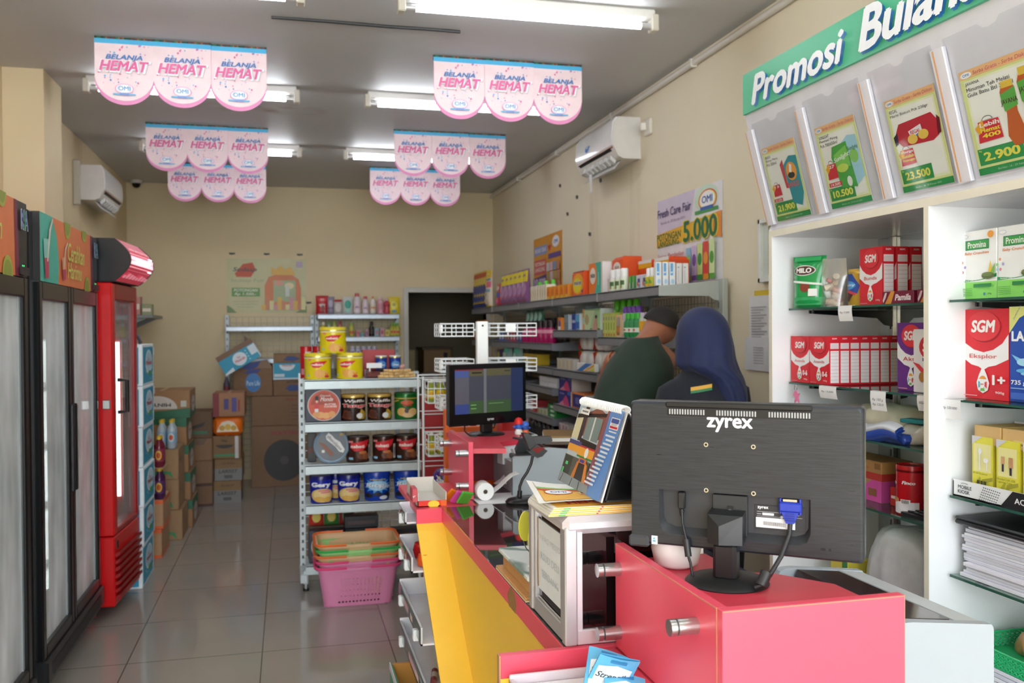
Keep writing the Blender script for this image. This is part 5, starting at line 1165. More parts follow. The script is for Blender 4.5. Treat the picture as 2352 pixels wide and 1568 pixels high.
yp = pouch(.2, .36, .06, '#d9bb1c', [E(.5, .5, .35, .14, '#2f3f8a'), R(.2, .82, .8, .95, '#c8502a'), E(.5, .25, .3, .1, '#34448f'), R(.1, .02, .9, .12, '#2f3f8a')], 'detergent_pouch', 'detergent pouch')
row(yp, 5, 8.52, 8.98, 1.742, 'yellow and blue detergent bag', 'at the corner of the top shelf')
# second row of the near bay
gb = bottle([(.026, .002), (.03, .012), (.03, .14), (.018, .17)], '#6fae3a', (.019, .05, '#5fc22a'), (.02, .13, '#d9d27a'), [R(.2, .1, .8, .6, '#8ab04a'), E(.5, .75, .3, .15, '#e0d8c8')], 'shampoo_bottle')
row(gb, 4, 4.85, 5.16, 1.476, 'tall bottle with bright green cap', 'on the second shelf above the man', x=1.94)
gy_ = boxes(.035, .05, .145, '#b9c45a', [R(.1, .2, .9, .9, '#cdd27a'), R(.2, .3, .6, .6, '#7a9a3a'), R(.3, .7, .8, .85, '#8f8f8a'), R(.2, .05, .8, .15, '#c8603c')], [R(.1, .1, .9, .9, '#c9cd7a')], name='shampoo_box')
row(gy_, 5, 5.0, 5.18, 1.476, 'green and yellow carton', 'on the second shelf above the man')
oy = boxes(.09, .05, .13, '#e6b98a', [R(.05, .0, .12, 1, '#e8903a'), R(.2, .5, .8, .9, '#a9a49c'), R(.2, .1, .7, .5, '#8a6a3a'), E(.5, .35, .2, .15, '#d9883a')], [R(.1, .05, .9, .95, '#d9dadc')], name='shampoo_box')
oy.put((1.86, 4.93, 1.477), 'orange-edged carton between the green cartons and violet caps', RX)
vc = bottle([(.02, .002), (.023, .01), (.023, .12), (.016, .14)], '#c9b9cf', (.018, .035, '#6a3a9a'), (.02, .1, '#d2cdb4'), None, 'shampoo_bottle')
row(vc, 4, 4.66, 4.86, 1.476, 'violet-capped bottle', 'on the second shelf beside the man', x=1.88)
g2 = bottle([(.026, .002), (.029, .012), (.029, .085), (.016, .105)], '#1f8a4a', (.02, .03, '#3fbf3a'), (.03, .055, '#dfe9df'), [E(.5, .5, .2, .2, '#c8502a')], 'soap_bottle')
row(g2, 3, 4.6, 4.74, 1.476, 'green bottle with white band', 'on the second shelf behind the man', x=1.85)
ya_ = bottle([(.018, .002), (.02, .01), (.02, .1), (.012, .115)], '#c9d0c4', (.014, .02, '#d9c9e0'), (.01, .09, '#e6ae1c'), [R(.2, .0, .6, .3, '#d9e0ea')], 'soap_bottle')
row(ya_, 2, 4.5, 4.56, 1.476, 'amber-labelled bottle', 'on the second shelf near the man\'s head', x=1.86)
bp = boxes(.16, .05, .1, '#2a5aa8', [E(.3, .4, .1, .3, '#d6e6da'), E(.6, .5, .12, .35, '#9fd0d8'), R(.7, .2, .9, .8, '#3a7ac8'), R(.1, .8, .9, .95, '#4a7ac0')], name='toothpaste_pack')
bp.put((1.87, 4.4, 1.477), 'blue toothpaste pack at the near end of the second shelf', RX)
# second bay
tw = boxes(.24, .12, .11, '#d3e2ee', [R(.3, .0, .7, 1, '#2a3f9a'), T('tessa', .48, .55, .3, .2, '#dfe6f4', .04), R(.66, .1, 1, .5, '#2a6ac0'), R(.66, .5, 1, .95, '#5fb4e0'), R(0, 0, .1, 1, '#dfe9f4')], [R(0, 0, 1, 1, '#e6eaee')], name='tissue_pack', cat='tissue pack', b_=.01)
tw.put((1.87, 5.8, 1.52), 'blue and white tissue pack on the second shelf', RX)
tgr = boxes(.34, .12, .135, '#a9cf9a', [R(0, .0, .12, .3, '#e8903a'), R(0, .6, .12, 1, '#e0a84a'), P([(.1, 0), (.4, 0), (.55, .5), (.7, .9), (.1, .95)], '#c9dcae'), E(.25, .5, .12, .25, '#b8a87a'), P([(.55, 0), (.85, 0), (.8, .6), (.7, .6)], '#cf9a86'), E(.78, .62, .06, .08, '#3a2a26')], [R(0, 0, 1, 1, '#dfe8e0')], name='tissue_pack', cat='tissue pack', b_=.012)
tgr.put((1.87, 5.44, 1.52), 'pale green tissue pack on the second shelf left of the man', RX)
b_ = boxes(.22, .14, .012, '#9fa9ac', [R(0, 0, 1, 1, '#8a989c')], name='flat_pack')
for i in range(4): b_.put((1.93, 5.85, 1.632+.013*i), 'flat silver pack lying above the blue tissue pack, %s' % ('lowest', 'second from below', 'second from above', 'topmost')[i], RX, group='flat silver packs')
boxes(.12, .1, .11, '#7f9aa4', [R(0, 0, 1, .5, '#6a8a96')], name='tissue_pack').put((1.88, 5.99, 1.52), 'grey-blue pack left of the blue tissue pack', RX)
boxes(.08, .06, .09, '#e3862a', [E(.5, .5, .3, .3, '#4a4a9a'), R(.1, .05, .9, .3, '#ece4da')], name='soap_pack').put((1.86, 6.1, 1.52), 'orange and blue soap pack at the left end of the second shelf', RX)
def rolls():
    b = B()
    for i in range(2):
        for k in range(1):
            x = -.06+.125*i
            ring = [[V((x+rx*cos(a)*s_, y, .075+rz_*sin(a)*s_)) for a in [2*pi*q/14 for q in range(14)]] for y, s_, rx, rz_ in ((.0, .75, .06, .07), (.012, .98, .062, .072), (.1, 1, .062, .072), (.112, .8, .062, .072))]
            b.loft(ring, mat('#e6e2de', .45, 0, .04, 12))
    o = []
    b.grid(lambda u, v: V((-.14+.02*sin(pi*v), .0+.1*u, .01+.13*v)), 4, 4, mat('#b53020', .3)); b.art([P([(.1, .6), (.5, .95), (.9, .8), (.6, .55)], '#d9b52a'), P([(.2, .1), (.6, .4), (.8, .2)], '#e6dccb')], lambda x, y, d: V((-.141+.02*sin(pi*y)-d, .1*(1-x), .01+.13*y)))
    b.art([R(0, .02, .12, .98, '#a82a1c'), P([(.0, .6), (.1, .98), (.16, .9), (.08, .5)], '#dcb82c'), P([(.02, .1), (.12, .4), (.14, .1)], '#e8dccb')], flat((-.155, .02, 0), (.3, 0, 0), (0, 0, .15)))
    return tag(b.obj('toilet_roll_pack', smooth=60), None, 'toilet roll pack')
TRP = Stock(rolls)
for i, (y, z, l) in enumerate(((5.66, 1.249, 'lower left toilet roll pack in clear wrap on the third shelf'), (5.66, 1.4, 'upper left toilet roll pack in clear wrap on the third shelf'), (5.36, 1.249, 'lower right toilet roll pack on the third shelf beside the man'), (5.36, 1.4, 'upper right toilet roll pack on the third shelf beside the man'))):
    if z > 1.3: z = 1.386
    TRP.put((1.9, y, z), l, RX, 'wrapped toilet roll packs', scale=(1., 1, .92))
b = B(); b.box(-.17, .17, 0, .03, 0, .05, '#e6e4e0', .004); b.art([P([(0, .0), (.3, 0), (.9, 1), (.5, 1)], '#3f7ac0'), P([(.35, 0), (.55, 0), (1, .7), (1, 1)], '#e8a83a'), P([(.7, .1), (1, .1), (1, .6)], '#d9cf3a')], front(.34, .05)); o = put(b, 'wrap_box', (1.815, 5.4, 1.262), 'long blue, white and yellow box tilted in front of the toilet rolls', 'box', rot=(0, 0, RX)); o.rotation_euler = (.0, -.0, RX)
wb = boxes(.09, .1, .075, '#c9c4bc', [R(.1, .1, .3, .9, '#d9cba0'), R(.45, .1, .6, .9, '#d0b06a'), R(.7, .2, .9, .8, '#b9b4ae')], name='soap_box')
row(wb, 4, 5.84, 6.12, 1.248, 'pale soap box', 'left of the toilet rolls on the third shelf')
tp = [P([(0, 0), (1, 0), (1, 1), (0, 1)], '#2a2a86'), P([(.2, 0), (.9, 0), (.75, .5), (.6, .72), (.4, .4)], '#d8487a'), P([(.0, 0), (.5, 0), (.35, .3)], '#e890a8'), R(.75, .75, 1, 1, '#3f7ac8'), T('tessa', .3, .8, .4, .14, '#9a9ad0', .03)]
tbx = boxes(.28, .14, .1, '#2a2a86', tp, [R(0, 0, 1, 1, '#e2dcd9')], name='tissue_box', cat='tissue box', b_=.006)
tbx.put((1.86, 5.99, 1.002), 'lower violet and pink tissue box on the fourth shelf', RX, 'violet and pink tissue boxes'); tbx.put((1.86, 5.97, 1.104), 'upper violet and pink tissue box on the fourth shelf', RX, 'violet and pink tissue boxes')
boxes(.28, .14, .105, '#d9782c', [R(.1, .1, .9, .9, '#2a2a76'), R(.3, .3, .6, .7, '#6a6ab0')], [R(0, 0, 1, .92, '#e2deda')], name='tissue_box', cat='tissue box', b_=.006).put((1.85, 5.66, 1.002), 'orange-edged dark blue tissue box on the fourth shelf by the man', RX)
# middle bay and the bays behind it
pkb = bottle([(.034, .002), (.038, .015), (.038, .07), (.03, .1), (.015, .12)], '#b0155f', (.02, .05, '#2a1a22'), (.075, .1, '#d98aa4'), None, 'shampoo_bottle', rough=.15)
row(pkb, 6, 6.3, 7.0, 1.424, 'shiny pink bottle', 'on the second shelf behind the wire display')
dkb = bottle([(.03, .002), (.033, .015), (.033, .12), (.015, .15)], '#2a2526', (.018, .04, '#1a1a1a'), (.03, .1, '#6a5a5c'), None, 'shampoo_bottle')
row(dkb, 6, 6.32, 7.02, 1.424, 'dark bottle', 'behind the shiny pink bottles', x=1.97)
ybx = boxes(.055, .1, .085, '#cfae1c', [R(.1, .1, .9, .5, '#d9c23a'), R(.1, .6, .9, .9, '#b9962a')], name='yellow_box')
row(ybx, 8, 6.72, 7.08, 1.25, 'yellow carton', 'on the third shelf above the monitor')
sbag = pouch(.26, .17, .1, '#7f9a96', [E(.5, .6, .35, .2, '#3f9a84'), E(.4, .3, .3, .2, '#a9bcb8')], 'plastic_bag', 'bag', rough=.2)
row(sbag, 2, 7.25, 7.6, 1.25, 'grey-green plastic bag', 'on the third shelf behind the wire display')
vpk = boxes(.12, .1, .1, '#4a3a6a', [E(.5, .5, .3, .3, '#c9b93a')], name='soap_pack')
row(vpk, 2, 7.8, 8.0, 1.25, 'dark violet pack', 'at the back of the third shelf')
oypk = pouch(.16, .2, .08, '#d9941c', [E(.5, .5, .3, .25, '#e8c83a'), R(.2, .1, .8, .3, '#c8502a')], 'snack_pouch', 'pouch')
row(oypk, 3, 8.55, 8.9, 1.424, 'amber pouch', 'on the second shelf at the corner')
mx_ = [boxes(.1, .08, .09, c, [E(.5, .5, .3, .3, d)], name='soap_pack') for c, d in (('#3f4a8a', '#c9c9d8'), ('#b53a4a', '#e0c9c9'), ('#5a4a86', '#d9a84a'), ('#4a6ab0', '#e6e6ea'))]
for i, s in enumerate(mx_): row(s, 2, 7.2+.21*i, 7.3+.21*i, 1.424, ('navy', 'crimson', 'violet', 'sky blue')[i] + ' soap pack', 'on the second shelf near the corner')
hang = pouch(.14, .12, .05, '#2f6a5c', [E(.5, .5, .35, .3, '#9fc9bc')], 'snack_pouch', 'pouch')
row(hang, 4, 6.7, 7.06, 1.57, 'dark teal hanging pack', 'just under the top wall shelf', x=1.9)
for o in [o for o in bpy.data.objects if o.get('label', '').startswith('dark teal hanging')]: o.location.z = 1.565
stackw = boxes(.22, .16, .036, '#d3d3d6', [R(.05, .1, .95, .9, '#dcdde0')], name='white_carton')
for i in range(2): stackw.put((1.86, 6.52, 1.104+.037*i), '%s flat white carton on the fourth shelf right of the monitor' % ('lower', 'upper')[i], RX, 'flat white cartons')
stackw.put((1.86, 6.29, 1.104), 'third flat white carton at the shelf end by the tissue boxes', RX)
stackw.put((1.86, 6.29, 1.141), 'fourth flat white carton on top by the tissue boxes', RX)
grn = boxes(.22, .12, .03, '#1f8a3a', [R(.3, .2, .8, .8, '#8fd09a'), E(.5, .5, .2, .25, '#dff0df')], name='toothpaste_box')
for i in range(3): grn.put((1.86, 6.3, .889+.031*i), 'green toothpaste box, %s of three by the tissue boxes' % ('lowest', 'middle', 'topmost')[i], RX, 'green toothpaste boxes')
rwb = boxes(.2, .1, .028, '#b5343a', [R(.1, .2, .6, .8, '#e6d6d6'), R(.7, .2, .9, .8, '#c8606a')], name='toothpaste_box')
for i in range(3): rwb.put((1.86, 6.84, .889+.029*i), 'red and white toothpaste box, %s of three right of the monitor' % ('lowest', 'middle', 'topmost')[i], RX, 'red and white toothpaste boxes')
ywb = boxes(.07, .1, .04, '#c9c9b8', [R(.1, .2, .5, .8, '#8fae5a'), R(.6, .2, .9, .8, '#d9c98a')], name='soap_box')
row(ywb, 3, 6.48, 6.66, .888, 'pale soap box', 'between the green and the red toothpaste boxes')
drk = [bottle([(.024, .002), (.027, .01), (.027, .1), (.014, .13)], c, (.014, .03, d), (.02, .09, e), None, 'cleaner_bottle') for c, d, e in (('#1a1c22', '#2a8ac0', '#20242c'), ('#14202e', '#141414', '#3f9ac8'), ('#22201e', '#c8641c', '#2c2a28'), ('#1c2a2a', '#d0d4d6', '#5a6a6e'))]
for i, s in enumerate(drk): row(s, 3, 6.26+.06*i, 6.74+.06*i, .70, ('blue-capped dark', 'blue-labelled dark', 'orange-capped dark', 'white-capped grey')[i] + ' cleaner bottle', 'on the sixth shelf', x=1.86+.02*(i % 2))
gbt = bottle([(.04, .002), (.046, .015), (.046, .12), (.02, .15)], '#14803a', (.022, .03, '#1a5a2a'), (.03, .1, '#1f9a4a'), None, 'cleaner_bottle')
row(gbt, 4, 7.25, 7.75, .70, 'green cleaner bottle', 'low on the right shelving behind the monitor')
wtb = boxes(.05, .06, .13, '#cfc4c4', [R(.1, .1, .9, .5, '#d9d4d6'), R(.2, .6, .8, .9, '#b0808a')], name='tissue_roll')
row(wtb, 6, 6.75, 7.1, .70, 'pale wrapped pack', 'low on the right shelving')
row(wtb, 3, 5.95, 6.1, .74, 'pale wrapped pack', 'low on the second bay by the scanner')
b = B(); b.lathe([(0, 0), (.05, 0), (.052, .01), (.052, .07), (.045, .085), (.05, .09), (.05, .11), (0, .115)], mat('#1b2030', .25), 20); put(b, 'dark_jar', (1.87, 5.7, .741), 'dark lidded jar on the fifth shelf by the calendar', 'jar', smooth=40)
b = B(); b.prism([(-.12, 0), (.12, 0), (.1, .05), (.05, .06), (.05, .12), (.09, .13), (.09, .15), (-.06, .15), (-.06, .06), (-.1, .05)], (0, 0, 0), (1, 0, 0), (0, 0, 1), -.1, mat('#4a86c8', .4)); put(b, 'blue_crate', (1.6, 4.7, .78), 'pale blue plastic holder behind the scanner', 'holder')
put(B().box(-.25, .25, 0, .4, 0, .78, mat('#55565a', .5), .01), 'side_table', (1.55, 4.68, 0), 'dark grey low table behind the counter carrying the blue holder', 'table')
# ---------------------------------------------------------------- checkout counter
RB_ = mat('#e85068', .34, 0, .04, 6); RB2 = mat('#d23c50', .36, 0, .04, 6); YB_ = mat('#f8cb46', .35, 0, .03, 5); EDGE = mat('#b98a63', .6); ORG = mat('#ea6a1e', .4)
ZC = .885
def topglass():
    m, nt, p, vec = base('counter_glass')
    nt.links.new(mixc(nt, noise(nt, vec, 4, 3), '#2a2626', '#383334'), p.inputs['Base Color'])
    p.inputs['Roughness'].default_value = .04; p.inputs['Specular IOR Level'].default_value = 1.0; p.inputs['Coat Weight'].default_value = .6; p.inputs['Coat Roughness'].default_value = .02
    return m
t = thing('checkout_counter', 'red and yellow checkout counter with a dark glass top', 'counter', (0, 0, 0))
b = B(); b.box(.535, .56, 1.72, 3.2, .0, .835, YB_); b.obj('front_panel', t)
b = B(); b.box(.53, .56, 1.72, 3.2, .835, ZC, RB_, .002); b.prism([(2.115, .835), (2.185, .835), (2.2, .86), (2.17, .885), (2.125, .882), (2.11, .86)], (.5295, 0, 0), (0, 1, 0), (0, 0, 1), .002, mat('#9a7042', .7, 0, .2, 60)); b.obj('fascia', t)
b = B(); b.box(.56, .95, 1.72, 2.05, ZC-.02, ZC-.002, mat('#2a2626', .5)).box(.56, 1.16, 2.05, 3.62, ZC-.02, ZC-.002, mat('#2a2626', .5)).box(.532, .95, 1.72, 2.05, ZC-.002, ZC+.004, topglass()).box(.532, 1.16, 2.05, 3.2, ZC-.002, ZC+.004, topglass()).box(.66, 1.16, 3.2, 3.62, ZC-.002, ZC+.004, topglass(), .001); b.obj('glass_top', t)
b = B(); b.box(1.12, 1.16, 2.05, 3.62, 0, ZC-.02, RB2).box(.56, .95, 1.74, 1.76, 0, ZC-.02, RB2).box(.93, .95, 1.76, 2.05, 0, ZC-.02, RB2).box(.95, 1.12, 2.05, 2.07, 0, ZC-.02, RB2).box(.56, 1.12, 3.6, 3.62, 0, ZC-.02, RB2); b.obj('carcass', t)
# far end module: red top, sloping yellow end board, snack trays under it
b = B(); b.box(.438, .66, 3.195, 3.72, ZC-.018, ZC+.004, RB_, .002).box(.438, .53, 3.185, 3.2, .835, ZC+.004, RB_, .001); b.obj('end_top', t)
ys = lambda z: 3.185-(.84-z)*1.34
b = B(); b.prism([(3.185, .838), (3.2, .838), (ys(0)+.016, 0), (ys(0), 0)], (.438, 0, 0), (0, 1, 0), (0, 0, 1), .097, YB_); b.obj('end_board', t)
b = B(); b.box(.62, .64, 2.1, 3.72, 0, ZC-.02, mat('#d9d3cf', .5)); b.obj('back_board', t)
TRW = mat('#e3e3ea', .4); TRG = glass('tray_lip', '#e6efef', .1)
for k, (zt, z0, x0, y1) in enumerate(((.885, .835, .4, 3.37), (.766, .705, .398, 3.36), (.6, .535, .396, 3.36), (.454, .385, .396, 3.36))):
    y0 = ys(z0)+.03
    b = B(); b.box(x0, .62, y0, y1, z0, z0+.006, TRW).box(x0, x0+.006, y0, y1, z0, zt-.008, mat('#c9ccd4', .35)).box(x0, .62, y1-.006, y1, z0, zt, TRW)
    b.box(x0-.003, x0, y0, y1, z0+.008, zt-.01, glass('price_rail', '#e8f0f0', .1)); b.art([R(.1+.3*k*.3, .2, .3+.1*k, .7, '#d5a9b4'), R(.6, .25, .7, .7, '#e9c9c4')], flat((x0-.0032, y1, z0+.008), (0, y0-y1, 0), (0, 0, zt-z0-.018)))
    tr = b.obj('snack_tray', t)
    for y in (y0+.1, y1-.07):
        b = B(); b.box(x0-.012, x0+.012, y-.014, y+.014, z0-.014, z0+.022, mat('#eef1f4', .3), .003); b.obj('price_clip', tr)
b = B(); zt, z0 = .31, .22
b.box(.352, .6, 2.62, 3.3, z0, z0+.006, mat('#3f9a72', .45)).box(.352, .36, 2.62, 3.3, z0-.12, zt, mat('#2f8a62', .45)).box(.36, .6, 3.285, 3.3, z0, zt, mat('#c98a3c', .5)).box(.35, .353, 2.62, 3.3, zt-.02, zt+.004, TRW); b.obj('low_tray', t)
# near end alcove: back board, right ledge and side board
b = B(); b.box(.395, .64, 1.70, 1.718, .845, ZC+.005, RB_, .001).box(.395, .64, 1.70, 1.718, .0, .845, YB_); b.box(.392, .395, 1.70, 1.718, 0, ZC+.005, EDGE); b.obj('alcove_back', t)
b = B(); b.box(.575, .629, .55, 1.70, ZC-.02, ZC+.002, RB_, .001).box(.575, .59, .55, 1.70, 0, ZC-.02, mat('#d3293a', .45)); b.obj('alcove_side', t)
b = B(); b.box(.63, .95, 1.262, 1.695, ZC-.03, ZC+.002, RB2); b.obj('end_deck', t)
tag(put(B().box(0, .001, 0, .001, 0, .001, '#fff'), 'x', (0, 0, 0), '', ''), None) if 0 else None
t2 = thing('snack_bin', 'white display tray in the alcove at the near end of the counter', 'tray', (.405, 1.12, .778))
b = B(); b.box(0, .165, 0, .555, 0, .006, TRW).box(0, .008, 0, .555, 0, .078, mat('#d9ccd0', .35), .002).box(0, .165, .547, .555, 0, .085, mat('#d5c9cf', .35), .002).box(0, .165, 0, .008, 0, .05, TRW).box(.157, .165, 0, .555, 0, .07, TRW); b.obj('tray_body', t2)
b = B(); b.box(0, .16, .45, .54, .006, .07, mat('#f2f4fa', .3), .002); b.obj('tray_step', t2)
b = B(); b.box(.398, .572, .9, 1.695, .74, .776, YB_); put(b, 'alcove_shelf', (0, 0, 0), 'yellow shelf under the white tray at the near end of the counter', 'shelf')
ST = lambda: None
def strep(k):
    b = B(); b.grid(lambda u, v: V(((u-.5)*.075, -.002-.004*sin(pi*u), v*.12)), 6, 4, mat('#5fb4e0', .3)); b.grid(lambda u, v: V(((.5-u)*.075, .001, v*.12)), 2, 2, mat('#5fb4e0', .3))
    b.art([P([(.08, .03), (.92, .03), (.92, .78), (.5, .86), (.08, .78)], '#e9f3fa'), T('Strepsils', .5, .6, .8, .16, '#1f2a30', .02, .3), E(.5, .3, .25, .14, '#b9dcf0'), R(.3, .9, .7, .96, '#2f7fb4')], lambda x, y, d: V(((x-.5)*.075, -.0065-d+.0042*abs(2*x-1)**2, y*.12)), .0003, .2)
    return b
for k, (x, y, z, r) in enumerate(((.545, 1.56, .845, (.55, .25, -.1)), (.525, 1.49, .85, (-.85, .3, -.25)), (.55, 1.42, .845, (-1.1, .2, -.2)))):
    put(strep(k), 'lozenge_pack', (x, y, z), 'light blue lozenge pack %s in the near white tray' % ('leaning at the back', 'second from the back', 'nearest the bottom edge')[k], 'pack', rot=r, smooth=50)
# candies in snack trays
b = B(); b.lathe([(0, 0), (.028, .004), (.034, .03), (.028, .056), (0, .06)], mat('#b3161c', .15), 18); b.art([E(.5, .5, .15, .3, '#e8a03a')], round_face(.035, .01, .04, 200, 340), .0004, .1); put(b, 'candy_egg', (.46, 3.2, .712), 'red foil candy egg in the second tray of the counter side', 'candy', smooth=50)
b = B(); b.lathe([(0, 0), (.022, .003), (.026, .022), (.02, .042), (0, .046)], mat('#d9541c', .15), 16); put(b, 'candy_egg', (.45, 3.09, .712), 'smaller orange-red candy egg in the second tray of the counter side', 'candy', smooth=50)
b = B(); b.cyl((0, 0, .012), (.0, .1, .012), .011, '#8a3a3a', n=10); b.cyl((0, .03, .012), (0, .07, .012), .0115, '#c9b9b4', n=10); put(b, 'candy_roll', (.44, 2.84, .391), 'small brown candy roll lying in the lowest white tray', 'candy', rz=-.2, smooth=50)
# open candy box and packets on the far module top
b = B(); w, d, h = .105, .3, .05; CW = mat('#d8d4cc', .6)
b.box(0, w, 0, d, 0, .003, CW).box(0, .003, 0, d, 0, h, CW).box(w-.003, w, 0, d, 0, h, CW).box(0, w, d-.003, d, 0, h+.01, CW).box(0, w, 0, .003, 0, .022, mat('#e2301e', .4)); b.art([E(.55, .4, .2, .6, '#f0d23a'), R(.8, 0, 1, 1, '#e8641c')], flat((0, 0, 0), (w, 0, 0), (0, 0, .022)))
b.quad((0, 0, h), (-.02, -.03, h-.012), (-.012, .06, h+.012), (0, .08, h), '#d9d2cc'); b.box(-.02, -.002, -.012, .06, h-.03, h+.02, '#c8505c', .002)
put(b, 'candy_carton', (.447, 3.22, ZC+.005), 'open candy carton with red front flap on the far red end of the counter', 'carton')
for k, (c, x, y, a) in enumerate((('#e07a1c', .568, 3.3, .5), ('#cc4a9a', .59, 3.26, .3), ('#4fae3a', .612, 3.245, .2))):
    b = B(); b.box(-.025, .025, -.005, .005, 0, .055, mat(c, .3), .003); put(b, 'candy_packet', (x, y, ZC+.006), '%s candy packet beside the open candy carton' % ('orange', 'pink', 'green')[k], 'packet', rot=(.6, a, .4))

# monitor stands on the counter
def knob(b, x, y, z): 
    b.cyl((x, y, z), (x-.034, y, z), .0135, STEEL, n=24).cyl((x-.034, y, z), (x-.037, y, z), .0115, '#444', n=24).cyl((x-.037, y, z), (x-.047, y, z), .0135, STEEL, n=24)
def stand(lab, x0, ya, yb, front, poly, zt, knobs, lip):
    t = thing('monitor_stand', lab, 'stand')
    b = B(); b.box(x0, x0+.018, ya, yb, ZC+.005, zt, RB_, .0006)
    b.box(x0-.0004, x0+.0, ya+.001, yb, zt-.0022, zt-.0006, EDGE); b.box(x0-.0003, x0+.012, ya-.0006, ya, ZC+.006, zt, EDGE) if front else None
    b.obj('side_panel', t)
    if front:
        b = B(); b.box(x0+.001, .948, ya-.018, ya, .55, zt, RB_, .0006); b.box(x0+.002, .947, ya-.0184, ya-.018, zt-.0022, zt-.0008, EDGE).box(.9475, .9483, ya-.0182, ya, .55, zt, EDGE); b.obj('front_panel', t)
    b = B(); b.prism(poly, (0, 0, zt-lip), (1, 0, 0), (0, 1, 0), -.018, RB2); b.obj('top_board', t)
    b = B(); xm = max(p[0] for p in poly); b.box(x0+.2, x0+.218, yb-.2, yb, ZC+.005, zt-lip-.018, RB2); b.obj('inner_panel', t)
    for y, z in knobs:
        b = B(); knob(b, x0, y, z); b.obj('knob', t, smooth=40)
    return t
stand('red stand under the near monitor with its back to the camera', .63, 1.258, 1.695, True, [(.648, 1.258), (.948, 1.258), (.948, 1.43), (.875, 1.53), (.82, 1.545), (.825, 1.695), (.648, 1.695)], 1.096, ((1.672, 1.05), (1.672, .925), (1.328, 1.047)), .034)
t = stand('red open stand under the far monitor at the end of the counter', .652, 3.31, 3.75, False, [(.67, 3.32), (.79, 3.285), (.81, 3.48), (.9, 3.53), (1.0, 3.86), (.67, 3.9)], 1.105, ((3.325, 1.062), (3.325, .94), (3.68, 1.058), (3.68, .94)), .026)
b = B(); b.box(.67, 1.0, 3.72, 3.738, ZC+.005, 1.05, mat('#8a1822', .5)); b.obj('back_panel', t)
# orange end piece and red bins behind the far stand
b = B(); b.box(.69, .718, 4.05, 4.1, .0, 1.165, ORG, .002).box(.718, .93, 4.05, 4.08, .0, 1.083, ORG, .002)
put(b, 'display_board', (0, 0, 0), 'orange end panel of a display behind the far monitor', 'panel')
put(B().box(.935, 1.06, 3.97, 4.11, 0, .9, mat('#8c1a1c', .5)), 'display_plinth', (0, 0, 0), 'dark red plinth behind the far monitor carrying a red crate', 'plinth')
put(B().box(.94, 1.05, 3.98, 4.1, .9, 1.15, mat('#d8201c', .4), .004), 'plastic_crate', (0, 0, 0), 'bright red crate behind the far monitor column', 'crate')
put(B().box(.715, 1.05, 4.95, 5.0, .0, 1.165, mat('#a3181c', .5), .004), 'display_board', (0, 0, 0), 'dark red display panel behind the narrow wire rack', 'panel')

# monitors (local back to -Y at y = 0)
def monitor_base(t, zb, y, r, hcol, wcol=.03):
    b = B(); b.lathe([(0, 0), (r, 0), (r*1.0, .003), (r*.97, .007), (r*.6, .011), (0, .013)], mat('#17181a', .45, 0, .1, 80), 44, (0, y, zb)); b.obj('stand_base', t, smooth=40)
    b = B(); b.box(-wcol, wcol, y-.022, y+.018, zb+.008, zb+hcol, mat('#1b1c1f', .4), .006); b.obj('stand_column', t)
def vcable(t, pts, r, fer, c='#232427', name='cable'):
    b = B(); b.tube(pts, r, c, 8)
    p, q = V(pts[fer]), V(pts[fer+1]); b.cyl(p, q, r*2.4, mat('#26272a', .45), n=14); return b.obj(name, t, smooth=50)
MW, MH = .417, .271
t = thing('monitor', 'black computer monitor seen from behind on the near red stand', 'monitor', (.7935, 1.486, 0), rad(-39.3))
t.rotation_euler = (0, 0, rad(-39.3))
zc = 1.25; z0 = zc-MH/2
def brushed():
    m, nt, p, vec = base('brushed_black')
    n = noise(nt, vec, 1, 4, (18, 18, 420)); n2 = noise(nt, vec, 1, 3, (30, 30, 160))
    nt.links.new(mixc(nt, n, '#2a2d33', '#4a4f58'), p.inputs['Base Color']); p.inputs['Metallic'].default_value = .55
    nt.links.new(mth(nt, 'MULTIPLY_ADD', n2, .2, .22), p.inputs['Roughness']); p.inputs['Specular IOR Level'].default_value = .6
    p.inputs['Anisotropic'].default_value = .7; p.inputs['Anisotropic Rotation'].default_value = .25
    return m
BR = brushed()
b = B(); w2 = MW/2
cutx0, cutx1, cz0, cz1 = -w2+.135*MW, -w2+.79*MW, z0+.085*MH, z0+.39*MH
# back cover with a true recess
def rrect(x0, x1, za, zb, r, n=5):
    o = []
    for cx, cz, a in ((x1-r, zb-r, 0), (x0+r, zb-r, pi/2), (x0+r, za+r, pi), (x1-r, za+r, 1.5*pi)):
        o += [(cx+r*cos(a+pi/2*i/n), cz+r*sin(a+pi/2*i/n)) for i in range(n+1)]
    return o
o = rrect(-w2, w2, z0, z0+MH, .008); n = len(o)
b.loft([[V((x, y, z)) for x, z in rrect(-w2+dx, w2-dx, z0+dx, z0+MH-dx, .008)] for y, dx in ((.034, 0), (.008, 0), (.002, .002), (.0, .005))], BR, False)
hole = [(cutx0, cz1), (cutx0, cz0+.022), (cutx0+.006, cz0+.006), (cutx0+.022, cz0), (cutx1-.022, cz0), (cutx1-.006, cz0+.006), (cutx1, cz0+.022), (cutx1, cz1)]
oi = rrect(-w2+.005, w2-.005, z0+.005, z0+MH-.005, .008)
tr = tessellate_polygon([[V((x, z, 0)) for x, z in oi], [V((x, z, 0)) for x, z in hole]]); allp = oi+hole
b.add([V((x, 0, z)) for x, z in allp], [tuple(q) for q in tr], BR)
PL = mat('#303236', .5, 0, .06, 60)
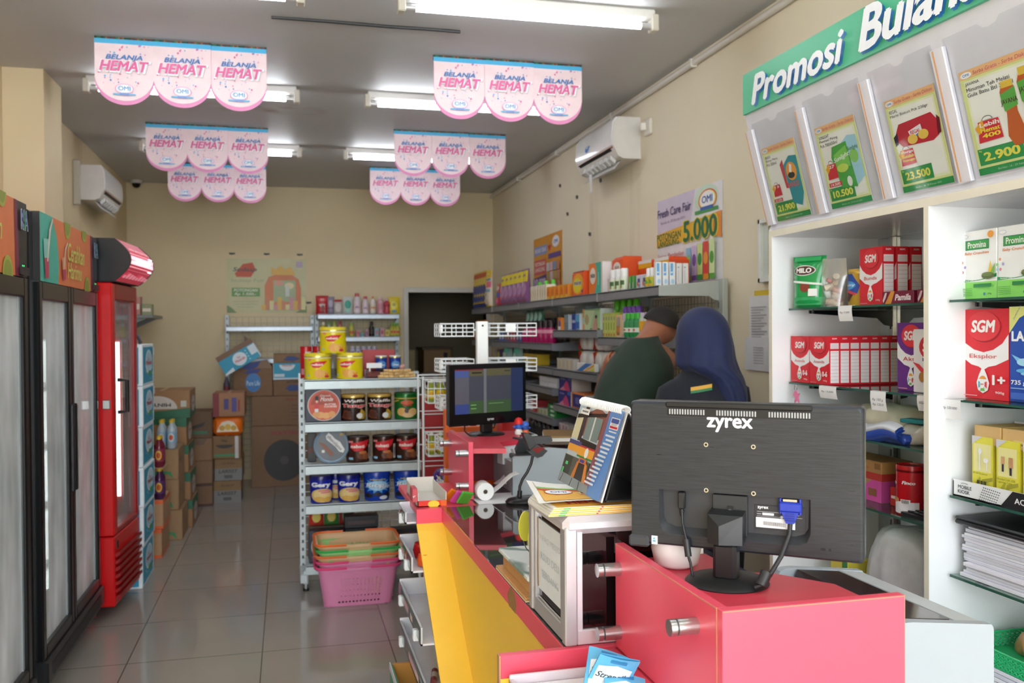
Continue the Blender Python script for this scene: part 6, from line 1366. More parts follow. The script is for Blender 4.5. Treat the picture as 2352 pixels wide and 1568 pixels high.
b.add([V((x, 0, z)) for x, z in hole]+[V((x, .016, z)) for x, z in [(cutx0+.004, cz1-.002), (cutx0+.006, cz0+.028), (cutx0+.012, cz0+.018), (cutx0+.028, cz0+.012), (cutx1-.028, cz0+.012), (cutx1-.012, cz0+.018), (cutx1-.006, cz0+.028), (cutx1-.004, cz1-.002)]], [(i, (i+1) % 8, 8+(i+1) % 8, 8+i) for i in range(8)]+[tuple(range(8, 16))], PL)
f = flat((-w2, 0, z0), (MW, 0, 0), (0, 0, MH))
b.art([T('zyrex', .453, .853, .2, .1, '#e9e9ea', .035)], f, .0006)
bc = b.obj('back_cover', t, smooth=40)
b = B(); b.loft([[V((x, y, z)) for x, z in rrect(-w2, w2, z0, z0+MH, .008)] for y in (.034, .046)], mat('#0c0d0f', .3)); b.obj('screen_bezel', t, smooth=40)
b = B(); b.quad((-w2+.014, .0465, z0+.02), (w2-.014, .0465, z0+.02), (w2-.014, .0465, z0+MH-.014), (-w2+.014, .0465, z0+MH-.014), mat('#1c2a4a', .2, 0, .1, 6, 0, .4)); b.obj('screen', t)
b = B(); b.box(-w2+.17*MW, -w2+.8*MW, -.004, .006, z0+MH*.962, z0+MH*1.0, mat('#0f1012', .45), .002); b.obj('vent_hood', t)
b = B(); b.box(-w2+.175*MW, -w2+.795*MW, -.0008, 0, z0+MH*.905, z0+MH*.96, '#0c0d0e')
for k in range(52):
    if k in (14, 15, 16, 17, 33, 34, 35, 36): continue
    x = -w2+.185*MW+k*.0049; b.box(x, x+.0024, -.0016, -.0008, z0+MH*.915, z0+MH*.95, mat('#a9abad', .4))
b.obj('vent_grille', t)
for u, v in ((.35, .715), (.555, .715), (.35, .405), (.555, .405)):
    b = B(); x, z = -w2+u*MW, z0+v*MH; b.cyl((x, .0005, z), (x, -.0012, z), .0042, CHROME, n=16).cyl((x, -.001, z), (x, -.0014, z), .0024, '#0a0a0a', n=12); b.obj('screw', t, smooth=40)
b = B(); b.box(-w2+.375*MW, -w2+.525*MW, .004, .02, cz0+.006, cz1-.003, mat('#26282b', .5), .001); b.box(-w2+.44*MW, -w2+.465*MW, .002, .004, cz0+.046, cz0+.06, '#08090a').box(-w2+.447*MW, -w2+.458*MW, .001, .002, cz0+.047, cz0+.055, '#55585c'); b.obj('neck_cover', t)
b = B(); xa, xb = -w2+.37*MW, -w2+.52*MW; zz0 = z0+.02
b.add([(xa, -.03, zz0), (xb, -.03, zz0), (xb, .012, zz0), (xa, .012, zz0), (xa, -.028, zz0+.052), (xb, -.028, zz0+.052), (xb, .012, zz0+.058), (xa, .012, zz0+.058), ((xa+xb)/2-.008, -.042, zz0), ((xa+xb)/2-.008, -.042, zz0+.034)], [(0, 8, 9, 4), (8, 1, 5, 9), (1, 2, 6, 5), (3, 0, 4, 7), (4, 9, 5), (4, 5, 6, 7), (0, 3, 2, 1, 8)], mat('#1d1f22', .42)); b.obj('neck_hinge', t)
xm = (xa+xb)/2
b = B(); zb = 1.062
b.lathe([(0, 0), (.074, 0), (.075, .002), (.07, .007), (.03, .012), (0, .013)], mat('#1a1b1d', .5, 0, .12, 120), 48, (xm, -.012, zb)); b.obj('stand_base', t, smooth=40)
b = B(); b.box(xm-.021, xm+.021, -.036, .004, zb+.008, zz0+.002, mat('#1b1c1f', .38), .006); b.obj('stand_column', t)
b = B(); b.box(-w2+.555*MW, -w2+.765*MW, .0135, .0145, cz0+.02, cz1-.018, '#26272b')
b.art([T('zyrex', .16, .88, .22, .13, '#e6e6e6', .03), R(.04, .72, .5, .745, '#8a8c90'), R(.04, .62, .13, .66, '#8a8c90'), R(.15, .6, .38, .69, '#e3e3e4'), R(.04, .54, .55, .565, '#8a8c90'), R(.02, .1, .8, .5, '#e4e4e6')] + [R(.16+.013*k, .2, .163+.013*k+.004*((k*7) % 3)/2, .36, '#333') for k in range(36)] + [R(.6, .6, .95, .62, '#8a8c90'), R(.6, .7, .9, .72, '#8a8c90'), E(.55, .6, .03, .06, '#8a8c90')], flat((-w2+.555*MW, .0135, cz0+.02), (.21*MW, 0, 0), (0, 0, cz1-cz0-.038)), .0002)
b.obj('rating_label', t)
b = B(); x = -w2+.705*MW; b.box(x-.013, x+.013, .004, .014, cz1-.008, cz1-.002, CHROME, .001)
for s in (-1, 1): b.cyl((x+s*.017, .009, cz1-.002), (x+s*.017, .009, cz1-.03), .0028, mat('#1c2f9a', .4), n=10)
b.box(x-.0195, x+.0195, .001, .017, cz1-.026, cz1-.008, mat('#2338a8', .4), .003); b.prism([(-.015, 0), (.015, 0), (.007, -.02), (-.007, -.02)], (x, .003, cz1-.026), (1, 0, 0), (0, 0, 1), -.012, mat('#2338a8', .4))
for k in range(4): b.box(x-.008, x+.008, .0015, .003, cz1-.042+.004*k, cz1-.04+.004*k, '#1a2a86')
b.obj('video_plug', t)
vcable(t, [(x, .009, cz1-.044), (x-.001, .003, cz1-.065), (x-.012, -.02, cz1-.1), (x-.028, -.04, cz1-.13), (x-.032, -.048, zb+.035), (x-.04, -.06, zb+.014), (x-.05, -.062, zb+.01)], .0042, 4, '#222326')
b = B(); x = -w2+.235*MW; b.box(x-.0065, x+.0065, .002, .014, cz1-.035, cz1-.003, mat('#1e1f22', .4), .002)
for k in range(4): b.cyl((x, .008, cz1-.04-.003*k), (x, .008, cz1-.038-.003*k), .005-.0006*k, '#202124', n=10)
b.obj('power_plug', t, smooth=40)
vcable(t, [(x, .008, cz1-.036), (x+.002, .004, cz1-.06), (x+.012, -.008, cz1-.088), (x+.018, -.015, cz1-.118), (x+.023, -.02, zb+.03), (x+.027, -.022, zb+.006)], .0026, 2, '#232428')
b = B(); b.box(-w2-.003, -w2+.088*MW, -.004, .04, z0-.006, z0+.016, mat('#3a3c40', .6), .004); b.obj('corner_guard', t)
b = B(); b.box(-w2+.1*MW, -w2+.128*MW, -.0006, 0, z0+.001, z0+.017, '#dfe9ee'); b.art([R(.2, .3, .7, .5, '#5fa8c8'), R(.3, .6, .6, .8, '#5fa8c8')], flat((-w2+.1*MW, -.0006, z0+.001), (.028*MW, 0, 0), (0, 0, .016))); b.obj('sticker', t)
b = B(); b.box(-w2+.83*MW, -w2+.85*MW, -.0004, 0, z0+.068*MH, z0+.085*MH, '#050505').box(-w2+.862*MW, -w2+.872*MW, -.0004, 0, z0+.068*MH, z0+.085*MH, '#0a0a0a'); b.obj('lock_slot', t)

t = thing('monitor', 'black computer monitor with a dim screen on the far red stand', 'monitor', (.827, 3.745, 0), 0)
t.rotation_euler = (0, 0, rad(21.5))
mw, mh = .395, .258; w2 = mw/2; z0 = 1.124; BZ = mat('#0b0c0e', .22)
b = B(); b.loft([[V((x, y, z)) for x, z in rrect(-w2+dx, w2-dx, z0+dx, z0+mh-dx, .006)] for y, dx in ((0, .003), (.004, 0), (.03, .004), (.045, .03))], BZ); b.art([T('zyrex', .52, .075, .09, .045, '#c9cacc', .03)], flat((-w2, 0, z0), (mw, 0, 0), (0, 0, mh)), .0006); b.obj('bezel', t, smooth=40)
b = B(); sx0, sx1, sz0, sz1 = -w2+.028, w2-.02, z0+.05, z0+mh-.022
E_ = .1
def em(c): return mat(c, .25, 0, 0, 5, 0, E_)
b.quad((sx0, -.0008, sz0), (sx1, -.0008, sz0), (sx1, -.0008, sz1), (sx0, -.0008, sz1), em('#3f424e'))
b.art([R(0, 0, .2, 1, em('#53535e')), R(0, .82, .2, .97, em('#44538a')), R(0, 0, .2, .22, em('#35437c')), R(.2, .84, .82, 1, em('#55513c')), R(.2, .0, .82, .28, em('#3a5236')), R(.82, 0, 1, 1, em('#283256')), R(0, .975, .4, 1, em('#6a1f2a')), R(.41, 0, .45, 1, em('#676a72')), R(.24, .9, .38, .93, em('#23221c')), R(.72, .93, .8, .95, em('#23221c')), R(.22, .18, .3, .2, em('#6fa060')), R(.22, .1, .3, .12, em('#6fa060')), R(.48, .2, .7, .215, em('#6b8a60'))], flat((sx0, -.0008, sz0), (sx1-sx0, 0, 0), (0, 0, sz1-sz0)), .0002)
b.obj('screen', t)
b = B(); b.lathe([(0, 0), (.078, 0), (.079, .004), (.07, .009), (0, .012)], mat('#121315', .35), 40, (.0, .02, 1.079)); b.obj('stand_base', t, smooth=40)
b = B(); b.box(-.026, .026, .008, .036, 1.088, 1.14, mat('#101113', .35), .004); b.obj('stand_column', t)
b = B(); b.tube([(-.1, .03, z0+.03), (-.11, .02, z0-.02), (-.12, .0, 1.1), (-.115, -.03, 1.085), (-.09, -.04, 1.083)], .003, '#17181a', 6); b.tube([(.06, .03, z0+.02), (.05, .035, z0-.02), (.02, .05, z0-.03)], .003, '#17181a', 6); b.obj('cable', t, smooth=50)

# donation box with brochures and a tent calendar
AL = mat('#c9c7cb', .32, .55); AL2 = mat('#dcd6dc', .35, .4); BG = mat('#0c0a0b', .05, 0, .05, 5, 0, 0, .8)
X0, X1, Y0, Y1, Zb, Zt = .53, .83, 1.71, 1.99, ZC+.006, 1.149
t = thing('donation_box', 'aluminium-framed black glass donation box on the counter beside the near stand', 'box')
b = B(); b.box(X0+.012, X1-.012, Y0+.012, Y1-.012, Zb+.01, Zt-.012, BG); b.obj('glass_panel', t)
b = B(); e = .026
for x in (X0, X1-e):
    for y in (Y0, Y1-e): b.box(x, x+e, y, y+e, Zb, Zt-.02, AL, .003)
for z in (Zb,): 
    b.box(X0+e, X1-e, Y0+.004, Y0+.02, z, z+.03, AL2, .002).box(X0+e, X1-e, Y1-.02, Y1-.004, z, z+.03, AL2, .002).box(X0+.004, X0+.02, Y0+e, Y1-e, z, z+.034, AL, .002).box(X1-.02, X1-.004, Y0+e, Y1-e, z, z+.034, AL, .002)
b.box(X0+e, X0+e+.012, Y0+.005, Y0+.02, Zb+.03, Zt-.03, AL2, .001)
b.box(X0+.004, X0+.02, Y0+e, Y0+e+.022, Zb+.03, Zt-.03, AL, .002).box(X0+.004, X0+.02, Y1-e-.018, Y1-e, Zb+.03, Zt-.03, AL, .002)
b.obj('frame', t)
b = B(); b.box(X0-.003, X1+.003, Y0-.003, Y1+.003, Zt-.036, Zt, AL2, .012); b.obj('top_frame', t)
b = B(); fz0, fh = Zb+.056, .155
b.box(X0+.0095, X0+.0115, Y0+.052, Y1-.048, fz0, fz0+fh, mat('#dfe4ea', .5)); b.art([T('INFAQ MESJID', .5, .75, .88, .1, '#c3c6cc', -.012), T('RSUD DELI', .5, .5, .76, .1, '#c3c6cc', -.012), T('SERDANG', .52, .26, .7, .1, '#c3c6cc', -.012)], flat((X0+.0095, Y1-.048, fz0), (0, -(Y1-Y0-.1), 0), (0, 0, fh)), .0003)
b.obj('paper_notice', t)
b = B(); b.tube([(X0+.01, Y1-.05, Zt-.045), (X0+.0105, Y1-.049, Zt-.09), (X0+.009, Y1-.0495, Zt-.15), (X0+.01, Y1-.05, Zb+.06)], .0022, mat('#8a6a48', .25), 5); b.tube([(X0+.01, Y1-.05, Zb+.037), (X0+.0095, 1.85, Zb+.036), (X0+.01, Y0+.05, Zb+.036)], .002, mat('#9a958c', .25), 5); b.obj('glue_bead', t)
bro = [R(0, 0, 1, 1, '#e8b040'), P([(0, .6), (1, .45), (1, 1), (0, 1)], '#f0f0ec'), P([(.0, .55), (1, .42), (1, .5), (0, .62)], '#d9482e'), P([(.0, .62), (.6, .55), (.5, .64), (0, .7)], '#7fbf5a'), E(.2, .42, .15, .13, '#c8452e'), E(.2, .42, .14, .12, '#f0f0f0'), T('OMI', .2, .42, .17, .08, '#2a5aa8', .03), T('HEMAT', .66, .34, .5, .14, '#f4f4f4', .08), T('HEMAT', .66, .34, .48, .12, '#c8283a', .04), T('PROMO', .7, .2, .4, .09, '#f4f4f4', .06), T('PROMO', .7, .2, .38, .07, '#3a4aa0', .03), R(.34, .55, .5, .57, '#2f8a4a'), E(.46, .37, .04, .04, '#9fc43a')]
for k in range(4):
    b = B(); b.box(0, .205, 0, .16, 0, .004, mat('#f0eee8', .5)); b.box(-.0006, .206, -.0006, .0, .0006, .0034, mat('#e8b040', .4)); b.box(.02, .035, -.001, -.0006, .0006, .0034, '#57a83f'); b.box(.1, .104, -.001, -.0006, .0006, .0034, '#c8283a')
    b.art([R(.04, .03, .98, .97, '#e8b040'), T('BELANJA', .4, .55, .5, .2, '#f2f2f2', .08), T('BELANJA', .4, .55, .48, .17, '#3a4aa0', .03), T('HEMAT', .45, .3, .5, .2, '#c8283a', .05)], flat((0, 0, .0042), (.205, 0, 0), (0, .16, 0)), .0001)
    put(b, 'brochure', (.5+.003*k, 1.722-.002*k, Zt+.0005+.0046*k), 'yellow promotion brochure, %s in the stack on the donation box' % ('lowest', 'second from the bottom', 'second from the top', 'uppermost flat one')[k], 'brochure', group='promotion brochures on the donation box')
b = B(); b.grid(lambda u, v: V((.22*u, .19*v, .004+.016*(1-u)**3*v+.004*sin(pi*u)*(1-v))), 8, 6, mat('#f0eee8', .5))
b.art(bro, lambda x, y, d: V((.22*(.06+.92*x), .19*(.05+.92*y), .004+.016*(1-(.06+.92*x))**3*(.05+.92*y)+.004*sin(pi*(.06+.92*x))*(1-(.05+.92*y))+d+.0012)), .0002, .12)
put(b, 'brochure', (.487, 1.745, Zt+.02), 'open promotion brochure with lifted corner on top of the brochure stack', 'brochure', rz=-.12, smooth=50)
t = thing('tent_calendar', 'spiral-bound tent calendar with a shop photo standing on the brochures', 'calendar', (0, 0, Zt+.028))
ya, yb, xf, xr, hz, xq = 1.70, 1.985, .602, .658, .178, .72
cal = [R(0, 0, .72, 1, '#c9d3dc'), P([(0, .8), (.45, .98), (.7, .9), (.7, .62), (0, .6)], '#8f5a4a'), P([(0, .86), (.2, 1), (0, 1)], '#bcd3e6'), R(.0, .56, .16, .82, '#d9d2b0'), R(.16, .54, .24, .98, '#3a3040'), R(.27, .58, .6, .86, '#7d8f92'), R(.42, .58, .45, .86, '#d9dde0'), P([(.02, .8), (.7, .9), (.7, .94), (.02, .85)], '#1f2022'), P([(.25, .5), (.62, .5), (.62, .56), (.22, .58)], '#1f2022'), R(0, .48, .3, .53, '#4a4a86'), R(0, .4, .3, .48, '#eda53a'), P([(.26, .36), (.66, .36), (.66, .5), (.28, .5)], '#eda53a'), P([(.26, .36), (.66, .36), (.66, .38), (.26, .38)], '#2f8a4a'), P([(.28, .48), (.66, .48), (.66, .5), (.28, .5)], '#c8303a'), E(.46, .43, .04, .06, '#f0f0f0'), R(0, .1, .66, .34, '#5a5a52'), R(.02, .12, .2, .33, '#3a4038'), R(.06, .22, .12, .26, '#57d07a'), R(.02, .1, .06, .18, '#57d07a'), P([(.28, .08), (.36, .36), (.5, .36), (.6, .08)], '#2a2620'), P([(.26, .08), (.32, .3), (.37, .33), (.34, .08)], '#c87a2e'), P([(.5, .33), (.56, .3), (.62, .08), (.54, .08)], '#d8862e'), R(.35, .3, .52, .36, '#d8702e'), R(.38, .31, .48, .345, '#3a4a9a'), R(.6, .12, .72, .34, '#1f2a24'), R(.6, .18, .7, .24, '#2a6a3a'), P([(0, 0), (.72, 0), (.7, .1), (0, .12)], '#8d979c'), P([(.05, 0), (.06, 0), (.1, .11), (.09, .11)], '#33383c'), P([(.3, 0), (.31, 0), (.33, .1), (.32, .1)], '#33383c'), P([(.5, 0), (.51, 0), (.5, .1), (.49, .1)], '#33383c'), R(.1, .86, .3, .93, '#f4f4f4'), R(.13, .885, .27, .905, '#8a8a90'),
       P([(.72, 0), (1, 0), (1, 1), (.72, 1)], '#5c8fd6'), P([(.62, .1), (.74, .1), (.74, 1), (.7, 1)], '#8a5a66'), R(.8, .78, .97, .91, '#f0f0f4'), R(.81, .85, .96, .9, '#3a5aa8'), R(.81, .79, .96, .815, '#c8303a'), R(.83, .82, .94, .85, '#c9ccd4'), R(.82, .745, .97, .76, '#dfe8f4')] + [R(.78-.012*k+.02*((k*5) % 3), .69-.047*k, .97-.012*k, .712-.047*k, '#d9e6f6') for k in range(13)]
O = V((xf, yb, 0)); U = V((0, ya-yb, 0)); Wv = V((xr-xf, 0, hz))
b = B(); b.prism([(0, 0), (1, 0), (1, 1), (0, 1)], O, U, Wv, -.003, mat('#e6e4e0', .3)); b.art(cal, flat(O+V((-.0002, 0, 0)), U, Wv), .00015, None, 1, .2); b.obj('cover', t)
b = B(); b.prism([(0, 0), (1, 0), (1, 1), (0, 1)], O+V((.008, 0, 0)), U, V((xr-xf-.006, 0, hz-.006)), -.003, mat('#121214', .5)); b.prism([(0, 0), (1, 0), (1, 1), (0, 1)], V((xq+.02, yb, 0)), U, V((xr-xq-.018, 0, hz-.006)), -.003, mat('#121214', .5)); b.box(xf+.008, xq+.02, ya, yb, 0, .003, mat('#141416', .5)); b.prism([(0, 0), (1, 0), (1, 1), (0, 1)], V((xq+.024, yb, .02)), U, V((xr-xq-.016, 0, hz-.022)), .002, mat('#eceef2', .4)); b.obj('easel', t)
b = B()
for k in range(26):
    y = ya+.014+(yb-ya-.028)*k/25; c = (xr+.002, y, hz+.002)
    b.tube([(c[0]+.011*cos(a), y+.0012*a/6, c[2]+.0085*sin(a)) for a in [2*pi*i/9 for i in range(10)]], .0022, mat('#f4f5f6', .3), 5)
b.obj('spiral_binding', t, smooth=60)

# scanner on gooseneck, paper roll, receipt printers
SC = mat('#131416', .3)
t = thing('barcode_scanner', 'black hand scanner resting on a gooseneck stand on the counter', 'scanner', (.83, 3.2, ZC+.005))
b = B(); b.lathe([(0, .0), (.062, 0), (.065, .006), (.055, .016), (.03, .022), (0, .024)], SC, 30, sx=1.0, sy=.75); b.obj('base', t, smooth=40)
b = B(); b.cyl((-.012, 0, .018), (-.01, 0, .045), .009, SC, n=10); b.tube([(-.012, 0, .03), (-.01, 0, .06), (.0, 0, .085), (.018, 0, .11), (.033, 0, .14), (.04, 0, .17)], .0055, SC, 8); b.obj('gooseneck', t, smooth=50)
b = B(); b.prism([(.02, .19), (.05, .165), (.07, .17), (.09, .19), (.05, .215)], (0, -.025, 0), (1, 0, 0), (0, 0, 1), -.05, SC); b.prism([(.0, .255), (.018, .255), (.036, .245), (.055, .2), (.035, .182), (.022, .2)], (0, -.02, 0), (1, 0, 0), (0, 0, 1), -.04, mat('#1a1b1e', .25)); b.prism([(.04, .215), (.1, .215), (.112, .225), (.108, .24), (.04, .24)], (0, -.015, 0), (1, 0, 0), (0, 0, 1), -.04, mat('#2a2c30', .3)); b.prism([(.03, .2), (.06, .205), (.08, .2), (.05, .182)], (0, -.0262, 0), (1, 0, 0), (0, 0, 1), -.001, mat('#7a1014', .15)); b.obj('scanner_head', t, smooth=35)
b = B(); b.lathe([(.008, -.035), (.032, -.035), (.033, -.033), (.033, .033), (.032, .035), (.008, .035), (.008, -.035)], mat('#eef0f2', .6), 36); b.lathe([(.0075, -.034), (.0095, -.0352)], '#6b5a3a', 20); b.cyl((0, 0, -.0352), (0, 0, -.034), .0075, '#3a2f1c', n=18)
o = put(b, 'paper_roll', (.708, 3.31, ZC+.038), 'white thermal paper roll lying on its side beside the far stand', 'paper roll', rot=(-pi/2+.0, 0, .0), smooth=40)
o.rotation_euler = (-pi/2, 0, 0)
put(B().box(0, .17, 0, .2, 0, .001, mat('#eef0f4', .5)), 'paper_sheet', (.67, 3.215, ZC+.0045), 'white paper sheet under the thermal roll on the counter', 'paper')  # thin white sheet laid where the far glass top turns white
b = B(); pts = [(.0, 0), (.03, .022), (.055, .045), (.075, .06), (.1, .068)]; b.prism(pts+[(x, z-.0015) for x, z in reversed(pts)], (0, 0, 0), (1, 0, 0), (0, 0, 1), -.055, mat('#eceef0', .6)); put(b, 'paper_strip', (.742, 3.29, ZC+.03), 'white paper strip running from the roll to the grey printer', 'paper')
def printer(loc, label):
    t = thing('dot_printer', label, 'printer', loc); PG = mat('#a3acb3', .4, 0, .02)
    b = B(); b.prism([(.0, 0), (.33, 0), (.33, .15), (.325, .158), (.15, .177), (.125, .177), (.112, .172), (.1, .152), (.08, .148), (.01, .148), (0, .14)], (0, 0, 0), (1, 0, 0), (0, 0, 1), -.022, PG); b.obj('end_cheek', t)
    b = B(); b.prism([(.0, 0), (.33, 0), (.33, .15), (.325, .158), (.15, .177), (.125, .177), (.112, .172), (.1, .152), (.08, .148), (.01, .148), (0, .14)], (0, .40, 0), (1, 0, 0), (0, 0, 1), -.022, PG); b.obj('end_cheek', t)
    b = B(); b.box(0.01, .32, .022, .4, 0, .12, mat('#b9c0c4', .45)); b.prism([(.32, .1), (.322, .156), (.26, .165), (.25, .1)], (0, .022, 0), (1, 0, 0), (0, 0, 1), -.378, mat('#bcc2c4', .4)); b.obj('case', t)
    b = B(); b.prism([(.13, .125), (.25, .125), (.255, .165), (.15, .176)], (0, .03, 0), (1, 0, 0), (0, 0, 1), -.36, mat('#3a2c2c', .12)); b.box(.03, .11, .04, .38, .12, .14, mat('#26282c', .4), .004); b.obj('lid', t)
    b = B(); b.cyl((.12, .022, .15), (.12, .4, .15), .012, mat('#1d1f22', .4), n=12); b.obj('platen', t, smooth=40)
    return t
p1 = printer((.83, 3.345, ZC+.005), 'pale grey receipt printer behind the scanner at the far end of the counter')
p2 = printer((.975, 1.45, .795), 'pale grey printer at the lower right beside the near red stand')
put(B().box(0, .42, 0, .6, .0, .79, mat('#c9c4be', .5), .004), 'cashier_desk', (.965, 1.43, .0), 'pale low desk carrying the near printer behind the red stand', 'desk')
t = thing('card_terminal', 'dark grey tilted receipt terminal with curling paper beside the far stand', 'terminal', (.94, 3.56, ZC+.1))
t.rotation_euler = (0, .0, .2)
b = B(); b.prism([(-.075, .0), (-.06, -.02), (.02, -.02), (.045, .03), (-.025, .1), (-.04, .1), (-.08, .03)], (0, -.04, 0), (1, 0, 0), (0, 0, 1), -.08, mat('#34373a', .35)); b.prism([(.0, -.02), (.1, -.02), (.11, .0), (.04, .035)], (0, -.045, 0), (1, 0, 0), (0, 0, 1), -.09, mat('#232528', .35)); b.box(-.02, .06, -.05, .05, -.1, -.02, mat('#1c1d20', .4), .004); b.obj('body', t, smooth=35)
b = B(); pts = [(-.085, .03), (-.075, .0), (-.09, -.03), (-.12, -.06), (-.15, -.075)]; b.prism(pts+[(x+.004, z+.001) for x, z in reversed(pts)], (0, -.035, 0), (1, 0, 0), (0, 0, 1), -.03, mat('#e4e2e6', .6)); pts = [(-.08, .06), (-.07, .02), (-.085, -.03), (-.115, -.075)]; b.prism(pts+[(x+.004, z+.001) for x, z in reversed(pts)], (0, -.05, 0), (1, 0, 0), (0, 0, 1), -.03, mat('#dcd9de', .6)); b.box(-.115, -.055, -.02, .03, .0, .085, mat('#d5d6da', .5)); b.obj('receipt_paper', t, smooth=50)
# figurines, small clutter
def toy(c1, c2, c3):
    b = B(); b.lathe([(0, 0), (.016, .0), (.018, .01), (.012, .022), (0, .024)], c3, 14); b.lathe([(0, .02), (.014, .024), (.016, .034), (.012, .044), (0, .046)], c2, 14); b.lathe([(0, .042), (.018, .044), (.019, .056), (.012, .068), (0, .072)], c1, 14); b.cyl((-.012, 0, .034), (-.024, 0, .03), .005, c2, n=8); b.cyl((.012, 0, .034), (.024, 0, .03), .005, c2, n=8); return b
put(toy('#d8241e', '#2f5fc0', '#ece8e2'), 'toy_figure', (.95, 3.72, 1.08), 'small toy figure with a red cap on the far stand', 'toy', smooth=50)
put(toy('#3f6fd0', '#2f55b0', '#e8704a'), 'toy_figure', (.985, 3.75, 1.08), 'small blue and orange toy figure on the far stand', 'toy', smooth=50, ).scale = (1, 1, .72)
b = B(); b.box(-.1, .1, 0, .25, 0, .012, mat('#5a4a3a', .5), .003); b.box(-.1, .1, .01, .24, .012, .03, mat('#d9d4cc', .6), .002); b.box(-.098, .1, .0, .24, .03, .036, mat('#8a6a3a', .25)); put(b, 'document_pile', (1.08, 3.42, ZC+.18), 'pile of papers and a brown folder on the far printer', 'papers', rz=-.25)
# tissue box of wood with marble-look lid, and a card clip
t = thing('wooden_box', 'low wooden box with a white marble lid beside the donation box', 'box', (.548, 2.17, ZC+.005), 0)
WD = mat('#c9955c', .5, 0, .12, 20, 0, 0, .5, (1, 6, 1))
b = B(); b.box(-.018, .15, -.15, .16, 0.0, .004, mat('#e0cda8', .5)).box(-.018, .15, -.15, .16, .004, .01, WD, .002); b.obj('bottom_board', t)
b = B(); b.box(.0, .14, -.135, .15, .01, .045, WD, .001); b.obj('box_body', t)
def marble():
    m, nt, p, vec = base('marble'); w = nd(nt, 'ShaderNodeTexWave'); w.inputs['Scale'].default_value = 3; w.inputs['Distortion'].default_value = 9; w.inputs['Detail'].default_value = 3; w.bands_direction = 'DIAGONAL'
    nt.links.new(vec, w.inputs['Vector']); nt.links.new(mixc(nt, ramp(nt, w.outputs['Fac'], .0, .22), '#7f948e', '#dfe6e6'), p.inputs['Base Color']); p.inputs['Roughness'].default_value = .2; return m
b = B(); b.box(-.012, .145, -.145, .155, .045, .058, marble(), .003); b.obj('lid', t)
t = thing('card_clip', 'yellow flower-shaped card clip on a white stem by the donation box', 'card holder', (.575, 2.1, ZC+.064))
b = B(); b.cyl((0, 0, 0), (0, 0, .04), .004, mat('#eef0f0', .3), n=8); b.cyl((0, 0, 0), (0, 0, .003), .018, mat('#eef0f0', .3), n=20); b.obj('stem', t)
b = B(); b.M = MX.Translation((0, 0, .07)) @ MX.Rotation(.5, 4, 'Z')
b.prism([(.03*cos(a), .042*sin(a)) for a in [2*pi*i/24 for i in range(24)]], (.006, -.003, 0), (1, 0, 0), (0, 0, 1), -.003, mat('#dcd86a', .4)); b.prism([(.016*cos(a), .026*sin(a)) for a in [2*pi*i/20 for i in range(20)]], (.006, -.0045, 0), (1, 0, 0), (0, 0, 1), -.0015, mat('#7fd0dc', .4)); b.prism([(.022*cos(a), .036*sin(a)) for a in [2*pi*i/24 for i in range(24)]], (-.024, .006, .032), (1, 0, 0), (0, 0, 1), -.003, mat('#d6cf4a', .4))
b.obj('clip_face', t); b = B()
b.tube([(.03*cos(a)+.002, .01, .08+.05*sin(a)) for a in [2*pi*i/16 for i in range(17)]], .0015, mat('#8a8c90', .2, .9), 5); b.obj('wire_loop', t)
b = B(); b.lathe([(0, 0), (.03, .0), (.042, .008), (.048, .035), (.047, .06), (.044, .06), (.045, .036), (.038, .01), (0, .008)], mat('#eceae8', .3), 32); put(b, 'white_bowl', (.727, 1.62, 1.0625), 'white rounded bowl on the near stand behind the monitor', 'bowl', smooth=50)
b = B(); b.cyl((0, 0, 0), (0, 0, .12), .035, mat('#6d7478', .4, .3), n=20); 
for k in range(10): b.cyl((-.05, .05, .01+.01*k), (-.05, .05, .016+.01*k), .009, mat('#55585c', .3, .6), n=10)
put(b, 'pen_cup', (.9, 1.78, .9), 'grey cup and coiled cord behind the near stand', 'cup', smooth=40)
# ---------------------------------------------------------------- white display cabinet on the right
CW_ = mat('#eef0f3', .3, 0, .015); CE = mat('#e8e3d2', .45); MIR = mat('#c9cccc', .03, 1., .01); GE = mat('#2c5a4c', .15)
XF, XB, YFAR, YD, YN, ZT = 1.73, 2.175, 2.998, 2.18, 1.25, 1.857
GLS = glass('shelf_glass', '#cfe3dc', .1, .01)
CAB = t = thing('display_cabinet', 'tall white display cabinet with glass shelves and a green promotion header', 'cabinet')
b = B(); b.box(XF, XB, YFAR-.002, YFAR+.02, 0, ZT+.028, CW_).box(XF-.001, XF, YFAR-.002, YFAR+.02, 0, ZT, CE); b.obj('side_panel', t)
b = B(); b.box(XF, XB, YD-.02, YD, 0, ZT, CW_).box(XF-.001, XF, YD-.02, YD, 0, ZT, CE); b.obj('divider', t)
b = B(); b.box(XF, XB, YN-.02, YFAR-.002, ZT, ZT+.028, mat('#dcdbe0', .2)).box(XF-.001, XF, YN-.02, YFAR+.02, ZT, ZT+.024, CE); b.obj('top_board', t)
b = B(); b.box(XB, XB+.006, YD, YFAR-.002, 0, ZT, MIR); b.obj('mirror', t)
b = B(); b.box(XB-.004, XB+.004, YN, YD-.02, 0, ZT, CW_).box(XF, XB, YN-.02, YN, 0, ZT, CW_).box(XF, XB, YN, YFAR-.002, .0, .03, CW_); b.obj('back_panel', t)
for y in (2.9, 2.62, 2.3):
    b = B(); b.box(XB-.016, XB, y-.014, y+.014, .03, ZT, STEEL, .002)
    for k in range(34): b.box(XB-.0165, XB-.016, y-.004, y+.004, .06+.052*k, .085+.052*k, '#33373a')
    b.obj('slotted_rail', t)
